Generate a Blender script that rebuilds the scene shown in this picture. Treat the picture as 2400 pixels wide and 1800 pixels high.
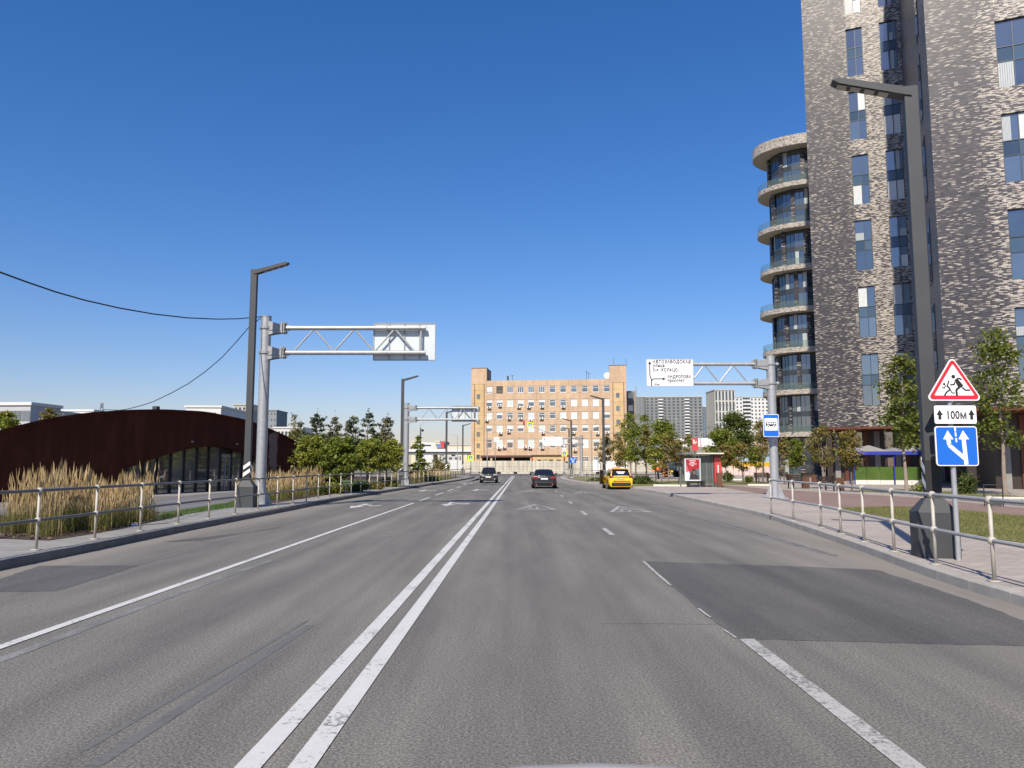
import bpy, math, random
import numpy as np
from mathutils import Vector, Matrix

for o in list(bpy.data.objects):
    bpy.data.objects.remove(o)
SC = bpy.context.scene
COL = SC.collection
R = math.radians

# ------------------------------------------------------------------ camera, sky, sun, exposure
CAM_H, PITCH, FPX = 1.75, R(6.02), 1803.0
cam = bpy.data.cameras.new('camera')
cam.sensor_width = 36.0
cam.lens = FPX / 2400 * 36.0
cam.clip_start, cam.clip_end = 0.05, 6000
cam_o = bpy.data.objects.new('camera', cam)
cam_o.location = (0, 0, CAM_H)
cam_o.rotation_euler = (math.pi / 2 + PITCH, 0, 0)
COL.objects.link(cam_o)
SC.camera = cam_o

SUN_EL, SUN_AZ = R(43.0), R(200.3)        # azimuth clockwise from +Y (straight ahead)
world = bpy.data.worlds.new('World')
SC.world = world
world.use_nodes = True
wn = world.node_tree.nodes
sky = wn.new('ShaderNodeTexSky')
sky.sky_type = 'NISHITA'
sky.sun_disc = False
sky.sun_elevation, sky.sun_rotation = SUN_EL, SUN_AZ
sky.altitude, sky.air_density, sky.dust_density, sky.ozone_density = 100, 1.3, 0.5, 6.0
hs = wn.new('ShaderNodeHueSaturation')
hs.inputs['Saturation'].default_value = 1.25
hs.inputs['Value'].default_value = 1.0
tint = wn.new('ShaderNodeMix')
tint.data_type, tint.blend_type = 'RGBA', 'MULTIPLY'
tint.inputs['Factor'].default_value = 1.0
tint.inputs['B'].default_value = (1.05, .93, 1.13, 1)
world.node_tree.links.new(sky.outputs[0], hs.inputs['Color'])
world.node_tree.links.new(hs.outputs[0], tint.inputs['A'])
world.node_tree.links.new(tint.outputs['Result'], wn['Background'].inputs[0])
wn['Background'].inputs[1].default_value = 0.088

sun = bpy.data.lights.new('sun', 'SUN')
sun.energy, sun.angle, sun.color = 4.9, R(0.53), (1.0, 0.90, 0.76)
sun_o = bpy.data.objects.new('sun', sun)
to_sun = Vector((math.sin(SUN_AZ) * math.cos(SUN_EL), math.cos(SUN_AZ) * math.cos(SUN_EL), math.sin(SUN_EL)))
sun_o.rotation_euler = to_sun.to_track_quat('Z', 'Y').to_euler()
sun_o.location = (-30, -60, 80)
COL.objects.link(sun_o)

SC.view_settings.view_transform = 'Standard'
SC.view_settings.look = 'None'
SC.view_settings.exposure = 0.36
SC.view_settings.gamma = 1.0
SC.view_settings.use_curve_mapping = False
SC.render.engine = 'CYCLES'
SC.cycles.max_bounces = 6
SC.cycles.transparent_max_bounces = 8


# ------------------------------------------------------------------ measuring the photograph
def ray(u, v):
    cx, cy = (u - 1200) / FPX, (900 - v) / FPX
    return Vector((cx, math.cos(PITCH) - math.sin(PITCH) * cy, math.sin(PITCH) + math.cos(PITCH) * cy))


def G(u, v, z=0.0):
    d = ray(u, v)
    t = (z - CAM_H) / d.z
    return (d.x * t, d.y * t)


def PY(u, v, Y):
    d = ray(u, v)
    t = Y / d.y
    return (d.x * t, Y, CAM_H + d.z * t)


def PL(org, ang, u, v, yl=0.0):
    """pixel -> (x, z) in the local frame (origin org, turned by ang) on the plane y = yl"""
    d = ray(u, v)
    c, s = math.cos(ang), math.sin(ang)
    o = (-org[0] * c - org[1] * s, org[0] * s - org[1] * c)
    dx, dy = d.x * c + d.y * s, -d.x * s + d.y * c
    t = (yl - o[1]) / dy
    return (o[0] + dx * t, CAM_H + d.z * t)


# ------------------------------------------------------------------ mesh helpers
class MB:
    def __init__(s):
        s.v, s.f = [], []

    def add(s, vs, fs):
        n = len(s.v)
        s.v += [tuple(p) for p in vs]
        s.f += [tuple(i + n for i in f) for f in fs]
        return s

    def bx(s, x0, x1, y0, y1, z0, z1, m=None):
        vs = [(x, y, z) for z in (z0, z1) for x, y in ((x0, y0), (x1, y0), (x1, y1), (x0, y1))]
        if m is not None:
            vs = [m @ Vector(p) for p in vs]
        return s.add(vs, [(3, 2, 1, 0), (4, 5, 6, 7), (0, 1, 5, 4), (1, 2, 6, 5), (2, 3, 7, 6), (3, 0, 4, 7)])

    def quad(s, a, b, c, d):
        return s.add([a, b, c, d], [(0, 1, 2, 3)])

    def tube(s, pts, r, n=8, cap=True):
        pts = [Vector(p) for p in pts]
        rs = r if isinstance(r, (list, tuple)) else [r] * len(pts)
        vs, fs = [], []
        ref = None
        for i, p in enumerate(pts):
            d = (pts[min(i + 1, len(pts) - 1)] - pts[max(i - 1, 0)]).normalized()
            if ref is None:
                ref = Vector((0, 0, 1)) if abs(d.z) < .9 else Vector((1, 0, 0))
            a = d.cross(ref).normalized()
            b = d.cross(a).normalized()
            for k in range(n):
                t = 2 * math.pi * k / n
                vs.append(p + (a * math.cos(t) + b * math.sin(t)) * rs[i])
        for i in range(len(pts) - 1):
            for k in range(n):
                k2 = (k + 1) % n
                fs.append((i * n + k, i * n + k2, (i + 1) * n + k2, (i + 1) * n + k))
        if cap:
            fs.append(tuple(range(n - 1, -1, -1)))
            fs.append(tuple(range((len(pts) - 1) * n, len(pts) * n)))
        return s.add(vs, fs)

    def plate(s, poly, y=0.0, t=0.004):
        """outline in the XZ plane, front face at y looking to -Y, thickness t backwards"""
        n = len(poly)
        a = sum(poly[i][0] * poly[(i + 1) % n][1] - poly[(i + 1) % n][0] * poly[i][1] for i in range(n))
        if a < 0:
            poly = poly[::-1]
        vs = [(x, y, z) for x, z in poly] + [(x, y + t, z) for x, z in poly]
        fs = [tuple(range(n)), tuple(range(2 * n - 1, n - 1, -1))]
        fs += [((i + 1) % n, i, i + n, (i + 1) % n + n) for i in range(n)]
        return s.add(vs, fs)

    def slab(s, poly, z0, z1):
        """outline in the XY plane extruded from z0 up to z1"""
        n = len(poly)
        a = sum(poly[i][0] * poly[(i + 1) % n][1] - poly[(i + 1) % n][0] * poly[i][1] for i in range(n))
        if a < 0:
            poly = poly[::-1]
        vs = [(x, y, z0) for x, y in poly] + [(x, y, z1) for x, y in poly]
        fs = [tuple(range(n - 1, -1, -1)), tuple(range(n, 2 * n))]
        fs += [(i, (i + 1) % n, (i + 1) % n + n, i + n) for i in range(n)]
        return s.add(vs, fs)

    def sheet(s, poly, z):
        n = len(poly)
        a = sum(poly[i][0] * poly[(i + 1) % n][1] - poly[(i + 1) % n][0] * poly[i][1] for i in range(n))
        if a < 0:
            poly = poly[::-1]
        return s.add([(x, y, z) for x, y in poly], [tuple(range(n))])

    def strokes(s, pts, w, y=0.0, t=0.004):
        """thick poly-line drawn in the XZ plane"""
        for (x0, z0), (x1, z1) in zip(pts[:-1], pts[1:]):
            l = math.hypot(x1 - x0, z1 - z0) or 1
            nx, nz = -(z1 - z0) / l * w / 2, (x1 - x0) / l * w / 2
            s.plate([(x0 + nx, z0 + nz), (x1 + nx, z1 + nz), (x1 - nx, z1 - nz), (x0 - nx, z0 - nz)], y, t)
        return s

    def facade(s, x0, x1, z0, z1, ops, y=0.0, depth=.22):
        xs = sorted({x0, x1, *[o[0] for o in ops], *[o[1] for o in ops]})
        zs = sorted({z0, z1, *[o[2] for o in ops], *[o[3] for o in ops]})
        xs = [x for x in xs if x0 - 1e-6 <= x <= x1 + 1e-6]
        zs = [z for z in zs if z0 - 1e-6 <= z <= z1 + 1e-6]
        for a, b in zip(xs[:-1], xs[1:]):
            run = None
            for c, d in zip(zs[:-1], zs[1:]):
                mx, mz = (a + b) / 2, (c + d) / 2
                if any(o[0] < mx < o[1] and o[2] < mz < o[3] for o in ops):
                    continue
                s.quad((a, y, c), (b, y, c), (b, y, d), (a, y, d))
        for a, b, c, d in ops:
            e = y + depth
            s.quad((a, y, c), (a, e, c), (b, e, c), (b, y, c))
            s.quad((a, y, d), (b, y, d), (b, e, d), (a, e, d))
            s.quad((a, y, c), (a, y, d), (a, e, d), (a, e, c))
            s.quad((b, y, c), (b, e, c), (b, e, d), (b, y, d))
        return s

    def loft(s, secs, cap=True):
        """secs: list of (y, half ring [(x, z) ...] from bottom centre outwards and up to top centre)"""
        rings = []
        for y, h in secs:
            ring = [(x, y, z) for x, z in h] + [(-x, y, z) for x, z in reversed(h) if abs(x) > 1e-6]
            rings.append(ring)
        n = len(rings[0])
        vs = [p for r_ in rings for p in r_]
        fs = []
        for i in range(len(rings) - 1):
            for k in range(n):
                k2 = (k + 1) % n
                fs.append((i * n + k, i * n + k2, (i + 1) * n + k2, (i + 1) * n + k))
        if cap:
            fs.append(tuple(range(n - 1, -1, -1)))
            fs.append(tuple(range((len(rings) - 1) * n, len(rings) * n)))
        return s.add(vs, fs)

    def ball(s, c, r, n=8, sz=1.0):
        vs = [(c[0], c[1], c[2] - r * sz)]
        m = max(3, n // 2)
        for i in range(1, m):
            t = -math.pi / 2 + math.pi * i / m
            for k in range(n):
                a = 2 * math.pi * k / n
                vs.append((c[0] + r * math.cos(t) * math.cos(a), c[1] + r * math.cos(t) * math.sin(a), c[2] + r * sz * math.sin(t)))
        vs.append((c[0], c[1], c[2] + r * sz))
        fs = [(0, 1 + (k + 1) % n, 1 + k) for k in range(n)]
        for i in range(m - 2):
            for k in range(n):
                a, b = 1 + i * n + k, 1 + i * n + (k + 1) % n
                fs.append((a, b, b + n, a + n))
        top, l = len(vs) - 1, 1 + (m - 2) * n
        fs += [(l + k, l + (k + 1) % n, top) for k in range(n)]
        return s.add(vs, fs)

    def mesh(s, name, mat):
        me = bpy.data.meshes.new(name)
        me.from_pydata(s.v, [], s.f)
        me.update()
        if mat:
            me.materials.append(mat)
        return me

    def build(s, name, mat, parent=None, smooth=False, bevel=0):
        me = s.mesh(name, mat)
        if smooth:
            me.polygons.foreach_set('use_smooth', [True] * len(me.polygons))
            try:
                me.set_sharp_from_angle(angle=R(40))
            except Exception:
                pass
        o = link(name, me, parent)
        if bevel:
            b = o.modifiers.new('bevel', 'BEVEL')
            b.width, b.segments, b.limit_method = bevel, 2, 'ANGLE'
        return o


def link(name, data, parent=None, loc=None, rz=None):
    o = bpy.data.objects.new(name, data)
    COL.objects.link(o)
    if parent is not None:
        o.parent = parent
    if loc is not None:
        o.location = loc
    if rz is not None:
        o.rotation_euler = (0, 0, rz)
    return o


def thing(name, label, cat, loc=(0, 0, 0), rz=0.0, group=None):
    o = link(name, None, None, loc, rz)
    o.empty_display_size = .3
    return tag(o, label, cat, group)


def tag(o, label=None, cat=None, group=None, kind=None):
    if label:
        o['label'] = label
    if cat:
        o['category'] = cat
    if group:
        o['group'] = group
    if kind:
        o['kind'] = kind
    return o


def struct(o):
    o['kind'] = 'structure'
    return o


def dup(o, label=None, loc=None, rz=None, parent=None):
    c = o.copy()
    COL.objects.link(c)
    if parent is not None:
        c.parent = parent
    if label:
        c['label'] = label
    if loc is not None:
        c.location = loc
    if rz is not None:
        c.rotation_euler = (0, 0, rz)
    for ch in list(o.children):
        dup(ch, parent=c)
    return c


def rrect(x0, x1, z0, z1, r, n=4):
    out = []
    for cx, cz, a0 in ((x1 - r, z0 + r, -90), (x1 - r, z1 - r, 0), (x0 + r, z1 - r, 90), (x0 + r, z0 + r, 180)):
        for i in range(n + 1):
            a = R(a0 + 90 * i / n)
            out.append((cx + r * math.cos(a), cz + r * math.sin(a)))
    return out


def rtri(cx, z0, w, h, r):
    """rounded upright triangle whose un-rounded outline has base w and height h"""
    P = [Vector((cx - w / 2, z0)), Vector((cx + w / 2, z0)), Vector((cx, z0 + h))]
    out = []
    for i in range(3):
        p, q, s_ = P[i], P[(i - 1) % 3], P[(i + 1) % 3]
        a, b = (q - p).normalized(), (s_ - p).normalized()
        half = a.angle(b) / 2
        c = p + (a + b).normalized() * (r / math.sin(half))
        t = r / math.tan(half)
        s0, s1 = (p + a * t) - c, (p + b * t) - c
        for k in range(5):
            d = s0.lerp(s1, k / 4).normalized() * r
            out.append((c.x + d.x, c.y + d.y))
    return out


_tc = {}


def text_mesh(body, size, space=1.0, bold=.0):
    c = bpy.data.curves.new('lettering', 'FONT')
    c.body, c.size, c.space_character, c.resolution_u, c.offset = body, size, space, 2, bold
    o = bpy.data.objects.new('lettering', c)
    COL.objects.link(o)
    dg = bpy.context.evaluated_depsgraph_get()
    me = bpy.data.meshes.new_from_object(o.evaluated_get(dg))
    bpy.data.objects.remove(o)
    me.transform(Matrix.Rotation(math.pi / 2, 4, 'X'))
    return me


def letters(body, x, y, z, size, mat, parent, width=None, bold=0.012, space=1.0):
    me = text_mesh(body, size, space, bold * size)
    if width:
        n = len(me.vertices)
        co = np.zeros(n * 3)
        me.vertices.foreach_get('co', co)
        w = co[0::3].max() - co[0::3].min()
        me.transform(Matrix.Diagonal((width / w, 1, 1, 1)))
    me.transform(Matrix.Translation((x, y, z)))
    me.materials.clear()
    me.materials.append(mat)
    return link('lettering', me, parent)


# ------------------------------------------------------------------ materials
_mc = {}


def nodes(name):
    m = bpy.data.materials.new(name)
    m.use_nodes = True
    nt = m.node_tree
    return m, nt, nt.nodes['Principled BSDF'], nt.nodes, nt.links


def M(name, col, rough=.6, metal=0.0, var=.12, scale=2.0, bump=0.0, bscale=60.0, spec=.5, coat=0.0):
    if name in _mc:
        return _mc[name]
    m, nt, p, N, L = nodes(name)
    tc = N.new('ShaderNodeTexCoord')
    nz = N.new('ShaderNodeTexNoise')
    nz.inputs['Scale'].default_value = scale
    nz.inputs['Detail'].default_value = 6
    nz.inputs['Roughness'].default_value = .65
    L.new(tc.outputs['Object'], nz.inputs['Vector'])
    mx = N.new('ShaderNodeMix')
    mx.data_type = 'RGBA'
    mr = N.new('ShaderNodeMapRange')
    mr.inputs[1].default_value, mr.inputs[2].default_value = .3, .7
    L.new(nz.outputs['Fac'], mr.inputs[0])
    L.new(mr.outputs[0], mx.inputs['Factor'])
    mx.inputs['A'].default_value = (*[c * (1 - var) for c in col], 1)
    mx.inputs['B'].default_value = (*[min(1, c * (1 + var)) for c in col], 1)
    L.new(mx.outputs['Result'], p.inputs['Base Color'])
    p.inputs['Roughness'].default_value = rough
    p.inputs['Metallic'].default_value = metal
    p.inputs['Specular IOR Level'].default_value = spec
    p.inputs['Coat Weight'].default_value = coat
    if bump:
        nb = N.new('ShaderNodeTexNoise')
        nb.inputs['Scale'].default_value = bscale
        nb.inputs['Detail'].default_value = 4
        L.new(tc.outputs['Object'], nb.inputs['Vector'])
        b = N.new('ShaderNodeBump')
        b.inputs['Strength'].default_value = bump
        b.inputs['Distance'].default_value = .02
        L.new(nb.outputs['Fac'], b.inputs['Height'])
        L.new(b.outputs[0], p.inputs['Normal'])
    _mc[name] = m
    return m


def math_n(N, L, op, a, b=None, c=None):
    n = N.new('ShaderNodeMath')
    n.operation = op
    for i, x in enumerate((a, b, c)):
        if x is None:
            continue
        if isinstance(x, (int, float)):
            n.inputs[i].default_value = x
        else:
            L.new(x, n.inputs[i])
    return n.outputs[0]


def ramp(N, L, fac, stops, interp='LINEAR'):
    r = N.new('ShaderNodeValToRGB')
    r.color_ramp.interpolation = interp
    e = r.color_ramp.elements
    while len(e) < len(stops):
        e.new(.5)
    for el, (p, c) in zip(e, stops):
        el.position = p
        el.color = (*c, 1)
    L.new(fac, r.inputs[0])
    return r.outputs[0]


def noise(N, L, vec, scale, detail=4, rough=.6):
    n = N.new('ShaderNodeTexNoise')
    n.inputs['Scale'].default_value = scale
    n.inputs['Detail'].default_value = detail
    n.inputs['Roughness'].default_value = rough
    if vec is not None:
        L.new(vec, n.inputs['Vector'])
    return n.outputs['Fac']


def mixc(N, L, fac, a, b, mode='MIX'):
    m = N.new('ShaderNodeMix')
    m.data_type = 'RGBA'
    m.blend_type = mode
    for k, x in (('Factor', fac), ('A', a), ('B', b)):
        if isinstance(x, tuple):
            m.inputs[k].default_value = (*x, 1)
        elif isinstance(x, (int, float)):
            m.inputs[k].default_value = x
        else:
            L.new(x, m.inputs[k])
    return m.outputs['Result']


def scaled(N, L, vec, s):
    v = N.new('ShaderNodeMapping')
    v.inputs['Scale'].default_value = s
    L.new(vec, v.inputs['Vector'])
    return v.outputs[0]


def bump_to(N, L, p, h, strength, dist):
    b = N.new('ShaderNodeBump')
    b.inputs['Strength'].default_value = strength
    b.inputs['Distance'].default_value = dist
    L.new(h, b.inputs['Height'])
    L.new(b.outputs[0], p.inputs['Normal'])


def asphalt(name, base, dust=True, speck=1.0):
    m, nt, p, N, L = nodes(name)
    g = N.new('ShaderNodeNewGeometry').outputs['Position']
    fine = noise(N, L, g, 48, 6, .9)
    mid = noise(N, L, scaled(N, L, g, (1.1, .16, 1)), 1.0, 5, .62)
    lanes = noise(N, L, scaled(N, L, g, (1.0, .012, 1)), 1.6, 3, .5)
    c = ramp(N, L, fine, [(.40, tuple(x * (1 - .62 * speck) for x in base)), (.5, base), (.60, tuple(min(1, x * (1 + 1.0 * speck)) for x in base))])
    c = mixc(N, L, .8, c, ramp(N, L, mid, [(.36, (.76, .76, .77)), (.66, (1.2, 1.19, 1.17))]), 'MULTIPLY')
    c = mixc(N, L, .8, c, ramp(N, L, lanes, [(.36, (.82, .82, .82)), (.66, (1.2, 1.18, 1.15))]), 'MULTIPLY')
    vor = N.new('ShaderNodeTexVoronoi')
    vor.inputs['Scale'].default_value = 34
    L.new(g, vor.inputs['Vector'])
    spot = math_n(N, L, 'MULTIPLY', math_n(N, L, 'LESS_THAN', vor.outputs['Distance'], .16), .35 * speck)
    c = mixc(N, L, spot, c, (.42, .41, .39))
    if dust:
        at = N.new('ShaderNodeAttribute')
        at.attribute_name = 'dust'
        f = math_n(N, L, 'MULTIPLY', at.outputs['Fac'], math_n(N, L, 'ADD', math_n(N, L, 'MULTIPLY', mid, 1.1), .25))
        f = math_n(N, L, 'MINIMUM', f, .85)
        c = mixc(N, L, f, c, (.235, .217, .19))
    L.new(c, p.inputs['Base Color'])
    p.inputs['Roughness'].default_value = .82
    p.inputs['Specular IOR Level'].default_value = .3
    bump_to(N, L, p, fine, .22, .01)
    return m


def paint(name, col, wear, under):
    m, nt, p, N, L = nodes(name)
    g = N.new('ShaderNodeNewGeometry').outputs['Position']
    f = noise(N, L, g, 22, 6, .75)
    big = noise(N, L, g, 1.3, 3, .5)
    s = math_n(N, L, 'ADD', f, math_n(N, L, 'MULTIPLY', math_n(N, L, 'SUBTRACT', big, .5), .55))
    mask = ramp(N, L, s, [(wear - .06, (0, 0, 0)), (wear + .06, (1, 1, 1))])
    dirt = mixc(N, L, noise(N, L, g, 6, 5, .7), tuple(c * .78 for c in col), col)
    L.new(mixc(N, L, mask, under, dirt), p.inputs['Base Color'])
    p.inputs['Roughness'].default_value = .7
    bump_to(N, L, p, f, .25, .01)
    return m


def brick_mat(name, x0=None, x1=None, tan=False, width=.25, row=.057, sheen=True, polar=0):
    """long dark clinker with pale flecks turning to mostly tan clinker beyond x1"""
    m, nt, p, N, L = nodes(name)
    tc = N.new('ShaderNodeTexCoord')
    sp = N.new('ShaderNodeSeparateXYZ')
    L.new(tc.outputs['Object'], sp.inputs[0])
    xy = math_n(N, L, 'ADD', sp.outputs[0], sp.outputs[1])
    if polar:
        xy = math_n(N, L, 'MULTIPLY', math_n(N, L, 'ARCTAN2', sp.outputs[1], sp.outputs[0]), polar)

    def btex(ox, oz):
        cb = N.new('ShaderNodeCombineXYZ')
        L.new(math_n(N, L, 'ADD', xy, ox), cb.inputs[0])
        L.new(math_n(N, L, 'ADD', sp.outputs[2], oz), cb.inputs[1])
        b = N.new('ShaderNodeTexBrick')
        b.offset, b.offset_frequency = .37, 2
        for k, x in (('Scale', 1.0), ('Mortar Size', .0042), ('Mortar Smooth', .1), ('Bias', 0.0), ('Brick Width', width), ('Row Height', row)):
            b.inputs[k].default_value = x
        b.inputs['Color1'].default_value = (0, 0, 0, 1)
        b.inputs['Color2'].default_value = (1, 1, 1, 1)
        b.inputs['Mortar'].default_value = (.3, .3, .3, 1)
        L.new(cb.outputs[0], b.inputs['Vector'])
        return b
    A, B = btex(0, 0), btex(width * 41, row * 26)
    t = A.outputs['Color']
    if tan:
        zone = .72
        tz = math_n(N, L, 'ADD', t, zone)
    elif x0 is None:
        tz = math_n(N, L, 'ADD', t, 0.0)
    else:
        mr = N.new('ShaderNodeMapRange')
        mr.inputs[1].default_value, mr.inputs[2].default_value = x0, x1
        mr.inputs[3].default_value, mr.inputs[4].default_value = 0.0, .40
        L.new(sp.outputs[0], mr.inputs[0])
        tz = math_n(N, L, 'ADD', t, mr.outputs[0])
    big = noise(N, L, tc.outputs['Object'], .35, 3, .6)
    tz = math_n(N, L, 'ADD', tz, math_n(N, L, 'MULTIPLY', math_n(N, L, 'SUBTRACT', big, .5), .30))
    tz = math_n(N, L, 'MULTIPLY', tz, .595)
    c = ramp(N, L, tz, [(.0, (.030, .029, .037)), (.44, (.052, .050, .060)), (.50, (.14, .125, .115)), (.56, (.35, .325, .28)), (.75, (.47, .44, .385))])
    c = mixc(N, L, .7, c, ramp(N, L, B.outputs['Color'], [(0, (.62, .62, .66)), (1, (1.25, 1.2, 1.15))]), 'MULTIPLY')
    c = mixc(N, L, math_n(N, L, 'MULTIPLY', A.outputs['Fac'], .7), c, (.065, .062, .062))
    L.new(c, p.inputs['Base Color'])
    rg = math_n(N, L, 'ADD', math_n(N, L, 'MULTIPLY', B.outputs['Color'], .16), .30)
    L.new(rg, p.inputs['Roughness'])
    p.inputs['Specular IOR Level'].default_value = .38 if sheen else .3
    h = math_n(N, L, 'SUBTRACT', math_n(N, L, 'MULTIPLY', B.outputs['Color'], .6), A.outputs['Fac'])
    bump_to(N, L, p, h, .10, .01)
    return m


def leaf_mat(name, cols, trans=.42):
    m, nt, p, N, L = nodes(name)
    g = N.new('ShaderNodeNewGeometry')
    n = len(cols)
    stops = [((i + .5) / n, c) for i, c in enumerate(cols)]
    base = ramp(N, L, g.outputs['Random Per Island'], stops)
    big = noise(N, L, g.outputs['Position'], .9, 3, .6)
    base = mixc(N, L, .8, base, ramp(N, L, big, [(.32, (.72, .74, .7)), (.68, (1.25, 1.2, 1.1))]), 'MULTIPLY')
    L.new(base, p.inputs['Base Color'])
    p.inputs['Roughness'].default_value = .55
    p.inputs['Specular IOR Level'].default_value = .35
    tr = N.new('ShaderNodeBsdfTranslucent')
    L.new(mixc(N, L, 1.0, base, (1.0, 1.0, .55), 'MULTIPLY'), tr.inputs['Color'])
    ms = N.new('ShaderNodeMixShader')
    ms.inputs[0].default_value = trans
    out = N['Material Output']
    L.new(p.outputs[0], ms.inputs[1])
    L.new(tr.outputs[0], ms.inputs[2])
    L.new(ms.outputs[0], out.inputs['Surface'])
    return m


def clear_glass(name, tint=(.75, .85, .85), op=.35):
    m, nt, p, N, L = nodes(name)
    p.inputs['Base Color'].default_value = (*[c * .35 for c in tint], 1)
    p.inputs['Roughness'].default_value = .04
    p.inputs['Specular IOR Level'].default_value = .4
    t = N.new('ShaderNodeBsdfTransparent')
    t.inputs['Color'].default_value = (*tint, 1)
    ms = N.new('ShaderNodeMixShader')
    ms.inputs[0].default_value = op
    L.new(t.outputs[0], ms.inputs[1])
    L.new(p.outputs[0], ms.inputs[2])
    L.new(ms.outputs[0], N['Material Output'].inputs['Surface'])
    return m


def pavers(name, col, sx, sy, joint=.012, rot=0.0, contrast=.10):
    m, nt, p, N, L = nodes(name)
    g = N.new('ShaderNodeNewGeometry').outputs['Position']
    mp = N.new('ShaderNodeMapping')
    mp.inputs['Rotation'].default_value = (0, 0, rot)
    L.new(g, mp.inputs['Vector'])
    b = N.new('ShaderNodeTexBrick')
    b.offset = .5
    for k, x in (('Scale', 1.0), ('Mortar Size', joint), ('Mortar Smooth', .2), ('Brick Width', sx), ('Row Height', sy)):
        b.inputs[k].default_value = x
    b.inputs['Color1'].default_value = (*[c * (1 - contrast) for c in col], 1)
    b.inputs['Color2'].default_value = (*[c * (1 + contrast) for c in col], 1)
    b.inputs['Mortar'].default_value = (*[c * .62 for c in col], 1)
    L.new(mp.outputs[0], b.inputs['Vector'])
    big = noise(N, L, g, .5, 5, .65)
    fine = noise(N, L, g, 30, 4, .7)
    c = mixc(N, L, .8, b.outputs['Color'], ramp(N, L, big, [(.3, (.84, .84, .84)), (.7, (1.14, 1.13, 1.11))]), 'MULTIPLY')
    c = mixc(N, L, .5, c, ramp(N, L, fine, [(.3, (.85, .85, .85)), (.7, (1.15, 1.15, 1.15))]), 'MULTIPLY')
    L.new(c, p.inputs['Base Color'])
    p.inputs['Roughness'].default_value = .85
    p.inputs['Specular IOR Level'].default_value = .3
    h = math_n(N, L, 'SUBTRACT', math_n(N, L, 'MULTIPLY', fine, .25), b.outputs['Fac'])
    bump_to(N, L, p, h, .5, .006)
    return m


def turf(name, c0, c1, c2):
    m, nt, p, N, L = nodes(name)
    g = N.new('ShaderNodeNewGeometry').outputs['Position']
    a, b = noise(N, L, g, .8, 5, .65), noise(N, L, g, 26, 4, .75)
    c = ramp(N, L, a, [(.3, c0), (.5, c1), (.72, c2)])
    c = mixc(N, L, .85, c, ramp(N, L, b, [(.3, (.6, .62, .55)), (.7, (1.35, 1.3, 1.2))]), 'MULTIPLY')
    L.new(c, p.inputs['Base Color'])
    p.inputs['Roughness'].default_value = .9
    bump_to(N, L, p, b, .8, .03)
    return m


DARKMETAL = M('dark_lamp_metal', (.042, .046, .050), .6, 0, .12, 1.5, spec=.5)
GALV = M('galvanised_steel', (.36, .375, .385), .48, .35, .14, 5, .06, 40)
GALV_D = M('worn_galvanised_steel', (.30, .31, .31), .5, .3, .18, 6)
RAILPAINT = M('cream_rail_paint', (.41, .385, .33), .5, 0, .1, 3)
RAIL_SHADED = M('shaded_grey_rail_paint', (.13, .13, .125), .5, .1, .12, 3)  # left rails: shade of the side facing the road put into a darker grey
WHITE = M('white_paint', (.78, .78, .77), .5, 0, .05, 2)
SIGNWHITE = M('sign_white', (.80, .80, .80), .35, 0, .03, 2)
SIGNBACK = M('sign_back', (.52, .58, .60), .55, .1, .06, 2)
BLACK = M('black_paint', (.012, .012, .013), .6, 0, .1, 2)
SIGNRED = M('sign_red', (.55, .022, .035), .4, 0, .06, 2)
SIGNBLUE = M('sign_blue', (.010, .13, .56), .35, 0, .05, 2)
SIGNYEL = M('sign_yellow', (.75, .80, .03), .4, 0, .05, 2)
CONC = M('concrete', (.36, .35, .33), .85, 0, .16, 2.5, .2, 50)
KERB_SHADED = M('shaded_kerb_concrete', (.15, .143, .13), .88, 0, .22, 2.2, .25, 45)  # kerb concrete darkened so the left kerb's shade sits in its colour
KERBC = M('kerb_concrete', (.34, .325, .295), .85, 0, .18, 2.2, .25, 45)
BARK = M('bark', (.13, .10, .075), .9, 0, .3, 9, .3, 25)
BARKP = M('pale_bark', (.26, .21, .165), .9, 0, .3, 9, .3, 25)
GLASS = M('window_glass', (.028, .045, .065), .03, 0, .35, .5, spec=.6)
GLASS.node_tree.nodes['Principled BSDF'].inputs['IOR'].default_value = 2.5
GLASSB = M('spandrel_glass', (.045, .085, .135), .10, 0, .15, .4, spec=.8)
FRAME = M('dark_window_frame', (.035, .045, .055), .4, .2, .1, 2)
CURTAIN = M('pale_curtain', (.38, .41, .40), .3, 0, .05, 3, spec=.6, coat=.4)
BLIND = M('white_blind', (.62, .645, .64), .35, 0, .06, 3, coat=.4)
def add_streaks(m, lo=.90, hi=1.06):
    """rain streaks and grime running down a wall"""
    N, L = m.node_tree.nodes, m.node_tree.links
    p = N['Principled BSDF']
    src = p.inputs['Base Color'].links[0].from_socket
    g = N.new('ShaderNodeNewGeometry').outputs['Position']
    a = noise(N, L, scaled(N, L, g, (1, 1, .10)), 1.6, 5, .65)
    b = noise(N, L, g, .22, 4, .6)
    c = mixc(N, L, 1.0, src, ramp(N, L, a, [(.38, (lo, lo, lo * .98)), (.55, (1, 1, 1)), (.7, (hi, hi, hi))]), 'MULTIPLY')
    c = mixc(N, L, 1.0, c, ramp(N, L, b, [(.35, (.92, .91, .90)), (.65, (1.06, 1.06, 1.06))]), 'MULTIPLY')
    L.new(c, p.inputs['Base Color'])


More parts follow.
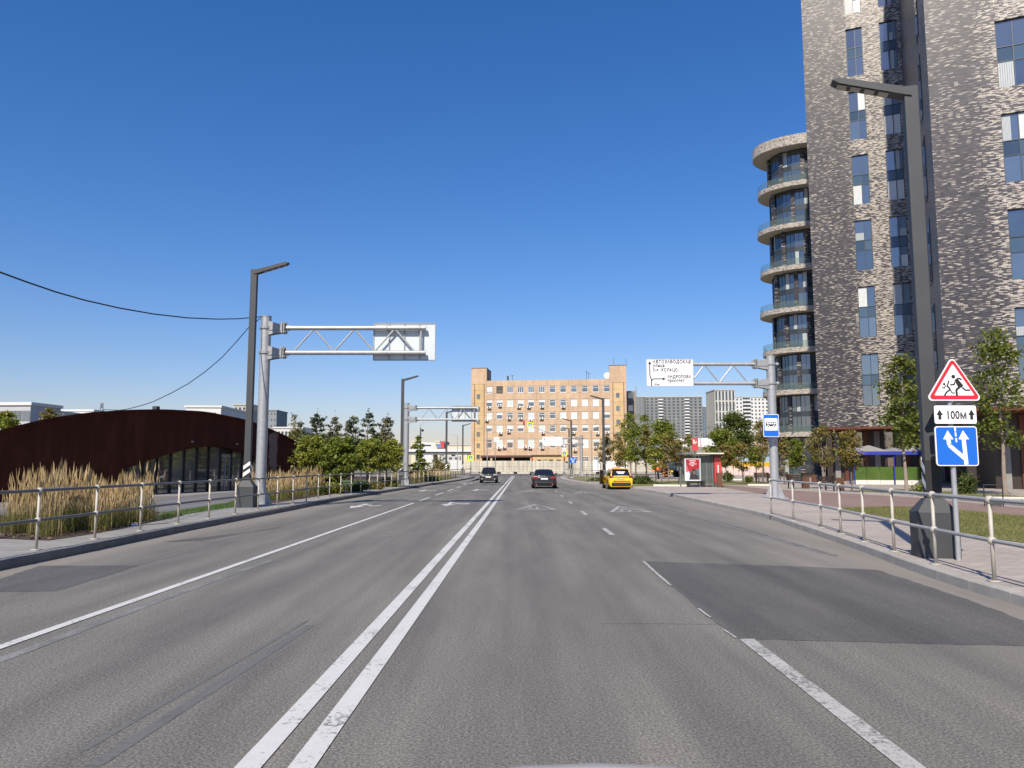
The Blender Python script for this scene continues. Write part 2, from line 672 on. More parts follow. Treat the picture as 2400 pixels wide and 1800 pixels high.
def vary_panes(m, lo, hi):
    N, L = m.node_tree.nodes, m.node_tree.links
    oi = N.new('ShaderNodeObjectInfo')
    tc = N.new('ShaderNodeTexCoord')
    f = math_n(N, L, 'ADD', math_n(N, L, 'MULTIPLY', oi.outputs['Random'], .75), math_n(N, L, 'MULTIPLY', noise(N, L, tc.outputs['Object'], 1.1, 3, .5), .35))
    L.new(mixc(N, L, f, lo, hi), N['Principled BSDF'].inputs['Base Color'])
    bump_to(N, L, N['Principled BSDF'], noise(N, L, tc.outputs['Object'], .9, 1, .5), .05, .05)


vary_panes(GLASS, (.006, .009, .012), (.07, .10, .125))
vary_panes(GLASSB, (.025, .045, .075), (.07, .115, .165))
WOOD = M('brown_slat_wood', (.14, .065, .038), .6, 0, .25, 6)
DWOOD = M('dark_bench_wood', (.035, .024, .02), .55, 0, .25, 6)
# ------------------------------------------------------------------ ground, road, pavements
ZP = 0.15                                    # pavement level

ASPH = asphalt('asphalt', (.144, .139, .126))
ASPH_P = asphalt('patch_and_shadow_asphalt', (.096, .095, .092), dust=False, speck=.7)  # for real patches and one painted cast shadow
ASPH_X = asphalt('cross_street_asphalt', (.105, .103, .10), dust=False)
ASPH_PATH = asphalt('path_asphalt', (.16, .16, .16), dust=False, speck=.5)
PAINT = paint('road_paint', (.60, .60, .575), .37, (.13, .13, .125))
PAINT_W = paint('worn_road_paint', (.46, .455, .43), .45, (.14, .137, .13))
PAINT_F = paint('faded_road_paint', (.27, .265, .25), .53, (.14, .137, .13))

LK = [G(*p) for p in [(0, 1334.4), (140.5, 1311.6), (228, 1289), (323, 1268), (420, 1249), (540, 1224), (666, 1200), (789, 1174), (890, 1157), (991, 1140.5), (1066, 1129), (1107, 1121.8)]]
LK = [(-7.9, -60), (-8.0, 0)] + LK + [(-5.2, 108), (-5.6, 114), (-6.4, 118), (-8.0, 120.8), (-11, 122.4), (-16, 123.2)]
LK = sorted(LK, key=lambda p: p[1])
RK = [G(*p) for p in [(2400, 1425), (2285, 1393), (2177, 1355), (2014, 1289.5), (1878, 1243), (1797, 1213.6), (1700, 1192), (1567, 1161.6), (1512, 1152), (1413, 1138.9), (1367.5, 1135), (1338.6, 1130), (1314.5, 1124.4)]]
RK = [(6.1, -60), (6.15, 0)] + RK + [(6.3, 100), (6.6, 108), (7.2, 113), (8.6, 118), (11, 121.5), (16, 123.2)]
RK = sorted(RK, key=lambda p: p[1])


def smooth_interp(P):
    ys = np.array([p[1] for p in P])
    xs = np.array([p[0] for p in P])
    Y = np.arange(-60, 123.3, .5)
    X = np.interp(Y, ys, xs)
    k = np.ones(9) / 9
    Xs = np.convolve(np.pad(X, 4, mode='edge'), k, mode='valid')
    Xs[-10:] = X[-10:]
    return lambda y: float(np.interp(y, Y, Xs))


LX, RX = smooth_interp(LK), smooth_interp(RK)

gr = MB().sheet([(-2500, -400), (2500, -400), (2500, 4500), (-2500, 4500)], -.06)
struct(gr.build('ground', turf('ground_earth', (.12, .115, .085), (.10, .11, .06), (.16, .15, .12))))

# main carriageway with a gritty strip along both kerbs
ys = list(np.arange(-60, 123.3, 1.0)) + [123.2]
rows, dust = [], []
for y in ys:
    l, r = LX(y), RX(y)
    cols = [(l, 1.0), (l + .35, .95), (l + .9, .45), (l + 1.7, 0), (-4.5, 0), (-1.2, .04), (2.2, .08), (r - 3.2, 0), (r - 2.0, .25), (r - 1.0, .75), (r - .4, 1.0), (r, 1.0)]
    rows.append([(c[0], y, 0.0) for c in cols])
    dust += [c[1] for c in cols]
mb = MB()
n = len(rows[0])
mb.v = [p for r_ in rows for p in r_]
mb.f = [(i * n + k, i * n + k + 1, (i + 1) * n + k + 1, (i + 1) * n + k) for i in range(len(rows) - 1) for k in range(n - 1)]
road = struct(mb.build('road', ASPH))
at = road.data.attributes.new('dust', 'FLOAT', 'POINT')
at.data.foreach_set('value', dust)
struct(MB().sheet([(-160, 123.2), (160, 123.2), (160, 156.5), (-160, 156.5)], -.002).build('cross_street', ASPH_X))


# pavements, kerb stones
def pavement(side):
    f, far = (LX, -170) if side < 0 else (RX, 170)
    mb = MB()
    k = .13 * (-1 if side < 0 else 1)
    st = list(np.arange(-60, 112, 1.5)) + list(np.arange(112, 123.3, .6))
    for a, b in zip(st[:-1], st[1:]):
        mb.quad((f(a) + k, a, ZP), (far, a, ZP), (far, b, ZP), (f(b) + k, b, ZP))
    if side < 0:
        mb.f = [q[::-1] for q in mb.f]
    return mb


struct(pavement(-1).build('pavement', pavers('grey_pavement', (.27, .265, .25), .6, .3)))
struct(pavement(1).build('pavement', pavers('pink_pavement', (.375, .335, .30), .30, .15, .008)))


def kerb(side):
    f = LX if side < 0 else RX
    first = None
    root = struct(link('kerb', None))
    y, gap = 4.0, .012
    k = -1 if side < 0 else 1
    rng = random.Random(3 + side)
    while y < 122.0:
        L = 1.0 if y < 60 else 2.0
        if y > 108:
            L = 1.0
        y1 = min(y + L, 123.2)
        x0, x1 = f(y + gap / 2), f(y1 - gap / 2)
        h = ZP + rng.uniform(-.004, .004) + .004
        dx, dy = x1 - x0, y1 - y
        ln = math.hypot(dx, dy)
        w = .15
        nx, ny = (dy / ln) * k * w, (-dx / ln) * k * w
        c = .02
        ax, ay, bx_, by = x0, y + gap / 2, x1, y1 - gap / 2
        vs = [(ax, ay, -.02), (bx_, by, -.02), (bx_, by, h - c), (ax, ay, h - c),
              (bx_ + nx * c / w, by + ny * c / w, h), (ax + nx * c / w, ay + ny * c / w, h),
              (bx_ + nx, by + ny, h), (ax + nx, ay + ny, h), (bx_ + nx, by + ny, -.02), (ax + nx, ay + ny, -.02)]
        fs = [(0, 1, 2, 3), (3, 2, 4, 5), (5, 4, 6, 7), (7, 6, 8, 9), (0, 3, 5, 7, 9), (1, 8, 6, 4, 2)]
        if side > 0:
            fs = [q for q in fs]
        MB().add(vs, fs).build('kerb_stone', KERB_SHADED if side < 0 else KERBC, root)
        y = y1
    # far from the picture the kerb runs on behind the camera
    mb = MB()
    st = list(np.arange(-60, 4.1, 4.0))
    for a, b in zip(st[:-1], st[1:]):
        xa, xb = f(a), f(b)
        mb.quad((xa, a, 0), (xb, b, 0), (xb, b, ZP), (xa, a, ZP))
        mb.quad((xa, a, ZP), (xb, b, ZP), (xb + k * .15, b, ZP + .002), (xa + k * .15, a, ZP + .002))
    mb.build('kerb_run', KERBC, root)
    return root


kerb(-1)
kerb(1)

# ---- road markings: parts of the road
Z1, Z2, Z3 = .004, .008, .012


def strip(name, pts, w, mat, z=Z2, parent=road):
    mb = MB()
    P = [Vector(p) for p in pts]
    L_, R_ = [], []
    for i, p in enumerate(P):
        d = (P[min(i + 1, len(P) - 1)] - P[max(i - 1, 0)]).normalized()
        nrm = Vector((-d.y, d.x)) * w / 2
        L_.append((*(p + nrm), z))
        R_.append((*(p - nrm), z))
    for i in range(len(P) - 1):
        mb.quad(R_[i], R_[i + 1], L_[i + 1], L_[i])
    return mb.build(name, mat, parent)


def lane_x(base, Y):            # all lane lines run to the vanishing point of the road
    return base + .0133 * Y


def gpoly(px, z=0.0):
    return [G(u, v, z) for u, v in px]


for off in (-1.595, -1.285):
    strip('centre_line', [(lane_x(off, y), y) for y in np.arange(-40, 126.1, 2.0)], .155, PAINT)
xl = G(944, 1188)[0] - .0133 * G(944, 1188)[1]
strip('lane_line', [(lane_x(xl, y), y) for y in np.arange(-40, 36.1, 2.0)], .125, PAINT)
y = 38.0
while y < 118:
    strip('lane_dash', [(lane_x(xl, y), y), (lane_x(xl, y + 4.2), y + 4.2)], .125, PAINT)
    y += 7.2
xr = G(1736, 1499)[0] - .0133 * G(1736, 1499)[1] + .06
strip('lane_line', [(lane_x(xr, y_), y_) for y_ in [*np.arange(-40, 7.3, .75), G(1740, 1499)[1]]], .15, PAINT_W)
for q, w_ in ((((1728, 1497), (1700, 1478)), .03), (((1668, 1449), (1640, 1428)), .03), (((1576, 1374), (1545, 1348), (1511, 1316.5)), .05)):
    strip('lane_line_remnant', [G(u - 3, v) for u, v in q], w_, PAINT_W, Z3)
y = 19.6
while y < 112:
    strip('lane_dash', [(lane_x(xr, y), y), (lane_x(xr, y + 2.1), y + 2.1)], .13, PAINT_W)
    y += 7.9
# bus-bay edge lines, nearly worn away
bay = gpoly([(1426, 1149), (1480, 1163), (1560, 1188), (1650, 1216), (1740, 1242), (1932, 1298)])
for a, b in zip(bay[:-1], bay[1:]):
    strip('bay_line', [a, b], .11, PAINT_F, Z1)
bay2 = gpoly([(1660, 1215), (1760, 1244), (1960, 1303)])
strip('bay_line', bay2, .08, PAINT_F, Z2)
# give-way dashes across the mouth of the junction
yy = G(1200, 1121)[1]
for i in range(-6, 8):
    x = lane_x(-1.3, yy) + i * 1.55
    if LX(yy) + .6 < x < RX(yy) - .4 and i != 0:
        strip('stop_dash', [(x - .42, yy), (x + .42, yy)], .75, PAINT)
strip('stop_line', [(lane_x(-.8, 94), 94), (6.0, 94)], .25, PAINT_W)


def arrow(cx, cy, s=1.0, bend=1):
    """straight-and-turn arrow pointing at the oncoming driver (towards the camera)"""
    mb = MB()
    A = lambda x, y_: (cx + x * s, cy + y_ * s)
    mb.sheet([A(-.09, 3.6), A(.09, 3.6), A(.09, 1.6), A(-.09, 1.6)], Z2)
    mb.sheet([A(-.36, 1.6), A(.36, 1.6), A(0, -.1)], Z2)
    mb.sheet([A(.09 * bend, 3.0), A(.09 * bend, 2.55), A(.48 * bend, 1.95), A(.62 * bend, 2.25)], Z2)
    mb.sheet([A(.32 * bend, 1.55), A(.95 * bend, 2.35), A(.98 * bend, 1.5)], Z2)
    return mb.build('arrow_marking', PAINT, road)


for u, v, b in ((822, 1191, 1), (1045, 1186, 1), (985, 1152, 1), (1113, 1150.5, 1), (1085, 1134.5, 1)):
    x, y = G(u, v)
    arrow(x, y, .95, b)


def child_triangle(x, y, w=1.7, L=4.2, mat=PAINT_W):
    """the running-children warning triangle painted flat on the asphalt"""
    mb = MB()
    a, b, c = (x - w / 2, y), (x + w / 2, y), (x + .05, y + L)
    k = .25
    ins = lambda p, q: (p[0] + (q[0] - p[0]) * k, p[1] + (q[1] - p[1]) * k)
    g = ((a[0] + b[0] + c[0]) / 3, (a[1] + b[1] + c[1]) / 3)
    ia, ib, ic = ins(a, g), ins(b, g), ins(c, g)
    for p, q, r_, s_ in ((a, b, ib, ia), (b, c, ic, ib), (c, a, ia, ic)):
        mb.sheet([p, q, r_, s_], Z2)

    def st(P, w_):
        for (x0, y0), (x1, y1) in zip(P[:-1], P[1:]):
            l = math.hypot(x1 - x0, y1 - y0)
            nx, ny = -(y1 - y0) / l * w_ / 2, (x1 - x0) / l * w_ / 2
            mb.sheet([(x + x0 + nx, y + (y0 + ny)), (x + x1 + nx, y + (y1 + ny)), (x + x1 - nx, y + (y1 - ny)), (x + x0 - nx, y + (y0 - ny))], Z2 + .004)
    st([(-.35, .5), (-.18, 1.1), (-.25, 1.9)], .10)
    st([(-.25, 1.6), (-.42, 1.3)], .08)
    st([(.0, .5), (.1, 1.2), (0, 2.3)], .11)
    st([(.1, 1.2), (.38, .8)], .09)
    st([(0, 2.1), (-.15, 1.7)], .08)
    st([(-.02, 2.45), (-.02, 2.75)], .16)
    return mb.build('children_marking', mat, road)


for u, v in ((1258, 1194.6), (1481, 1201), (1245.5, 1153.8), (1376, 1156.5)):
    child_triangle(*G(u, v))
for u, v, w in ((1246, 1140.3, 1.6), (1242, 1131, 1.4), (1344, 1144, 1.9), (1243, 1126, 1.4)):
    x, y = G(u, v)
    strip('worn_marking', [(x - w / 2, y), (x + w / 2, y)], .8, PAINT_F)

SCUFF = paint('tyre_scuff', (.112, .110, .104), .56, (.132, .129, .121))
for k, (o_, w_) in enumerate(((0, .10), (-.20, .05))):
    P0, P1 = G(217, 1797), G(727, 1466)
    n_ = 8
    strip('tyre_scuff', [(P0[0] + (P1[0] - P0[0]) * i / n_ + o_ * (1 - .5 * i / n_), P0[1] + (P1[1] - P0[1]) * i / n_ + .25 * k) for i in range(n_ + 1)], w_, SCUFF, .0025)
strip('faded_lane_line', [G(-60, 1570), G(163, 1487), G(353, 1415), G(543, 1346), G(640, 1312)], .13, PAINT_F, .0035)
strip('faded_bar', [G(868, 1258.5), G(930, 1255.5)], .3, PAINT_F, .0035)

# ---- resurfaced patches and one painted shadow
def ragged(P, rng, amp=.025, step=.18):
    out = []
    for (x0, y0), (x1, y1) in zip(P, P[1:] + P[:1]):
        n_ = max(1, int(math.hypot(x1 - x0, y1 - y0) / step))
        for k in range(n_):
            a_ = amp if k else amp * .4
            out.append((x0 + (x1 - x0) * k / n_ + rng.uniform(-a_, a_), y0 + (y1 - y0) * k / n_ + rng.uniform(-a_, a_)))
    return out


rngp = random.Random(8)
pr = gpoly([(1512, 1315.6), (1900, 1329), (2055, 1336), (2200, 1382), (2330, 1428), (2470, 1482), (2700, 1535), (2400, 1515), (1729, 1497), (1677, 1460), (1574, 1374)])
MB().sheet(ragged(pr, rngp), .003).build('patch_and_shadow', ASPH_P, road)
pl = gpoly([(-160, 1390), (0, 1357), (92, 1326), (328, 1325.5), (130, 1386), (0, 1388)])
MB().sheet(ragged(pl, rngp), .003).build('patch_and_shadow', ASPH_P, road)
pole_shadow = gpoly([(380, 1270.5), (613, 1243.5), (672, 1233), (472, 1268)])  # cast shadow of the off-frame pole, painted as a strip of dark asphalt
MB().sheet(ragged(pole_shadow, rngp), .003).build('patch_and_shadow', ASPH_P, road)
# tar seam across the lane and tyre marks
SEAM = M('tar_seam', (.085, .084, .082), .6, 0, .2, 5)
strip('tar_seam', [G(1400, 1461.5), G(1540, 1462), G(1680, 1464)], .010, SEAM, .002)
strip('tar_seam', [G(40, 1395), G(330, 1322), G(560, 1268)], .016, SEAM, .002)
# ---- right-hand plaza: red cycle path, lawns, kerb strips
ZL = ZP
RED = pavers('red_path_pavers', (.25, .178, .152), .24, .12, .008, .3)
rp = gpoly([(1640, 1136), (1700, 1143.5), (1800, 1160), (1900, 1181), (2026, 1196), (2180, 1200), (2400, 1216), (2800, 1250), (2800, 1215), (2400, 1190), (2150, 1166), (1900, 1152), (1800, 1146), (1690, 1136), (1640, 1131)], ZL)
struct(MB().sheet(rp, ZL + .004).build('cycle_path', RED))
PLAZA = pavers('plaza_pavers', (.36, .325, .29), .6, .3, .012, -.4)
pz = gpoly([(1690, 1134), (1800, 1143), (1900, 1148), (2150, 1160), (2400, 1180), (2900, 1222)], ZL)
struct(MB().sheet(pz + [(70, 40), (80, 130), (24, 112)], ZL + .004).build('plaza', PLAZA))
TURF_R = turf('yellowish_lawn', (.12, .14, .035), (.175, .18, .06), (.24, .23, .10))  # yellow-green turf tones
TURF_L = turf('watered_lawn', (.05, .10, .02), (.075, .13, .028), (.11, .155, .05))
lawn_r = gpoly([(1966, 1191.5), (2080, 1189), (2180, 1191), (2400, 1211), (2800, 1246), (2800, 1320), (2400, 1273), (2246, 1252), (2149, 1226), (2030, 1204)], ZL)
struct(MB().sheet(lawn_r, ZL + .010).build('lawn', TURF_R))
kb = MB()
lk = gpoly([(1905, 1151.5), (2150, 1163), (2400, 1187.5), (2800, 1227)], ZL)
for (x0, y0), (x1, y1) in zip(lk[:-1], lk[1:]):
    l = math.hypot(x1 - x0, y1 - y0)
    nx, ny = -(y1 - y0) / l * .5, (x1 - x0) / l * .5
    kb.slab([(x0, y0), (x1, y1), (x1 + nx, y1 + ny), (x0 + nx, y0 + ny)], ZL, ZL + .06)
struct(kb.build('path_edging', KERBC))
lawn2 = gpoly([(2060, 1146.5), (2150, 1148), (2400, 1164), (2700, 1190), (2700, 1210), (2400, 1178), (2150, 1158), (2000, 1152)], ZL)
struct(MB().sheet(lawn2, ZL + .012).build('lawn', TURF_R))
lawn3 = gpoly([(1420, 1138), (1480, 1139.5), (1560, 1139), (1640, 1133.5), (1760, 1138), (1810, 1137), (1810, 1131), (1700, 1127), (1560, 1127), (1440, 1129)], ZL)
struct(MB().sheet(lawn3, ZL + .008).build('lawn', TURF_R))
lawn4 = [(7.2, 76), (7.0, 90), (9.5, 116), (14, 119), (14, 80)]
struct(MB().sheet(lawn4, ZL + .012).build('lawn', TURF_R))

# ---- left-hand side: planting beds, grey path, lawn
SOIL = turf('bark_mulch', (.035, .022, .015), (.06, .04, .028), (.09, .06, .042))
bed1 = gpoly([(-200, 1258), (0, 1263), (114, 1267), (190, 1256), (266, 1243), (365, 1222), (430, 1208), (395, 1202), (300, 1200), (150, 1206), (-200, 1216)], ZL)
struct(MB().sheet(bed1, ZL + .012).build('planting_bed', SOIL))
lawnl = gpoly([(365, 1222), (430, 1208.5), (560, 1188), (640, 1174), (740, 1152), (560, 1176), (440, 1196), (395, 1202)], ZL)
struct(MB().sheet([(x - .25, y) for x, y in lawnl], ZL + .016).build('lawn', TURF_L))
bed2 = [(-10.0, 33), (-9.95, 45), (-9.2, 58), (-8.2, 70), (-7.2, 85), (-6.5, 108), (-24, 112), (-24, 62), (-14.6, 48), (-12.4, 34)]
struct(MB().sheet(bed2, ZL + .008).build('planting_bed', SOIL))
path = gpoly([(-250, 1216), (150, 1206), (300, 1200), (400, 1201), (560, 1176), (650, 1160), (740, 1150), (700, 1143), (560, 1152), (420, 1162), (0, 1172), (-300, 1178)], ZL)
struct(MB().sheet(path, ZL + .004).build('path', ASPH_PATH))
MB().sheet([(-26, 50), (-14.8, 50), (-13.6, 62), (-16, 66), (-30, 66)], ZL + .006).build('path', ASPH_PATH)['kind'] = 'structure'
park = [(-16.5, 66), (-10.6, 62), (-10.2, 78), (-30, 86), (-60, 86), (-60, 70)]
struct(MB().sheet(park, ZL + .018).build('lawn', TURF_L))
# ------------------------------------------------------------------ brick apartment tower (right)
TW_O, TW_A = (29.9, 75.0), -R(24.5)
tower = thing('apartment_tower', 'tall tower of dark mottled brick with narrow stacked windows standing over a recessed ground floor', 'building', (*TW_O, ZP), TW_A)
BR_L = brick_mat('mottled_brick', 3.5, 4.7)
BR_R = brick_mat('mottled_brick_bay', 11.4, 13.2)
BR_S = brick_mat('mottled_brick_side')
COPPER = M('copper_soffit', (.12, .034, .015), .45, .2, .2, 1.2)
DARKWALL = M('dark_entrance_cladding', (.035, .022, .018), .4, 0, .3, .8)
PANELG = M('grey_cladding_panel', (.22, .22, .21), .5, 0, .15, 1)
P_, XB = 24.0, 8.93
ZB = 5.25


def twin(u0, u1, v0, v1, yl):
    """window rectangle from its left/right edges (at mid height) and top/bottom in the photograph"""
    vm = (v0 + v1) / 2
    a, b = PL(TW_O, TW_A, u0, vm, yl)[0], PL(TW_O, TW_A, u1, vm, yl)[0]
    um = (u0 + u1) / 2
    return (a, b, PL(TW_O, TW_A, um, v1, yl)[1] - ZP, PL(TW_O, TW_A, um, v0, yl)[1] - ZP)


_zt = [twin(2020, 2061, 829, 951, 0)]
base_z = _zt[0][2]
pitch = (twin(2013, 2052, 670.5, 790.5, 0)[2] - base_z)
win_h = _zt[0][3] - base_z
cl = (_zt[0][0], _zt[0][1])
ops_l, ops_r = [], []
for k in range(10):
    z = base_z + k * pitch
    if k in (6, 7, 8, 9):
        continue
    ops_l.append((cl[0], cl[1], z, z + win_h))
    ops_l.append((cl[0] + 3.05, cl[1] + 3.05, z, z + win_h))
zt = base_z + 6 * pitch
for dx in (0, 3.05):
    ops_l.append((cl[0] + dx, cl[1] + dx, zt, zt + 3 * pitch + win_h))
r0 = twin(2333, 2396, 45, 202, -P_)
r1 = twin(2349, 2412, 262, 425, -P_)
xr0 = PL(TW_O, TW_A, 2398, 1090, -P_)[0] + .1
wr = 1.75
pr_ = r0[2] - r1[2]
for k in range(-1, 6):
    z = r1[2] + (k - 3) * pr_ + 0
    if z < ZB + .4:
        continue
    ops_r.append((xr0, xr0 + wr, z, z + (r1[3] - r1[2])))
ztall = max(o[3] for o in ops_r)
for dx in (4.2, 8.4, 12.6):
    for o in list(ops_r)[:6]:
        if abs(o[0] - xr0) < .01:
            ops_r.append((o[0] + dx, o[1] + dx, o[2], o[3]))
TOPL, TOPR = 74.0, 63.2
wl = MB().facade(0, XB, ZB, TOPL, ops_l)
wl.build('wall', BR_L, tower)
ws = MB()
ws.quad((0, 20, ZB), (0, 0, ZB), (0, 0, TOPL), (0, 20, TOPL))
ws.quad((XB, 20, ZB), (0, 20, ZB), (0, 20, TOPL), (XB, 20, TOPL))
ws.quad((0, 0, TOPL), (XB, 0, TOPL), (XB, 20, TOPL), (0, 20, TOPL))
ws.quad((XB, 0, TOPR), (XB, 20, TOPR), (XB, 20, TOPL), (XB, 0, TOPL))
ws.build('wall', BR_S, tower)
wr_ = MB().facade(XB, XB + 22, ZB, TOPR, ops_r, y=-P_)
wr_.build('wall', BR_R, tower)
side_ops = []
wsd = MB()
wsd.quad((XB, 0, ZB), (XB, -P_, ZB), (XB, -P_, TOPR), (XB, 0, TOPR))
wsd.quad((XB + 22, -P_, ZB), (XB + 22, 20, ZB), (XB + 22, 20, TOPR), (XB + 22, -P_, TOPR))
wsd.quad((XB, -P_, TOPR), (XB + 22, -P_, TOPR), (XB + 22, 20, TOPR), (XB, 20, TOPR))
wsd.quad((XB + 22, 20, ZB), (XB, 20, ZB), (XB, 20, TOPR), (XB + 22, 20, TOPR))
wsd.build('wall', BR_S, tower)
# bay frames on the flank of the projecting block
for z in np.arange(8.4, 60, 6.25):
    fr = MB().bx(XB - .05, XB - .002, -P_ + 5.0, -P_ + 6.6, z, z + 4.7).build('window', FRAME, tower)
    MB().bx(XB - .055, XB - .051, -P_ + 5.1, -P_ + 6.5, z + .1, z + 2.2).build('pane', GLASS, fr)
    MB().bx(XB - .055, XB - .051, -P_ + 5.1, -P_ + 6.5, z + 2.6, z + 4.6).build('pane', GLASS, fr)

rngw = random.Random(11)


def two_storey_window(x0, x1, z0, z1, y, tall=False):
    """recessed aluminium unit: lower lights, spandrel, upper lights (each pane its own sub-part)"""
    f = .055
    fr = MB()
    yf = y + .14
    xm = x0 + (x1 - x0) * .55
    n = 2 if not tall else 8
    cuts = []
    H_ = z1 - z0
    unit = H_ / n
    sp = .95 if not tall else .9
    zs = []
    for k in range(n):
        a = z0 + k * unit
        if k == 0:
            zs.append((a, a + unit - sp * .5))
        elif k == n - 1:
            zs.append((a + sp * .5, a + unit))
        else:
            zs.append((a + sp * .5, a + unit - sp * .5))
    fr.bx(x0, x0 + f, yf, yf + .07, z0, z1)
    fr.bx(x1 - f, x1, yf, yf + .07, z0, z1)
    fr.bx(xm - f / 2, xm + f / 2, yf, yf + .07, z0, z1)
    for a, b in zs:
        for zz in (a, b - f):
            fr.bx(x0 + f, xm - f / 2, yf + .002, yf + .07, zz, zz + f)
            fr.bx(xm + f / 2, x1 - f, yf + .002, yf + .07, zz, zz + f)
    fr.bx(x0, x1, y + .03, yf, z0 - .03, z0 + .01)
    w = fr.build('window', FRAME, tower)
    for i, (a, b) in enumerate(zs):
        for xa, xb in ((x0 + f, xm - f / 2), (xm + f / 2, x1 - f)):
            MB().plate([(xa, a + f), (xb, a + f), (xb, b - f), (xa, b - f)], yf + .045, .01).build('pane', GLASS, w)
            r_ = rngw.random()
            if r_ < .30:
                top = b - f if r_ < .14 else a + f + (b - a) * rngw.uniform(.3, .55)
                n_ = 7
                wd = rngw.choice([1.0, 1.0, .55])
                c = MB()
                for k in range(n_):
                    q0, q1 = xa + (xb - xa) * wd * k / n_, xa + (xb - xa) * wd * (k + .86) / n_
                    c.bx(q0, q1, yf + .034 + .004 * (k % 2), yf + .0445, a + f, top)
                c.build('curtain', CURTAIN if rngw.random() < .7 else BLIND, w)
        if i + 1 < len(zs):
            c_, d_ = b, zs[i + 1][0]
            for xa, xb in ((x0 + f, xm - f / 2), (xm + f / 2, x1 - f)):
                MB().plate([(xa, c_), (xb, c_), (xb, d_), (xa, d_)], yf + .045, .01).build('spandrel', GLASSB, w)


for o in ops_l:
    two_storey_window(*o, 0, tall=(o[3] - o[2] > win_h + 2))
for o in ops_r:
    two_storey_window(*o, -P_)
# soffit, recessed ground floor and its fins
MB().bx(.02, XB, .02, 20, ZB - .22, ZB - .004).bx(XB + .002, XB + 22, -P_ + .02, 19.9, ZB - .22, ZB - .004).build('soffit', COPPER, tower)
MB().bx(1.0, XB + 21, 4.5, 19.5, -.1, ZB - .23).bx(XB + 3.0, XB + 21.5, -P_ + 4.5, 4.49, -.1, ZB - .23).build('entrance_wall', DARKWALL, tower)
for i, x in enumerate(np.arange(1.2, XB + 2.6, .92)):
    if i % 3 == 2:
        MB().bx(x, x + .75, 4.38, 4.49, .0, ZB - .3).build('entrance_door', GLASS, tower)
    else:
        MB().bx(x, x + (.34 if i % 2 else .5), 4.30, 4.49, .0, ZB - .3).build('cladding_panel', PANELG if i % 2 == 0 else COPPER, tower)
for i, x in enumerate(np.arange(XB + 3.4, XB + 20, 1.1)):
    MB().bx(x, x + (.34 if i % 2 else .5), -P_ + 4.30, -P_ + 4.49, .0, ZB - .3).build('cladding_panel', PANELG if i % 3 == 0 else (COPPER if i % 3 == 1 else GLASS), tower)
for x, y in ((.6, .8), (XB + 1.0, -P_ + 1.0), (XB + 12, -P_ + 1.0)):
    MB().bx(x, x + .5, y, y + .5, -.1, ZB - .23).build('column', DARKWALL, tower)

# ------------------------------------------------------------------ round balcony tower behind it
BR_T = brick_mat('tan_brick', tan=True, sheen=False, polar=9.0)
BR_PIL = brick_mat('pillar_brick', 100, 101, tan=False, width=.34, row=.10, sheen=False)
RC = (50.5, 120.0)
rt = thing('round_tower', 'rounded tower with ring balconies of tan brick and glass railings beside the dark brick tower', 'building', (*RC, ZP))
SOFF = M('balcony_soffit', (.42, .38, .32), .8, 0, .06, 1)
GRAIL = clear_glass('green_balcony_glass', (.66, .80, .76), .22)
A_, B_ = 11.0, 6.9
zlev = [51.7, 44.9, 38.3, 31.75, 25.2, 19.0, 12.6, 6.2]


def ell(t, a, b):
    return (a * math.cos(t), b * math.sin(t))


def ring_slab(a, b, z0, z1, name, mat, n=72):
    mb = MB()
    P = [ell(2 * math.pi * k / n, a, b) for k in range(n)]
    for k in range(n):
        p, q = P[k], P[(k + 1) % n]
        mb.quad((*p, z0), (*q, z0), (*q, z1), (*p, z1))
    return mb, P


for i, z in enumerate(zlev):
    h = 1.6 if i == 0 else .72
    ext = .35 if i == 0 else 0.0
    a, b = A_ + ext - .25 * (i % 2), B_ + ext
    mb, P = ring_slab(a, b, z - h / 2, z + h / 2, 'slab', BR_T)
    s = mb.build('balcony_slab', BR_T, rt, smooth=True)
    MB().sheet(P, z - h / 2 + .003).add([(x, y, z + h / 2 - .003) for x, y in P], [tuple(range(len(P)))]).build('balcony_soffit', SOFF, s)
    if i:
        mb = MB()
        T = [R(150 + 150 * k / 40) for k in range(41)]
        for k in range(40):
            p, q = ell(T[k], a - .08, b - .08), ell(T[k + 1], a - .08, b - .08)
            mb.quad((*p, z + h / 2), (*q, z + h / 2), (*q, z + h / 2 + 1.0), (*p, z + h / 2 + 1.0))
        mb.build('glass_railing', GRAIL, rt, smooth=True)
AW, BW = A_ - 2.15, B_ - 1.75
core = MB()
NP = 60
P = [ell(2 * math.pi * k / NP, AW - .35, BW - .35) for k in range(NP)]
for k in range(NP):
    p, q = P[k], P[(k + 1) % NP]
    core.quad((*p, 0), (*q, 0), (*q, zlev[0] - .9), (*p, zlev[0] - .9))
core.build('core_wall', FRAME, rt)
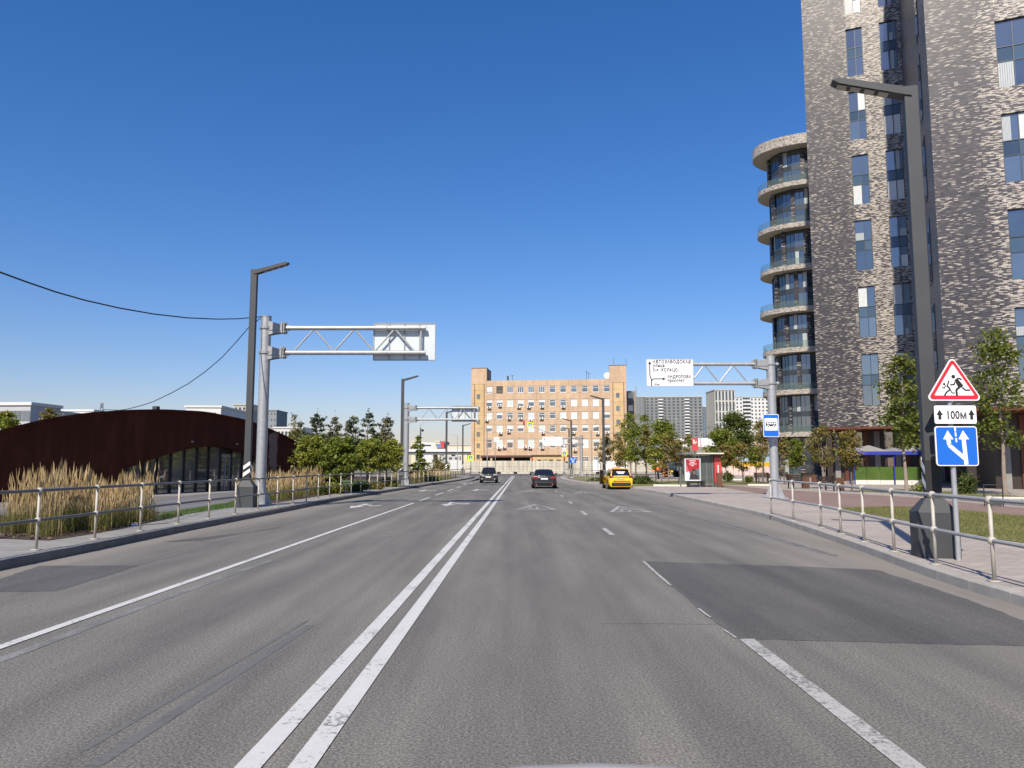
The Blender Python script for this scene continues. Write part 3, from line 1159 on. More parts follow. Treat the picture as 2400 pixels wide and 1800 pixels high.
# glazing units along the visible arc
T = [R(158)]
while T[-1] < R(292):
    t = T[-1]
    d = math.hypot(AW * math.sin(t), BW * math.cos(t))
    T.append(t + 1.55 / d)
levels = [0.0] + sorted(zlev)
rngr = random.Random(4)
GL2 = M('round_tower_glass', (.03, .045, .055), .05, 0, .3, .3, spec=.6)
GL2.node_tree.nodes['Principled BSDF'].inputs['IOR'].default_value = 2.2
vary_panes(GL2, (.008, .012, .016), (.06, .085, .10))
for li in range(len(levels) - 1):
    z0 = levels[li] + (.43 if li else 0)
    z1 = levels[li + 1] - (.43 if li < len(levels) - 2 else .88)
    for k in range(len(T) - 1):
        p, q = Vector(ell(T[k], AW, BW)), Vector(ell(T[k + 1], AW, BW))
        e = (q - p)
        L_ = e.length
        ang = math.atan2(e.y, e.x)
        # each unit is built flat in its own frame and laid along the curve
        m = Matrix.Translation((p.x, p.y, 0)) @ Matrix.Rotation(ang, 4, 'Z')

        def pb(mb, *a):
            return mb.bx(*a, m=m)
        fr = MB()
        H_ = z1 - z0
        a1, a2 = z0 + H_ * .42, z0 + H_ * .56
        xm = L_ * (.38 if (k + li) % 2 else .62)
        fw = .06
        pb(fr, 0, fw, 0, .1, z0, z1)
        pb(fr, L_ - fw, L_, 0, .1, z0, z1)
        pb(fr, xm - .03, xm + .03, .01, .1, z0, a1)
        pb(fr, xm - .03, xm + .03, .01, .1, a2, z1)
        pb(fr, fw, L_ - fw, .01, .1, a1, a2)
        pb(fr, fw, L_ - fw, .01, .1, z1 - .1, z1)
        pillar = (k + li) % 2 == 0
        w = fr.build('window', FRAME, rt)
        for (za, zb) in ((z0, a1), (a2, z1 - .1)):
            pn = MB()
            pb(pn, fw, L_ - fw, .05, .07, za, zb)
            pn.build('pane', GL2, w)
        if rngr.random() < .4:
            c = MB()
            za, zb = rngr.choice([(z0, a1), (a2, z1 - .1)])
            xa, xb = (fw, xm - .03) if rngr.random() < .5 else (xm + .03, L_ - fw)
            pb(c, xa, xb, .035, .049, za, zb)
            c.build('curtain', CURTAIN, w)
        if pillar:
            pl_ = MB()
            pb(pl_, -.30, .30, -.22, .0, z0, z1)
            pl_.build('brick_pillar', BR_PIL, rt)
# ------------------------------------------------------------------ orange panel office block at the end of the road
OB_A = -R(7.0)
_x, _y, _ = PY(1104, 1090, 195)
OB_O = (_x, _y)
ob = thing('office_block', 'six-storey orange panel office block with two stair towers closing the end of the road', 'building', (*OB_O, 0), OB_A)
OR = M('orange_wall_panel', (.51, .37, .25), .85, 0, .11, .8, .1, 20)
OR_Y = M('yellow_stair_panel', (.55, .40, .215), .85, 0, .10, .8)
add_streaks(OR)
add_streaks(OR_Y)
OR_D = M('panel_joint', (.33, .21, .13), .9, 0, .1, 2)
OR_S = M('dark_roof_felt', (.06, .055, .05), .9, 0, .1, 2)
PVC = M('white_window_frame', (.74, .74, .72), .45, 0, .03, 2)
ACW = M('air_conditioner_white', (.72, .71, .67), .5, 0, .05, 2)
BROWN = M('brown_canopy_roof', (.10, .05, .035), .7, 0, .2, 2)
SHADEIN = M('garage_shade', (.02, .018, .016), .8, 0, .2, 2)
PIPE = M('rusty_downpipe', (.17, .075, .04), .7, 0, .2, 4)


def z3(x, y):
    return (900 + x * .29837, 820 + y * .29837)


def OBL(x, y, yl=0.0):
    return PL(OB_O, OB_A, *z3(x, y), yl)


XE = OBL(1907, 600)[0]
ztop = (OBL(900, 242)[1] + OBL(1600, 230)[1]) / 2
xs_w = [OBL(x, 500)[0] for x in (826, 908, 990, 1073, 1156, 1240, 1324, 1408, 1493, 1579, 1665, 1752)]
rows_px = [(287, 332), (393, 440), (492, 538), (593, 640), (705, 768)]
rows_z = [tuple(sorted((OBL(1290, b)[1], OBL(1290, a)[1]))) for a, b in rows_px]
DEP = 14.0
xa_, xb_ = OBL(788, 600)[0], OBL(1800, 600)[0]
# backing walls just behind the panels (what shows in the joints)
bk = MB()
bk.bx(.02, XE - .02, .30, DEP, .0, ztop - .05)
bk.build('wall', OR_D, ob)
MB().bx(.3, XE - .3, .35, DEP - .3, ztop - .04, ztop).build('roof', OR_S, ob)
J = .035
# window-row piers and spandrel panels, one object each
edges = [xa_] + [(a + b) / 2 for a, b in zip(xs_w[:-1], xs_w[1:])] + [xb_]
ww = [.73, .73]
for ri, (z0, z1) in enumerate(rows_z):
    zb0, zb1 = z0 - .18, z1 + .18
    xs0 = [xa_] + [x + .80 for x in xs_w]
    xs1 = [x - .80 for x in xs_w] + [xb_]
    for a, b in zip(xs0, xs1):
        MB().bx(a + J / 2, b - J / 2, .05, .29, zb0 + J / 2, zb1 - J / 2).build('wall_panel', OR, ob)
bands = [(ztop, rows_z[0][1] + .18)] + [(rows_z[i][0] - .18, rows_z[i + 1][1] + .18) for i in range(4)] + [(rows_z[4][0] - .18, 0.0)]
for bi, (zt_, zb_) in enumerate(bands):
    cuts = [xa_] + [edges[k] for k in range(2 - bi % 2 + 0, 12, 2)] + [xb_]
    for a, b in zip(cuts[:-1], cuts[1:]):
        MB().bx(a + J / 2, b - J / 2, .05, .29, zb_ + J / 2, zt_ - J / 2).build('wall_panel', OR, ob)
# windows
kinds = [
    ['wh', 'dk', 'cas', 'cas', 'cas', 'cas', 'n', 'n', 'n', 'n', 'n', 'n'],
    ['b3', 'b3', 'b9', 'b5', 'b3', 'b3', 'n', 'n', 'bf', 'bf', 'bf', 'bf'],
    ['b9', 'b3', 'o', 'o', 'b9', 'o', 'n', 'bf', 'bf', 'bf', 'bf', 'b4'],
    ['b4', 'b9', 'b5', 'b4', 'b9', 'b9', 'n', 'b4', 'b3', 'b4', 'b3', 'b4'],
    ['n', 'b9', 'b2', 'b9', 'b9', 'b2', 'b4', 'b5', 'b5', 'bf', 'b2', 'n']]
FROST = M('frosted_pane', (.52, .60, .58), .3, 0, .1, 5, coat=.3)
for ri, (z0, z1) in enumerate(rows_z):
    for ci, xw in enumerate(xs_w):
        k = kinds[ri][ci]
        h = .78
        fr = MB()
        x0, x1 = xw - h, xw + h
        f = .09
        y0 = .08
        fr.bx(x0, x0 + f, y0, y0 + .12, z0 - .1, z1 + .1).bx(x1 - f, x1, y0, y0 + .12, z0 - .1, z1 + .1)
        fr.bx(x0 + f, x1 - f, y0, y0 + .12, z0 - .1, z0 - .1 + f).bx(x0 + f, x1 - f, y0, y0 + .12, z1 + .1 - f, z1 + .1)
        fr.bx(x0 - .05, x1 + .05, .0, y0 - .002, z0 - .16, z0 - .102)
        zm = z0 + (z1 - z0) * .68
        if k in ('cas', 'wh'):
            for q in (.33, .66):
                fr.bx(x0 + 2 * h * q - .05, x0 + 2 * h * q + .05, y0 + .002, y0 + .12, z0 - .1 + f, z1 + .1 - f)
        else:
            fr.bx(x0 + f, x1 - f, y0 + .002, y0 + .12, zm - .05, zm + .05)
        w = fr.build('window', FRAME if k == 'dk' else PVC, ob)
        gm = M('shutter_grille', (.10, .09, .07), .6, 0, .2, 3) if k == 'dk' else GLASS
        MB().bx(x0 + f, x1 - f, y0 + .07, y0 + .10, z0 - .1 + f, z1 + .1 - f).build('pane', gm, w)
        top = z1 + .1 - f
        cover = {'b2': .25, 'b3': .38, 'b4': .45, 'b5': .58, 'b9': .95, 'bf': 1.0, 'wh': .8}.get(k)
        if cover:
            lo = top - (top - (z0 - .1 + f)) * cover
            if k in ('b9', 'bf'):
                lo = z0 - .1 + f
            MB().bx(x0 + f, x1 - f, y0 + .05, y0 + .066, lo, top).build('blind', FROST if k == 'b9' else BLIND, w)
# stair towers
for (pa, pb, ptop, wx, wys) in ((686, 806, 145, 742, (273, 368, 468, 566, 664, 753, 843)), (1773, 1907, 122, 1838, (258, 357, 461, 566, 664))):
    a, b = OBL(pa, 500)[0], OBL(pb, 500)[0]
    if pa == 686:
        a = 0.0
    zt_ = OBL((pa + pb) / 2, ptop)[1]
    inner = (OBL(712, 500)[0], OBL(786, 500)[0]) if pa == 686 else (OBL(1800, 500)[0], OBL(1885, 500)[0])
    ww_ = OBL(wx, 500)[0]
    zc = [OBL(wx, y)[1] for y in wys]
    if pa != 686:
        zc += [zc[-1] - 3.2, zc[-1] - 6.4]
    q = ztop - .9
    # set-back stair strip as storey-high panels with window holes, plain side panels, head-house
    hd = MB().bx(a, b, .0, 7.5, q + J, zt_).build('stair_head', OR, ob)
    MB().bx(a - .06, b + .06, -.06, 7.56, zt_, zt_ + .1).build('coping', OR_S, hd)
    zz = sorted([0.0] + [(p + r_) / 2 for p, r_ in zip(zc[:-1], zc[1:])] + [q])
    for z0, z1 in zip(zz[:-1], zz[1:]):
        ops = [(ww_ - .42, ww_ + .42, c - .58, c + .58) for c in zc if z0 < c - .58 and c + .58 < z1]
        m = MB().facade(inner[0] + .02, inner[1] - .02, z0 + J / 2, z1 - J / 2, ops, y=.02, depth=.18)
        m.build('stair_panel', OR_Y, ob)
        for o in ops:
            fr = MB().bx(o[0] - .1, o[0], -.01, .05, o[2] - .1, o[3] + .1).bx(o[1], o[1] + .1, -.01, .05, o[2] - .1, o[3] + .1).bx(o[0], o[1], -.01, .05, o[2] - .1, o[2]).bx(o[0], o[1], -.01, .05, o[3], o[3] + .1)
            w = fr.build('window', OR_Y, ob)
            MB().bx(o[0], o[1], .17, .21, o[2], o[3]).build('pane', GLASS, w)
        if a < inner[0] - .2:
            MB().bx(a, inner[0] - .05, .0, .29, z0 + J / 2, z1 - J / 2).build('wall_panel', OR, ob)
        if b > inner[1] + .2:
            MB().bx(inner[1] + .05, b, .0, .29, z0 + J / 2, z1 - J / 2).build('wall_panel', OR, ob)
    for x in (inner[0] - .01, inner[1] + .01):
        MB().tube([(x, -.05, .2), (x, -.05, q)], .07, 6).build('downpipe', PIPE, ob)
# air conditioners with drip trays and brackets
first_ac = None
for (px, py) in ((827, 452), (911, 437), (1060, 448), (1138, 448), (1242, 446), (1409, 446), (807, 553), (983, 538), (1074, 538), (1153, 553), (1238, 537), (915, 653), (980, 641), (1248, 650), (1488, 650), (1677, 655), (1755, 648), (905, 770), (945, 764), (1110, 764), (1147, 768), (1243, 768), (1500, 788), (1662, 766)):
    x, z = OBL(px, py)
    if first_ac is None:
        first_ac = MB().bx(-.42, .42, -.42, -.05, -.26, .26).build('air_conditioner', ACW, ob)
        MB().tube([(-.08, -.44, 0), (-.08, -.421, 0)], .21, 12).build('fan_grille', BLACK, first_ac)
        MB().bx(-.46, .46, -.45, .04, -.36, -.30).bx(-.35, -.31, -.4, .04, -.30, -.262).bx(.31, .35, -.4, .04, -.30, -.262).build('bracket', PIPE, first_ac)
        first_ac.location = (x, 0, z)
    else:
        dup(first_ac, loc=(x, 0, z), parent=ob)
# garage lean-to along the foot
g0, g1 = OBL(775, 830), OBL(1170, 830)
mbg = MB()
mbg.bx(g0[0], g1[0], -3.2, .0, g0[1] - .5, g0[1]).build('canopy_roof', BROWN, ob)
for px in (777, 856, 1022, 1166):
    x = OBL(px, 850)[0]
    MB().bx(x - .25, x + .25, -3.0, -.01, 0, g0[1] - .51).build('canopy_pillar', OR, ob)
MB().bx(g0[0] + .3, g1[0] - .3, -.35, -.02, 0, g0[1] - .52).build('garage_shade_box', SHADEIN, ob)  # near-black box painted as the shade inside the garages
h0, h1 = OBL(1190, 824), OBL(1452, 824)
an = MB().facade(h0[0] - .5, h1[0], 0, h0[1] - .3, [(OBL(p, 850)[0] - .5, OBL(p, 850)[0] + .5, .9 + 1.2, 3.1) for p in (1228, 1272, 1318, 1379)], y=-2.6, depth=.3)
an.bx(h0[0] - .5, h1[0], -2.3, -.01, 0, h0[1] - .31)
ann = an.build('annex_wall', OR_Y, ob)
MB().bx(h0[0] - .7, h1[0] + .2, -2.9, -.01, h0[1] - .3, h0[1] - .05).build('annex_roof', BROWN, ann)
for p, mt in ((1228, GLASS), (1272, FROST), (1318, GLASS), (1379, GLASS)):
    x = OBL(p, 850)[0]
    MB().bx(x - .5, x + .5, -2.36, -2.31, 2.1, 3.1).build('pane', mt, ann)
for p in (1502, 1585, 1670, 1750):
    x, z = OBL(p, 855)
    fr = MB().bx(x - .75, x + .75, .03, .06, z - .55, z + .55)
    w = fr.build('window', PVC, ob)
    for i in range(3):
        for j in range(2):
            MB().bx(x - .68 + i * .47, x - .68 + i * .47 + .40, .012, .032, z - .48 + j * .5, z - .48 + j * .5 + .42).build('pane', GLASS, w)
# roof clutter
ac0 = MB().tube([(OBL(957, 236)[0], 4, ztop), (OBL(957, 236)[0], 4, ztop + 1.6)], .22, 8).build('vent_stack', OR_S, ob)
for px, h in ((993, 1.8), (1588, 2.6), (1606, 2.2)):
    x = OBL(px, 236)[0]
    MB().tube([(x, 4, ztop), (x, 4, ztop + h)], .06, 6).tube([(x - .4, 4, ztop + h * .9), (x + .4, 4, ztop + h * .9)], .05, 6).build('aerial', OR_S, ob)
x = OBL(1755, 214)[0]
MB().tube([(x, 3, ztop), (x, 3, ztop + .9)], .08, 6).tube([(x, 2.9, ztop + 1.2), (x, 2.5, ztop + 1.35)], [.9, .1], 14).build('satellite_dish', ACW, ob)
for px in (1803, 1903):
    x = OBL(px, 110)[0]
    zt_ = OBL(px, 122)[1]
    MB().tube([(x, 1, zt_), (x, 1, zt_ + 1.9)], .04, 5).build('aerial', OR_S, ob)
# lower rear wing showing past the right corner
OLD = M('grey_render', (.27, .235, .20), .9, 0, .15, .6)
rw = MB().facade(XE, XE + 2.6, 0, ztop - 2.2, [], y=9.0)
rw.bx(XE + .01, XE + 2.6, 9.01, 24, 0, ztop - 2.2).build('rear_wing', OLD, ob)
for z in np.arange(2.5, ztop - 4, 3.3):
    MB().bx(XE + .7, XE + 1.9, 8.9, 8.99, z, z + 1.5).build('pane', GLASS, ob)
MB().tube([(XE + 2.75, 8.8, 0), (XE + 2.75, 8.8, ztop - 1)], .12, 6).build('downpipe', GALV, ob)

# ------------------------------------------------------------------ concrete panel fence with a striped kerb
FY = 160.0
zf = PY(1200, 1080, FY)[2]
FENCE = M('fence_concrete', (.56, .53, .445), .9, 0, .14, 1.5, .15, 12)
fx0, fx1 = PY(1086, 1090, FY)[0], PY(1560, 1090, FY)[0]
add_streaks(FENCE, .75)
verge = MB()
verge.bx(-40, 60, 156.6, 180, -.05, .30)
struct(verge.build('verge', turf('dusty_verge', (.14, .12, .07), (.20, .18, .12), (.17, .17, .07))))
fen = thing('concrete_fence', 'pale concrete panel fence with ribbed sections in front of the orange office block', 'fence', (fx0, FY, .29))
px_ = 1.66
npan = int((fx1 - fx0) / px_)
pm = None
h = zf - .30
for i in range(npan):
    x = i * px_
    if pm is None:
        mb = MB().bx(.05, px_ - .05, 0, .10, 0, h)
        for k in range(4):
            a = .12 + k * (h - .2) / 4
            mb.bx(.14, px_ - .14, -.045, -.001, a, a + (h - .2) / 4 - .07)
        pm = mb.build('fence_panel', FENCE, fen)
        pp = MB().bx(-.05, .05, -.06, .14, 0, h + .05).build('fence_post', CONC, fen)
    else:
        a, b = dup(pm, loc=(x, 0, 0), parent=fen), dup(pp, loc=(x, 0, 0), parent=fen)
kst = None
kf = struct(link('kerb', None, None, (fx0, 156.4, 0)))
for i in range(int((fx1 - fx0) / 1.66)):
    m = BLACK if i % 2 == 0 and 2 < i < 17 else WHITE if 2 < i < 17 else KERBC
    MB().bx(i * 1.66 + (.45 if m is BLACK else -.36), i * 1.66 + (1.13 if m is BLACK else 2.10 if 2 < i < 17 else 1.3), -.15, .15, 0, .42).build('kerb_stone', m, kf) if m is not WHITE else MB().bx(i * 1.66 - .5, i * 1.66 + 2.08, -.14, .14, 0, .40).build('kerb_stone', FENCE, kf)

# ------------------------------------------------------------------ distant apartment blocks
def far_block(name, label, cx, Y, w, d, h, rz, wall, nfl, ncol, win=(1.3, 1.5), cat='building', glass=GLASS, balc=(), bal_mat=None, z_first=2.0, skip=lambda r, c: False, rowmax=99, coping=None):
    t = thing(name, label, cat, (cx, Y, 0), rz)
    MB().bx(-w / 2, w / 2, 0, d, 0, h).build('wall', wall, t)
    MB().bx(-w / 2 - .3, w / 2 + .3, -.3, d + .3, h, h + max(.6, h * .012)).build('parapet', coping or wall, t)
    fh, cw = (h - z_first) / nfl, w / ncol
    proto = None
    for r_ in range(nfl):
        if nfl - r_ > rowmax:
            continue
        for c in range(ncol):
            if c in balc or skip(r_, c):
                continue
            x, z = -w / 2 + (c + .5) * cw, z_first + (r_ + .5) * fh
            if proto is None:
                fr = MB()
                a, b = cw * win[0] / 2, fh * win[1] / 2
                fr.bx(-a, a, -.10, -.002, -b, b)
                proto = fr.build('window', glass, t)
                proto.location = (x, 0, z)
            else:
                dup(proto, loc=(x, 0, z), parent=t)
        for c in balc:
            x, z = -w / 2 + (c + .5) * cw, z_first + r_ * fh
            MB().bx(x - cw * .52, x + cw * .52, -1.6, -.01, z, z + fh * .45).build('balcony', bal_mat or wall, t)
            MB().bx(x - cw * .5, x + cw * .5, -.12, -.01, z + fh * .45, z + fh * .98).build('pane', glass, t)
    return t


FG = M('far_dark_grey_cladding', (.19, .20, .20), .8, 0, .22, .06)
FB = M('far_beige_wall', (.44, .42, .37), .9, 0, .10, .05)
FW = M('far_white_wall', (.60, .60, .585), .9, 0, .06, .05)
FGL = M('far_window_glass', (.06, .08, .10), .15, 0, .3, .2)
FGL2 = M('far_window_glass_pale', (.15, .17, .19), .2, 0, .3, .2)


def pos(u, Y):
    return PY(u, 1090, Y)[0]


def zat(v, Y, u=1200):
    return PY(u, v, Y)[2]


Y1 = 620.0
xa, xb = pos(1493, Y1), pos(1612, Y1)
far_block('apartment_block', 'long dark grey apartment block with two columns of white balconies behind the trees', (pos(1516, Y1) + pos(1648, Y1)) / 2, Y1, pos(1648, Y1) - pos(1516, Y1), 30, zat(931, Y1), -R(6), FG, 22, 13, (.5, .5), balc=(3, 9), bal_mat=FW, glass=FGL, rowmax=19, coping=FB)
far_block('apartment_block', 'narrow end block of dark grey cladding left of the long balcony block', (pos(1493, Y1) + pos(1515.5, Y1)) / 2, Y1 + 4, pos(1515.5, Y1) - pos(1493, Y1), 26, zat(930, Y1), 0, FG, 22, 3, (.4, .62), glass=FGL2, rowmax=19, coping=FB)
Y2 = 900.0
far_block('apartment_block', 'slim blue-grey glass tower with pale cap between two apartment blocks', (pos(1651, Y2) + pos(1676, Y2)) / 2, Y2, pos(1676, Y2) - pos(1651, Y2), 30, zat(953, Y2), 0, M('far_blue_glass', (.12, .16, .19), .3, .1, .15, .05), 16, 5, (.7, .8), glass=FGL2, rowmax=13, coping=FW)
Y3 = 560.0
t3 = far_block('apartment_block', 'tall cream tower with long vertical dark windows above the dense green tree', (pos(1679, Y3) + pos(1728, Y3)) / 2, Y3, pos(1728, Y3) - pos(1679, Y3), 22, zat(915, Y3), R(2), FB, 7, 6, (.5, .86), glass=FGL, rowmax=6)
for k in range(3):
    z = zat(915, Y3) * (.42 + .2 * k)
    for c in range(6):
        w = pos(1728, Y3) - pos(1679, Y3)
        MB().bx(-w / 2 + (c + .78) * w / 6, -w / 2 + (c + 1.0) * w / 6 - .1, -.14, -.004, z, z + zat(915, Y3) * .16).build('white_panel', FW, t3)
Y4 = 600.0
far_block('apartment_block', 'white apartment block with small square windows and a balcony stack beside the sign gantry pole', (pos(1728, Y4) + pos(1815, Y4)) / 2, Y4, pos(1815, Y4) - pos(1728, Y4), 20, zat(932, Y4), 0, FW, 18, 10, (.42, .48), glass=FGL, balc=(2, 3), bal_mat=FW, rowmax=14, coping=FB)

# far-left skyline over the rusty pavilion
Y5 = 150.0
b1 = far_block('office_building', 'pale grey flat-roofed office with two window bands at the left end of the skyline', (pos(-60, Y5) + pos(66, Y5)) / 2, Y5, pos(66, Y5) - pos(-60, Y5), 9, zat(950, Y5), -R(4), M('pale_grey_render', (.42, .43, .44), .9, 0, .1, .4), 3, 12, (.82, .48), glass=GLASS, z_first=1.0, coping=FW)
Y6 = 260.0
far_block('office_building', 'long white office with a dotted cornice behind the rusty arch roof', (pos(134, Y6) + pos(212, Y6)) / 2, Y6, pos(212, Y6) - pos(134, Y6), 20, zat(964, Y6), 0, FW, 5, 14, (.5, .55), glass=FGL2, rowmax=2)
far_block('office_building', 'small white office partly hidden by a treetop at the far left', (pos(86, 240) + pos(110, 240)) / 2, 240, pos(132, 240) - pos(84, 240), 20, zat(966, 240), 0, M('far_cream_wall', (.5, .49, .45), .9, 0, .1, .1), 5, 6, (.5, .5), glass=FGL, rowmax=3)
far_block('warehouse', 'white windowless warehouse peeking over the crest of the rusty arch', (pos(430, 230) + pos(512, 230)) / 2, 230, pos(512, 230) - pos(430, 230), 26, zat(955, 230), R(3), FW, 4, 3, (.1, .3), glass=FGL, rowmax=1)
far_block('apartment_block', 'stepped beige block rising right behind the left lamp post', (pos(545, 300) + pos(580, 300)) / 2, 300, pos(584, 300) - pos(545, 300), 20, zat(950, 300), 0, FB, 7, 4, (.5, .5), glass=FGL, rowmax=3)
far_block('office_building', 'low beige block beside the stepped block behind the lamp post', (pos(535, 280) + pos(585, 280)) / 2, 280, pos(587, 280) - pos(535, 280), 12, zat(965, 280), 0, M('far_grey_beige_wall', (.36, .34, .31), .9, 0, .1, .1), 5, 5, (.4, .4), glass=FGL, rowmax=3)
far_block('apartment_block', 'grey slab tower just right of the left sign gantry pole', (pos(620, 420) + pos(637, 420)) / 2, 420, pos(638, 420) - pos(606, 420), 20, zat(963, 420), 0, M('far_mid_grey_wall', (.22, .24, .26), .9, 0, .1, .1), 9, 4, (.3, .3), glass=FGL, rowmax=6)
far_block('office_building', 'white office with a ladder of windows above the pine tops', (pos(640, 300) + pos(705, 300)) / 2, 300, pos(708, 300) - pos(640, 300), 16, zat(1004, 300), 0, FW, 3, 8, (.6, .5), glass=FGL, rowmax=2)
# lattice mast
mt = thing('lattice_mast', 'small dark lattice mast on the left skyline', 'mast', (pos(231, 400), 400, 0))
zt_ = zat(944, 400)
mm = MB()
for sx in (-1, 1):
    mm.tube([(sx * 2.2, 0, 0), (sx * .5, 0, zt_)], .22, 5)
mm.build('leg', M('mast_steel', (.12, .14, .15), .6), mt)
mb = MB()
for k in range(9):
    z0, z1 = zt_ * k / 9, zt_ * (k + 1) / 9
    w0, w1 = 2.2 - 1.7 * k / 9, 2.2 - 1.7 * (k + 1) / 9
    mb.tube([(-w0, 0, z0), (w1, 0, z1)], .14, 4).tube([(w0, 0, z0), (-w1, 0, z1)], .14, 4)
mb.build('brace', _mc['mast_steel'], mt)

# ------------------------------------------------------------------ viaduct and warehouses in the gap left of the office block
VY = 300.0
VW = M('viaduct_white', (.62, .62, .61), .8, 0, .06, .2)
VG = M('viaduct_beam', (.20, .21, .22), .8, 0, .1, .2)
via = thing('viaduct', 'white elevated road deck crossing behind the trees left of the office block', 'bridge', (0, VY, 0))
vx0, vx1 = pos(905, VY), pos(1112, VY)
zd0, zd1, zd2 = zat(1064, VY), zat(1059, VY), zat(1052, VY)
MB().bx(vx0 - 20, vx1 + 10, 0, 12, zd1, zd2).build('parapet', VW, via)
MB().bx(vx0 - 20, vx1 + 10, .6, 11.4, zat(1065, VY), zd1 - .01).build('beam', VG, via)
for u in (925, 975, 1017, 1060, 1098):
    x = pos(u, VY)
    MB().bx(x - .6, x + .6, 3, 8, 0, zat(1065, VY) - .01).build('pier', CONC, via)
W1, W1Y = M('cream_wall', (.60, .56, .40), .9, 0, .06, .2), 380.0
wh = thing('warehouse', 'cream and white warehouse with two stubby towers beyond the viaduct', 'warehouse', (0, W1Y, 0))
for (ua, ub, va, m, nm) in ((963, 974, 1033, W1, 'tower_block'), (1019, 1030, 1033, W1, 'tower_block'), (974.2, 1018.8, 1037, VW, 'hall'), (1030.2, 1045, 1034, VG, 'side_hall')):
    a, b = pos(ua, W1Y), pos(ub, W1Y)
    p = MB().bx(a, b, 0, 20, 0, zat(va, W1Y)).build(nm, m, wh)
    if nm == 'tower_block':
        for q in (.25, .65):
            x = a + (b - a) * q
            MB().bx(x, x + .5, -.06, -.004, zat(1037.5, W1Y), zat(1035.5, W1Y)).build('window', FGL, p)
            MB().bx(x, x + .4, -.06, -.004, zat(1046, W1Y), zat(1041, W1Y)).build('window', FGL, p)
a, b = pos(992, W1Y), pos(1010, W1Y)
MB().bx(a, b, -.06, -.004, zat(1045.5, W1Y), zat(1042.5, W1Y)).build('wall_sign', BLACK, wh)
wh2 = thing('warehouse', 'long cream warehouse beyond the viaduct against the office block', 'warehouse', (0, 360, 0))
MB().bx(pos(1041, 360), pos(1116, 360), 0, 15, 0, zat(1044, 360)).build('hall', M('pale_cream_wall', (.62, .57, .42), .9, 0, .06, .2), wh2)
MB().bx(pos(1041, 360), pos(1116, 360), -.3, 15.3, zat(1044, 360), zat(1043, 360)).build('roof', VW, wh2)
mc = thing('shop_building', 'small pale building with dark upper windows under the viaduct', 'building', (pos(1058, 230), 230, 0))
MB().bx(-3.2, 3.2, 0, 6, 0, zat(1079, 230)).build('lower_wall', FW, mc)
MB().bx(-3.2, 2.4, .5, 5.5, zat(1079, 230), zat(1069, 230)).build('upper_wall', M('far_light_grey', (.45, .45, .45), .9), mc)
for k in range(3):
    MB().bx(-2.6 + k * 1.8, -1.7 + k * 1.8, .44, .49, zat(1077, 230), zat(1072, 230)).build('window', FGL, mc)
tr = thing('truck', 'red and dark lorry driving on the viaduct', 'truck', (0, VY + 3, zd2 + .02))
MB().bx(pos(1031, VY), pos(1039, VY), 0, 2.4, .3, 2.9).build('cargo_box', M('truck_red', (.5, .05, .05), .5), tr)
MB().bx(pos(1039.3, VY), pos(1042.5, VY), 0, 2.3, .3, 2.2).build('cab', BLACK, tr)
MB().bx(pos(1031, VY), pos(1042, VY), .1, 2.2, 0, .28).build('wheel', BLACK, tr)
cb = thing('van', 'blue and white van on the viaduct ahead of the red lorry', 'van', (0, VY + 3, zd2 + .02))
MB().bx(pos(1022, VY), pos(1031, VY), 0, 2.1, .35, 1.9).build('body', M('van_blue', (.12, .20, .42), .4), cb)
MB().bx(pos(1022.5, VY), pos(1030.5, VY), .1, 2.0, 0, .33).build('wheel', BLACK, cb)
# low hoardings and walls on the right behind the plaza trees
hw = thing('hoarding', 'white hoarding wall behind the trees at the bus stop', 'hoarding', (0, 190, 0))
n_ = 12
for i in range(n_):
    a, b = pos(1560 + i * 11.5, 190), pos(1560 + (i + 1) * 11.5, 190)
    MB().bx(a + .03, b - .03, 0, .3, zat(1047, 190), zat(1027, 190)).build('hoarding_panel', WHITE, hw)
MB().bx(pos(1560, 190), pos(1698, 190), .05, .25, 0, zat(1047, 190) - .01).build('base_wall', OLD, hw)
bw = thing('boundary_wall', 'pinkish beige retaining wall right of the white hoarding', 'wall', (0, 185, 0))
for i in range(7):
    a, b = pos(1698 + i * 18, 185), pos(1698 + (i + 1) * 18, 185)
    MB().bx(a + .03, b - .03, 0, 1.5, 0, zat(1032, 185)).build('wall_panel', M('pink_beige_wall', (.46, .37, .30), .9, 0, .12, .5), bw)
MB().bx(pos(1698, 185), pos(1824, 185), -.2, 1.7, zat(1032, 185), zat(1030.5, 185)).build('coping', CONC, bw)
wt = thing('hoarding', 'white construction hoarding right of the concrete fence behind the taxi', 'hoarding', (0, 150, 0))
for i in range(6):
    a, b = pos(1418 + i * 8.5, 150), pos(1418 + (i + 1) * 8.5, 150)
    MB().bx(a + .03, b - .03, 0, .2, .1, zat(1081 + (i % 2) * 1.0, 150)).build('hoarding_panel', WHITE, wt)
wg = thing('gate', 'white sheet gate in the concrete fence left of the taxi', 'gate', (0, 157.5, .29))
a, b = pos(1390, 157.5), pos(1399.5, 157.5)
MB().bx(a, b, 0, .1, 0, zat(1078, 157.5) - .29).build('door_leaf', WHITE, wg)
MB().bx(b + .02, b + .35, -.05, .15, 0, zat(1077, 157.5) - .29).build('gate_post', SIGNBACK, wg)
MB().bx(b + .37, pos(1404, 157.5) + .3, 0, .1, 0, zat(1082, 157.5) - .29).build('door_leaf', WHITE, wg)
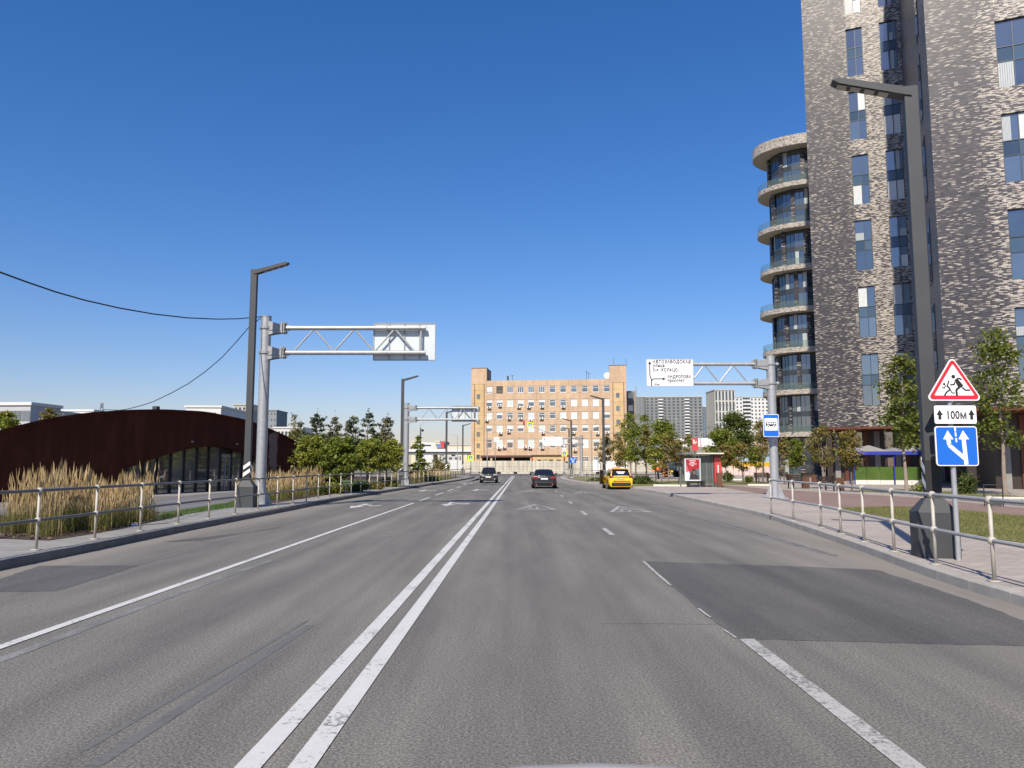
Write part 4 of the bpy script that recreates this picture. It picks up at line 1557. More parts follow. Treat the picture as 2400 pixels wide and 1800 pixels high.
# yellow and pale blue bus behind the red-and-white barrier
bus = thing('bus', 'yellow and pale blue bus parked behind the striped barrier', 'bus', (0, 140, 0))
a, b = pos(1722, 140), pos(1812, 140)
MB().bx(a, b, 0, 2.5, .55, zat(1083, 140)).build('lower_body', M('bus_yellow', (.68, .40, .03), .4), bus)
MB().bx(a, b, .01, 2.49, zat(1083, 140), zat(1063, 140)).build('body', M('bus_blue', (.36, .48, .58), .4), bus)
MB().bx(a - .1, b + .1, -.05, 2.55, zat(1063, 140), zat(1054, 140)).build('roof', M('bus_roof_grey', (.30, .31, .35), .5), bus)
for i in range(9):
    x = a + .3 + i * (b - a - .4) / 9
    MB().bx(x, x + (b - a) / 9 * .82, -.03, -.002, zat(1070, 140), zat(1064.5, 140)).build('window', GLASS, bus)
for i in range(3):
    MB().tube([(a + 1 + i * 2.4, -.02, .5), (a + 1 + i * 2.4, .3, .5)], .5, 12).build('wheel', BLACK, bus)
brf = thing('barrier_fence', 'white barrier fence with thin red stripes across the plaza behind the bus stop', 'fence', (0, 118, ZP))
for i in range(10):
    a, b = pos(1680 + i * 12.8, 118), pos(1680 + (i + 1) * 12.8, 118)
    p = MB().bx(a + .03, b - .03, 0, .08, .08, zat(1093, 118) - ZP).build('barrier_panel', M('barrier_white', (.66, .58, .55), .6), brf)
    for k in range(4):
        x = a + (b - a) * (k + .5) / 4
        MB().bx(x - .03, x + .03, -.012, -.002, .1, zat(1093, 118) - ZP - .03).build('red_stripe', M('barrier_red', (.58, .30, .27), .6), p)
    MB().bx(a - .2, a + .2, -.2, .28, 0, .07).build('barrier_foot', CONC, brf)
# ------------------------------------------------------------------ rusty arched pavilion (left)
PV_A = math.atan2(4.9, 1.45)
PV_O = (-18.6, 46.0)
pav = thing('arched_pavilion', 'low arched pavilion clad in dark rusty steel with an arched glass shopfront behind tall grass', 'pavilion', (*PV_O, 0), PV_A)


def corten():
    m, nt, p, N, L = nodes('rusty_steel')
    tc = N.new('ShaderNodeTexCoord')
    o = tc.outputs['Object']
    a = noise(N, L, scaled(N, L, o, (1, 1, .35)), 1.1, 6, .65)
    b = noise(N, L, o, 14, 4, .7)
    c = ramp(N, L, a, [(.3, (.050, .012, .006)), (.5, (.072, .018, .009)), (.7, (.105, .028, .015))])
    c = mixc(N, L, .6, c, ramp(N, L, b, [(.3, (.75, .75, .75)), (.7, (1.2, 1.2, 1.2))]), 'MULTIPLY')
    sp = N.new('ShaderNodeSeparateXYZ')
    L.new(o, sp.inputs[0])
    # scrubbed pale patch near the far end of the wall
    q0, q1 = PL(PV_O, PV_A, 630, 1060)[0], PL(PV_O, PV_A, 650, 1060)[0]
    xx = math_n(N, L, 'ABSOLUTE', math_n(N, L, 'SUBTRACT', sp.outputs[0], (q0 + q1) / 2))
    zz = math_n(N, L, 'ABSOLUTE', math_n(N, L, 'SUBTRACT', sp.outputs[2], 2.6))
    f = math_n(N, L, 'MULTIPLY', math_n(N, L, 'LESS_THAN', math_n(N, L, 'ADD', xx, math_n(N, L, 'MULTIPLY', noise(N, L, o, 1.8, 5, .7), .9)), (q1 - q0) / 2 + .42),
               math_n(N, L, 'LESS_THAN', math_n(N, L, 'ADD', zz, math_n(N, L, 'MULTIPLY', noise(N, L, o, 2.3, 5, .7), .8)), 1.75))
    c = mixc(N, L, math_n(N, L, 'MULTIPLY', f, .75), c, (.30, .22, .19))
    L.new(c, p.inputs['Base Color'])
    p.inputs['Roughness'].default_value = .85
    p.inputs['Specular IOR Level'].default_value = .2
    bump_to(N, L, p, b, .3, .01)
    return m


CORTEN = corten()
arch = [PL(PV_O, PV_A, u, v) for u, v in [(0, 1008), (100, 982), (200, 967), (300, 960), (382, 959), (480, 964), (578, 984), (625, 1002), (668, 1021), (703, 1041)]]
l0, l1 = arch[0], arch[1]
arch = [(l0[0] - 4, l0[1] - 1.0), (l0[0] - 8, .9), (l0[0] - 10, .15)][::-1] + arch
arch += [(arch[-1][0] + 2.5, arch[-1][1] - 1.2), (arch[-1][0] + 5.2, .15)]
ax_, az_ = np.array([p[0] for p in arch]), np.array([p[1] for p in arch])
op = [PL(PV_O, PV_A, u, v) for u, v in [(270, 1125), (286, 1103), (330, 1086), (390, 1066), (450, 1051), (500, 1045), (550, 1052), (578, 1060), (622, 1080), (650, 1110)]]
ox_, oz_ = np.array([p[0] for p in op]), np.array([p[1] for p in op])
xs = np.linspace(ax_[0], ax_[-1], 180)
topz = np.interp(xs, ax_, az_)
k = np.ones(9) / 9
topz = np.convolve(np.pad(topz, 4, mode='edge'), k, mode='valid')
openz = np.where((xs > ox_[0]) & (xs < ox_[-1]), np.interp(xs, ox_, oz_), .1)
wm, rm = MB(), MB()
DP = 9.0
for i in range(len(xs) - 1):
    a, b = xs[i], xs[i + 1]
    wm.quad((a, 0, openz[i]), (b, 0, openz[i + 1]), (b, 0, topz[i + 1]), (a, 0, topz[i]))
    if openz[i] > .11 or openz[i + 1] > .11:
        wm.quad((a, 0, openz[i]), (a, .7, openz[i]), (b, .7, openz[i + 1]), (b, 0, openz[i + 1]))
    rm.quad((a, -.10, topz[i]), (b, -.10, topz[i + 1]), (b, DP, topz[i + 1] * .55), (a, DP, topz[i] * .55))
    rm.quad((a, -.10, topz[i] - .12), (b, -.10, topz[i + 1] - .12), (b, -.10, topz[i + 1]), (a, -.10, topz[i]))
    rm.quad((a, -.10, topz[i] - .12), (a, -.001, topz[i] - .12), (b, -.001, topz[i + 1] - .12), (b, -.10, topz[i + 1] - .12))
    rm.quad((b, DP, .05), (a, DP, .05), (a, DP, topz[i] * .55), (b, DP, topz[i + 1] * .55))
wm.build('arched_wall', CORTEN, pav, smooth=True)
rm.build('roof', CORTEN, pav, smooth=True)
SHOPG = M('shopfront_glass', (.10, .105, .10), .03, 0, .6, .6, spec=.6)
SHOPG.node_tree.nodes['Principled BSDF'].inputs['IOR'].default_value = 2.4
vary_panes(SHOPG, (.05, .055, .05), (.20, .19, .17))
MUL = M('shopfront_mullion', (.02, .02, .022), .4, .2, .1, 2)
gx = np.linspace(ox_[0] + .2, ox_[-1] - .1, 14)
for i in range(len(gx) - 1):
    a, b = gx[i], gx[i + 1]
    n_ = 4
    P = [(a + .04, .14), (b - .04, .14)]
    for t in np.linspace(1, 0, n_):
        x = a + .04 + (b - a - .08) * t
        P.append((x, float(np.interp(x, ox_, oz_)) + .03))
    door = (i == 8)
    if door:
        zt_ = P[-1][1]
        fr = MB().bx(a + .04, b - .04, .5, .58, 2.25, 2.45).bx(a + .04, a + .12, .5, .58, .14, 2.25).bx(b - .12, b - .04, .5, .58, .14, 2.25).bx((a + b) / 2 - .04, (a + b) / 2 + .04, .5, .58, .14, 2.25)
        d = fr.build('shop_door', M('grey_door_frame', (.32, .34, .34), .4, .3), pav)
        MB().bx(a + .12, b - .12, .535, .55, .14, 2.25).build('pane', SHOPG, d)
        MB().tube([((a + b) / 2 + .1, .44, .8), ((a + b) / 2 + .1, .44, 1.7)], .025, 6).build('handle', MUL, d)
        MB().bx(a + .04, b - .04, .5, .58, 2.46, zt_).build('fascia_panel', MUL, pav)
    else:
        MB().plate(P, .52, .012).build('shop_pane', SHOPG, pav)
    zt_ = float(np.interp(a, ox_, oz_)) + .02
    MB().bx(a - .04, a + .04, .42, .60, .13, zt_).build('mullion', MUL, pav)
MB().bx(ox_[0], ox_[-1], .46, .60, .05, .14).build('sill', MUL, pav)
MB().bx(ox_[0], ox_[-1], 4.0, 4.1, .05, 3.6).build('rear_wall', DARKWALL, pav)
for u, v in ((449, 1035), (554, 1041)):
    x, z = PL(PV_O, PV_A, u, v)
    MB().tube([(x, -.10, z), (x, .0, z)], .06, 8).build('wall_lamp', GALV, pav)
x, z = PL(PV_O, PV_A, 378, 957)
MB().bx(x - .12, x + .12, .2, .5, z - .1, z + .12).build('roof_vent', DARKMETAL, pav)

# ------------------------------------------------------------------ street lamps
def make_lamp(h, label, loc, rz, group):
    t = thing('street_lamp', label, 'street lamp', loc, rz, group)
    b = .33
    mb = MB()
    secs = [(0, b), (.78, b), (1.02, .15)]
    for (z0, w0), (z1, w1) in zip(secs[:-1], secs[1:]):
        c0 = [(-w0, -w0 * .8), (w0, -w0 * .8), (w0, w0 * .8), (-w0, w0 * .8)]
        c1 = [(-w1, -w1 * .8), (w1, -w1 * .8), (w1, w1 * .8), (-w1, w1 * .8)]
        for i in range(4):
            j = (i + 1) % 4
            mb.quad((*c0[i], z0), (*c0[j], z0), (*c1[j], z1), (*c1[i], z1))
    mb.quad((-.15, -.12, 1.02), (.15, -.12, 1.02), (.15, .12, 1.02), (-.15, .12, 1.02))
    mb.build('base', DARKMETAL, t)
    MB().bx(-.12, .12, -.10, .10, 1.0, h).build('pole', DARKMETAL, t, bevel=.008)
    # raised head, sloping up towards its tip, with cut-off nose
    L_, up = 1.24, .29
    mb = MB()
    P = [(.0, h - .20), (.10, h - .02), (L_, h + up), (L_ + .12, h + up - .03), (L_ + .0, h + up - .115), (.12, h - .17)]
    mb.plate(P, -.13, .26)
    a = mb.build('lamp_head', DARKMETAL, t)
    lm = MB()
    for k in range(4):
        x0 = .38 + k * .24
        z0 = h - .174 + (x0 - .12) / (L_ - .12) * (up + .055)
        z1 = h - .174 + (x0 + .17 - .12) / (L_ - .12) * (up + .055)
        lm.add([(x0, -.09, z0 - .012), (x0 + .17, -.09, z1 - .012), (x0 + .17, .09, z1 - .012), (x0, .09, z0 - .012)], [(3, 2, 1, 0)])
    lm.build('led_strip', M('led_lens', (.30, .28, .25), .3), a)
    # black and white hazard band
    band = MB().bx(-.126, .126, -.106, .106, 1.14, 1.68).build('hazard_band', BLACK, t)
    for s in (0, 1):
        z = 1.16 + s * .27
        mb = MB()
        mb.plate([(-.127, z), (.127, z + .18), (.127, z + .32), (-.127, z + .14)], -.110, .004)
        for sx in (-1, 1):
            q = [(-.106, z + .14), (.106, z), (.106, z + .14), (-.106, z + .28)] if sx > 0 else [(-.106, z), (.106, z + .14), (.106, z + .28), (-.106, z + .14)]
            X = sx * .130
            vs = [(X, y, zz) for y, zz in q]
            mb.add(vs, [(0, 1, 2, 3)] if sx > 0 else [(3, 2, 1, 0)])
        mb.build('white_stripe', WHITE, band)
    return t


def lamp_at(u, v, utop, vtop, label, side, group, Y=None):
    if Y is None:
        x, y = G(u, v, ZP)
    else:
        x, y = PY(utop, vtop, Y)[0], Y
    h = PY(utop, vtop, y)[2] - ZP
    return make_lamp(h, label, (x, y, ZP), 0 if side < 0 else math.pi, 'street lamps along the road')


lamp_at(577, 1189, 600, 632, 'tall dark street lamp beside the galvanised sign gantry, left pavement', -1, 1)
lamp_at(940.6, 1135, 948, 888, 'dark street lamp beside the second gantry behind the left railing', -1, 1)
lamp_at(0, 0, 1047, 965, 'dark street lamp seen behind the panel of the second left gantry', -1, 1, Y=97)
lamp_at(0, 0, 1085, 996, 'dark street lamp just left of the orange office block', -1, 1, Y=130)
near_lamp = lamp_at(2194, 1305, 2137, 206, 'large near street lamp standing behind the triangular warning sign post', 1, 1)
near_lamp.rotation_euler.z = math.pi - R(13)      # the near head is turned slightly up the road
lamp_at(0, 0, 1413.5, 933, 'dark street lamp behind the yellow taxi', 1, 1, Y=78)
lamp_at(0, 0, 1338.6, 984.7, 'dark street lamp right of the blue lane sign in front of the orange block', 1, 1, Y=112)
lamp_at(0, 0, 1333.5, 1003.5, 'farther dark street lamp nearly hidden behind another at the blue lane sign', 1, 1, Y=134)


# ------------------------------------------------------------------ sign gantries
def gantry(label, loc, ztop, z1, z2, arm, dr, panel, nb, front, stub=.0, pole_r=.21):
    """arm reaches along local +X * dr from the pole; panel = (x0, x1, z0, z1) measured from the pole axis"""
    t = thing('sign_gantry', label, 'sign gantry', loc, 0, 'cantilever sign gantries')
    MB().tube([(0, 0, .04), (0, 0, ztop)], pole_r, 20).build('pole', GALV, t, smooth=True)
    bp = MB().bx(-.48, .48, -.48, .48, 0, .05)
    for a in range(4):
        m = Matrix.Rotation(a * math.pi / 2 + math.pi / 4, 4, 'Z')
        vs = [m @ Vector(p) for p in ((pole_r - .01, -.012, .05), (.52, -.012, .05), (pole_r - .01, -.012, .75), (pole_r - .01, .012, .05), (.52, .012, .05), (pole_r - .01, .012, .75))]
        bp.add(vs, [(0, 1, 2), (5, 4, 3), (1, 4, 5, 2), (0, 3, 4, 1), (0, 2, 5, 3)])
    bp.build('base_plate', GALV, t)
    MB().tube([(0, 0, ztop), (0, 0, ztop + .03)], pole_r + .01, 16).build('pole_cap', GALV_D, t)
    r_ = .095
    for z in (z1, z2):
        mb = MB()
        # collar with stacked flange plates and gussets
        mb.tube([(0, 0, z - .05), (0, 0, z + .05)], pole_r + .05, 16)
        x0, x1 = pole_r * .7 * dr, (pole_r + .48) * dr
        mb.bx(min(x0, x1), max(x0, x1), -.19, .19, z - .11, z - .085)
        for y in (-.15, .0, .15):
            mb.plate([(x0, z - .085), (x1, z - .085), (x1, z + .12), (x0, z + .27)], y - .01, .02)
            mb.plate([(x0, z - .30), (x0, z - .11), (x1, z - .11), (x1, z - .2)], y - .01, .02)
        for q in (.50, .58):
            xf = (pole_r + q) * dr
            mb.bx(xf - .018, xf + .018, -.2, .2, z - .23, z + .23)
        for y in (-.15, .15):
            for zz in (-.17, .17):
                xa = (pole_r + .44) * dr
                xb = (pole_r + .66) * dr
                mb.tube([(xa, y, z + zz), (xb, y, z + zz)], .022, 6)
        xa, xb = (pole_r + .6) * dr, (pole_r + .85) * dr
        mb.plate([(xa, z - .16), (xb, z - .09), (xb, z + .09), (xa, z + .16)], -.012, .024)
        mb.build('bracket', GALV_D, t)
        MB().tube([((pole_r + .6) * dr, 0, z), (arm * dr, 0, z)], r_, 14).build('chord', GALV, t, smooth=True)
        if stub:
            MB().tube([(-stub * dr, 0, z), (-(pole_r - .02) * dr, 0, z)], .08, 10).build('stub', GALV, t)
    xs_ = np.linspace(pole_r + .95, arm - .45, nb * 2 + 1)
    for i in range(nb * 2):
        za, zb = (z2, z1) if i % 2 == 0 else (z1, z2)
        sgn = 1 if za > zb else -1
        MB().tube([((xs_[i] + .05) * dr, 0, za - sgn * r_), ((xs_[i + 1] - .05) * dr, 0, zb + sgn * r_)], .036, 8).build('brace', GALV, t)
    MB().tube([((arm - .2) * dr, 0, z2 + r_), ((arm - .2) * dr, 0, z1 - r_)], .045, 8).build('end_post', GALV, t)
    a, b, c, d = panel
    if dr < 0:
        a, b = -b, -a
    if front:
        p = MB().plate(rrect(a, b, c, d, .08), -.24, .03).build('sign_panel', WHITE, t)
        yb0, yb1 = -.21, -.10
    else:
        p = MB().bx(a, b, .20, .225, c, d).build('sign_panel', SIGNBACK, t)
        fr = MB().bx(a - .02, b + .02, .17, .24, d, d + .035).bx(a - .02, b + .02, .17, .24, c - .035, c)
        fr.bx(a - .035, a, .17, .24, c, d).bx(b, b + .035, .17, .24, c, d).build('panel_edge', GALV_D, p)
        yb0, yb1 = .105, .199
    for q in (.25, .5, .75):
        x = a + (b - a) * q
        MB().bx(x - .02, x + .02, yb0 if front else .15, -.11 if front else .199, c + .02, d - .02).build('stiffener', GALV_D, p)
    for q in (.22, .76):
        x = a + (b - a) * q
        if abs(x) < arm:
            for z in (z1, z2):
                mb = MB().tube([(x - .025, 0, z), (x + .025, 0, z)], r_ + .022, 14)
                mb.bx(x - .02, x + .02, min(yb0, -.12) if front else .10, yb1 if not front else -.10, z - .05, z + .05)
                mb.build('clamp', GALV_D, p)
    return t, p, (a, b, c, d)


def gz(u, v, Y):
    return PY(u, v, Y)[2] - ZP


Yg = 31.2
xg = PY(612, 1100, Yg)[0]
gantry('galvanised sign gantry seen from behind beside the tall left street lamp', (xg, Yg, ZP), gz(618, 743, Yg), gz(800, 768.7, Yg), gz(800, 826.6, Yg), PY(998, 800, Yg)[0] - xg, 1,
       (PY(875, 800, Yg)[0] - xg, PY(1018, 800, Yg)[0] - xg, gz(950, 841.6, Yg), gz(950, 757, Yg)), 3, False)
Yg = 64.0
xg = PY(951.5, 1100, Yg)[0]
gantry('second galvanised gantry with its panel overlapping the left edge of the office block', (xg, Yg, ZP), gz(955, 946, Yg), gz(1030, 956, Yg), gz(1030, 983, Yg), PY(1117, 970, Yg)[0] - xg, 1,
       (PY(1059, 970, Yg)[0] - xg, PY(1120, 970, Yg)[0] - xg, gz(1090, 987, Yg), gz(1090, 951.5, Yg)), 3, False)
Yg = 38.0
xg = PY(1811, 1000, Yg)[0]
gt, gp, (a, b, c, d) = gantry('galvanised gantry carrying the large white direction sign on the right', (xg, Yg, ZP), gz(1808, 835, Yg), gz(1700, 853.4, Yg), gz(1700, 898.5, Yg), xg - PY(1530, 875, Yg)[0], -1,
                              (xg - PY(1622.5, 875, Yg)[0], xg - PY(1513, 875, Yg)[0], gz(1568, 906.5, Yg), gz(1568, 843.5, Yg)), 3, True, stub=.38)
W_, H_ = b - a, d - c
yq = -.246
MB().plate(rrect(a + .012, b - .012, c + .012, d - .012, .07), -.243, .0025).build('border_line', BLACK, gp)
MB().plate(rrect(a + .024, b - .024, c + .024, d - .024, .06), -.2455, .0024).build('sign_face', SIGNWHITE, gp)
yq = -.249
px2 = lambda u: PY(u, 875, Yg)[0] - xg
pz2 = lambda v: gz(1568, v, Yg)
ar = MB()
ar.strokes([(px2(1524.5), pz2(906)), (px2(1524.5), pz2(891)), (px2(1521), pz2(882)), (px2(1521), pz2(854))], .05, yq, .003)
ar.plate([(px2(1521) - .085, pz2(855)), (px2(1521), pz2(847.5)), (px2(1521) + .085, pz2(855))], yq, .003)
ar.strokes([(px2(1524.5), pz2(894)), (px2(1528), pz2(889.6)), (px2(1532), pz2(889.3)), (px2(1551), pz2(889.3))], .05, yq - .0005, .003)
ar.plate([(px2(1550.5), pz2(889.3) + .08), (px2(1558.5), pz2(889.3)), (px2(1550.5), pz2(889.3) - .08)], yq, .003)
ar.build('route_arrow', BLACK, gp)
for body, u0, u1, v, s in (('АВТОЗАВОДСКАЯ', 1528.5, 1617.5, 853, 7.0), ('улица', 1528.5, 1556, 861.5, 7.0), ('3-е  КОЛЬЦО', 1528.5, 1586, 872, 7.0), ('АНДРОПОВА', 1562, 1617.5, 887.6, 7.0), ('проспект', 1562, 1601, 896.5, 7.0), ('100м', 1529.5, 1542, 904, 4.2)):
    letters(body, px2(u0), yq, pz2(v), s / (FPX / Yg) * 1.5, BLACK, gp, width=(u1 - u0) / (FPX / Yg), bold=.038, space=1.16)
Yg = 112.0
xg = PY(1363, 1090, Yg)[0]
gt2, gp2, (a, b, c, d) = gantry('far gantry with a long white direction sign in front of the office block', (xg, Yg, ZP), gz(1363, 1021, Yg), gz(1363, 1027, Yg), gz(1363, 1041, Yg), xg - PY(1275, 1030, Yg)[0], -1,
                                (xg - PY(1318, 1035, Yg)[0], xg - PY(1271.5, 1035, Yg)[0], gz(1295, 1044.5, Yg), gz(1295, 1024, Yg)), 3, True, stub=.4)
mb = MB()
for r_ in range(3):
    z = d - .22 - r_ * .38
    mb.bx(a + .55, a + .55 + (1.5, 1.1, 1.0)[r_], -.246, -.243, z - .07, z)
mb.strokes([(a + .28, c + .55), (a + .28, d - .35)], .09, -.246, .003).plate([(a + .14, d - .4), (a + .28, d - .15), (a + .42, d - .4)], -.246, .003)
mb.build('faded_print', M('faded_print', (.35, .36, .38), .6), gp2)


# ------------------------------------------------------------------ railings
def railing(label, pts, group='pedestrian railings along the kerbs', hgt=1.12, rail_mat=RAIL_SHADED):
    t = thing('guard_railing', label, 'railing', (0, 0, ZP), 0, group)
    post = MB().tube([(0, 0, .02), (0, 0, hgt - .03)], .027, 10).bx(-.07, .07, -.07, .07, 0, .02)
    pm = post.mesh('post', RAILPAINT)
    pm.polygons.foreach_set('use_smooth', [len(p.vertices) == 4 and abs(p.normal.z) < .5 for p in pm.polygons])
    cm = MB().ball((0, 0, 0), .060, 12, 1.0).mesh('collar', RAILPAINT)
    cm.polygons.foreach_set('use_smooth', [True] * len(cm.polygons))
    for i, (x, y) in enumerate(pts):
        p = link('post', pm, t, (x, y, 0))
        for z in (hgt * .50, hgt):
            link('collar', cm, p, (0, 0, z))
        if i + 1 < len(pts):
            x2, y2 = pts[i + 1]
            for z in (hgt * .50, hgt):
                MB().tube([(x, y, z), (x2, y2, z)], .030, 8).build('rail', rail_mat, t, smooth=True)
    return t


def along(f, k, y0, y1, step, cut=None):
    out, y = [], y0
    while y < y1:
        out.append((f(y) + k, y))
        dy = .2
        while True:
            dx = (f(y + dy) - f(y))
            if math.hypot(dx, dy) >= step or y + dy > y1:
                break
            dy += .05
        y += dy
    return out


railing('long grey two-rail railing with pale posts along the left kerb beside the tall grass', along(LX, -.45, 6.2, 117.5, 2.15))
pr_near = [G(u, v, ZP) for u, v in ((2331, 1363.5), (2193.5, 1323), (2096, 1293), (2025.6, 1270), (1971, 1252), (1925, 1237))]
s0 = (pr_near[0][0] - .15, pr_near[0][1] - 1.85)
pr_near = [(s0[0] - .1, s0[1] - 1.85), s0] + pr_near
lx, ly = pr_near[-1]
tx, ty = G(1808, 1207, ZP)
n_ = max(2, int(math.hypot(tx - lx, ty - ly) / 1.9))
pr_near += [(lx + (tx - lx) * k / n_, ly + (ty - ly) * k / n_) for k in range(1, n_ + 1)]
railing('near two-rail railing with pale ball-jointed posts in front of the right warning signs', pr_near, rail_mat=M('grey_rail_paint_light', (.33, .335, .33), .5, .1, .12, 3))
nose = [G(u, v, ZP) for u, v in ((1440, 1134.5), (1406, 1132.5), (1372, 1129.5), (1345, 1126), (1328, 1122.5))] + [(6.6, 89), (6.75, 93), (6.9, 97), (7.1, 101), (7.2, 105), (7.5, 109), (8.1, 113), (9.3, 117), (11.5, 119.8)]
fine = []
for (x0, y0), (x1, y1) in zip(nose[:-1], nose[1:]):
    m = max(1, round(math.hypot(x1 - x0, y1 - y0) / 2.0))
    fine += [(x0 + (x1 - x0) * k / m, y0 + (y1 - y0) * k / m) for k in range(m)]
railing('far railing curving round the corner left of the yellow taxi', fine + [nose[-1]], rail_mat=RAILPAINT)


# ------------------------------------------------------------------ road signs
def sign_post(label, u, v, ztop, r_=.04, name='sign_post', cat='road sign', Y=None, group=None):
    x, y = G(u, v, ZP) if Y is None else (PY(u, v, Y)[0], Y)
    t = thing(name, label, cat, (x, y, ZP), 0, group)
    MB().tube([(0, 0, 0), (0, 0, ztop)], r_, 12).build('post', GALV, t, smooth=True)
    return t, x, y


t, sx, sy = sign_post('post with running-children triangle, 100 m plate and blue lane arrows sign', 2247, 1314, PY(2247, 862, G(2247, 1314, ZP)[1])[2] - ZP, .042, 'road_sign')
fz = lambda v: PY(2247, v, sy - .07)[2] - ZP
fx = lambda u, v: PY(u, v, sy - .07)[0] - sx
u_mid = lambda y, a=0: 0
ys_ = -.075
# triangle
zb_, zt_ = fz(939), fz(843)
cx_ = (fx(2176, 936) + fx(2297, 936)) / 2
w_ = fx(2297, 936) - fx(2176, 936)
tri = MB().plate(rtri(cx_, zb_, w_ * 1.10, (zt_ - zb_) * 1.085, .055), ys_, .02).build('warning_plate', WHITE, t)
MB().plate(rtri(cx_, zb_ + .022, w_ * 1.02, (zt_ - zb_) * 1.005, .045), ys_ - .004, .003).build('red_border', SIGNRED, tri)
MB().plate(rtri(cx_, zb_ + .088, w_ * .78, (zt_ - zb_) * .77, .012), ys_ - .008, .003).build('white_field', SIGNWHITE, tri)
kx = w_ / (830 - 372)
K = lambda x, y: (cx_ + (x - 600) * kx, zb_ + (697 - y) * (zt_ - zb_) / (697 - 325))
fg = MB()
for cx2, cy2, rr in ((599, 480, 17), (514, 548, 11)):
    c = K(cx2, cy2)
    fg.plate([(c[0] + rr * kx * math.cos(q), c[1] + rr * kx * math.sin(q)) for q in np.linspace(0, 2 * math.pi, 15)[:-1]], ys_ - .012, .003)
yy_ = ys_ - .012
fg.plate([K(*p) for p in ((606, 512), (634, 494), (652, 520), (682, 558), (672, 578), (640, 582), (622, 545))], yy_, .003)
for P, w2 in (([(630, 500), (648, 494), (672, 508)], 13), ([(608, 530), (604, 552), (568, 554)], 12), ([(660, 566), (618, 600), (622, 650)], 18), ([(674, 580), (702, 604), (742, 602)], 13)):
    fg.strokes([K(*p) for p in P], w2 * kx, yy_ - .0004 * w2 / 10, .003)
for P, w2 in (([(558, 516), (545, 555), (534, 568)], 11), ([(538, 562), (566, 596), (530, 622), (512, 652)], 13), ([(566, 600), (580, 628), (604, 628)], 9), ([(526, 562), (512, 586), (496, 574)], 8)):
    fg.strokes([K(*p) for p in P], w2 * kx, yy_ - .0005 * w2 / 10, .003)
fg.build('running_children', BLACK, tri)
# 100 m plate
a, b = fx(2188, 970), fx(2288.5, 970)
c, d = fz(994), fz(949.5)
pl_ = MB().plate(rrect(a, b, c, d, .035), ys_, .02).build('distance_plate', BLACK, t)
MB().plate(rrect(a + .007, b - .007, c + .007, d - .007, .03), ys_ - .004, .003).build('white_field', SIGNWHITE, pl_)
mid = (c + d) / 2
for xx in (a + (b - a) * .135, b - (b - a) * .125):
    s_ = (d - c)
    MB().plate([(xx - .17 * s_, mid - .02 * s_), (xx, mid + .26 * s_), (xx + .17 * s_, mid - .02 * s_), (xx + .075 * s_, mid - .02 * s_), (xx + .075 * s_, mid - .26 * s_), (xx - .075 * s_, mid - .26 * s_), (xx - .075 * s_, mid - .02 * s_)], ys_ - .008, .003).build('arrow', BLACK, pl_)
letters('100м', a + (b - a) * .275, ys_ - .008, mid - (d - c) * .23, (d - c) * .62, BLACK, pl_, width=(b - a) * .44, bold=.02)
# blue lane sign
a, b = fx(2192.5, 1045), fx(2291.5, 1045)
c, d = fz(1092), fz(999)
bl = MB().plate(rrect(a, b, c, d, .05), ys_, .02).build('lane_plate', WHITE, t)
MB().plate(rrect(a + .018, b - .018, c + .018, d - .018, .035), ys_ - .004, .003).build('blue_field', SIGNBLUE, bl)
Q = lambda x, y: (a + (x - 425) / (820 - 425) * (b - a), d - (y - 920) / (1282 - 920) * (d - c))
ar = MB()
yq = ys_ - .008
s1 = (b - a) / 395
ar.plate([Q(*p) for p in ((497, 1040), (543, 958), (594, 1040))], yq, .003)
ar.strokes([Q(545, 1038), Q(551, 1092), Q(566, 1108), Q(688, 1214)], 38 * s1, yq - .0006, .003)
ar.plate([Q(*p) for p in ((640, 1040), (686, 958), (740, 1040))], yq, .003)
ar.strokes([Q(688, 1038), Q(700, 1270)], 38 * s1, yq - .0012, .003)
ar.strokes([Q(613, 932), Q(615, 968)], 15 * s1, yq, .003).strokes([Q(615, 976), Q(617, 1014)], 15 * s1, yq, .003).strokes([Q(618, 1028), Q(620, 1066)], 15 * s1, yq, .003)
ar.build('lane_arrows', SIGNWHITE, bl)
# clamps
for z in (fz(905), fz(972), fz(1020), fz(1075)):
    MB().bx(-.055, .055, -.056, .05, z - .02, z + .02).build('clamp', GALV_D, t)

# bus-stop sign clamped to the gantry pole
Yb = 37.4
bx_, _, bz_ = PY(1805, 1090, Yb)
bs = thing('bus_stop_sign', 'blue bus stop sign with a black bus picture on the gantry pole', 'road sign', (PY(1806, 1000, Yb)[0], Yb, ZP))
fx2 = lambda u, v: PY(u, v, Yb)[0] - PY(1806, 1000, Yb)[0]
fz2 = lambda v: PY(1806, v, Yb)[2] - ZP
a, b, c, d = fx2(1788, 1000), fx2(1825, 1000), fz2(1024), fz2(971)
pl_ = MB().plate(rrect(a, b, c, d, .05), -.05, .02).build('sign_plate', WHITE, bs)
MB().plate(rrect(a + .025, b - .025, c + .025, d - .025, .035), -.054, .003).build('blue_field', SIGNBLUE, pl_)
MB().plate(rrect(a + .07, b - .07, c + (d - c) * .28, d - (d - c) * .18, .04), -.058, .003).build('white_field', SIGNWHITE, pl_)
cx_, cz_ = (a + b) / 2, c + (d - c) * .55
k_ = (b - a)
bm = MB()
B_ = lambda x, z: (cx_ + x * k_, cz_ + z * k_)
bm.plate([B_(-.33, -.12), B_(.33, -.12), B_(.33, .10), B_(.29, .15), B_(-.28, .15), B_(-.33, .04)], -.062, .003)
bm.build('bus_picture', BLACK, pl_)
wm_ = MB()
for i in range(4):
    wm_.plate([B_(-.285 + i * .15 + (.03 if i == 0 else 0), .005), B_(-.165 + i * .15, .005), B_(-.165 + i * .15, .115), B_(-.26 + i * .15, .115)], -.066, .003)
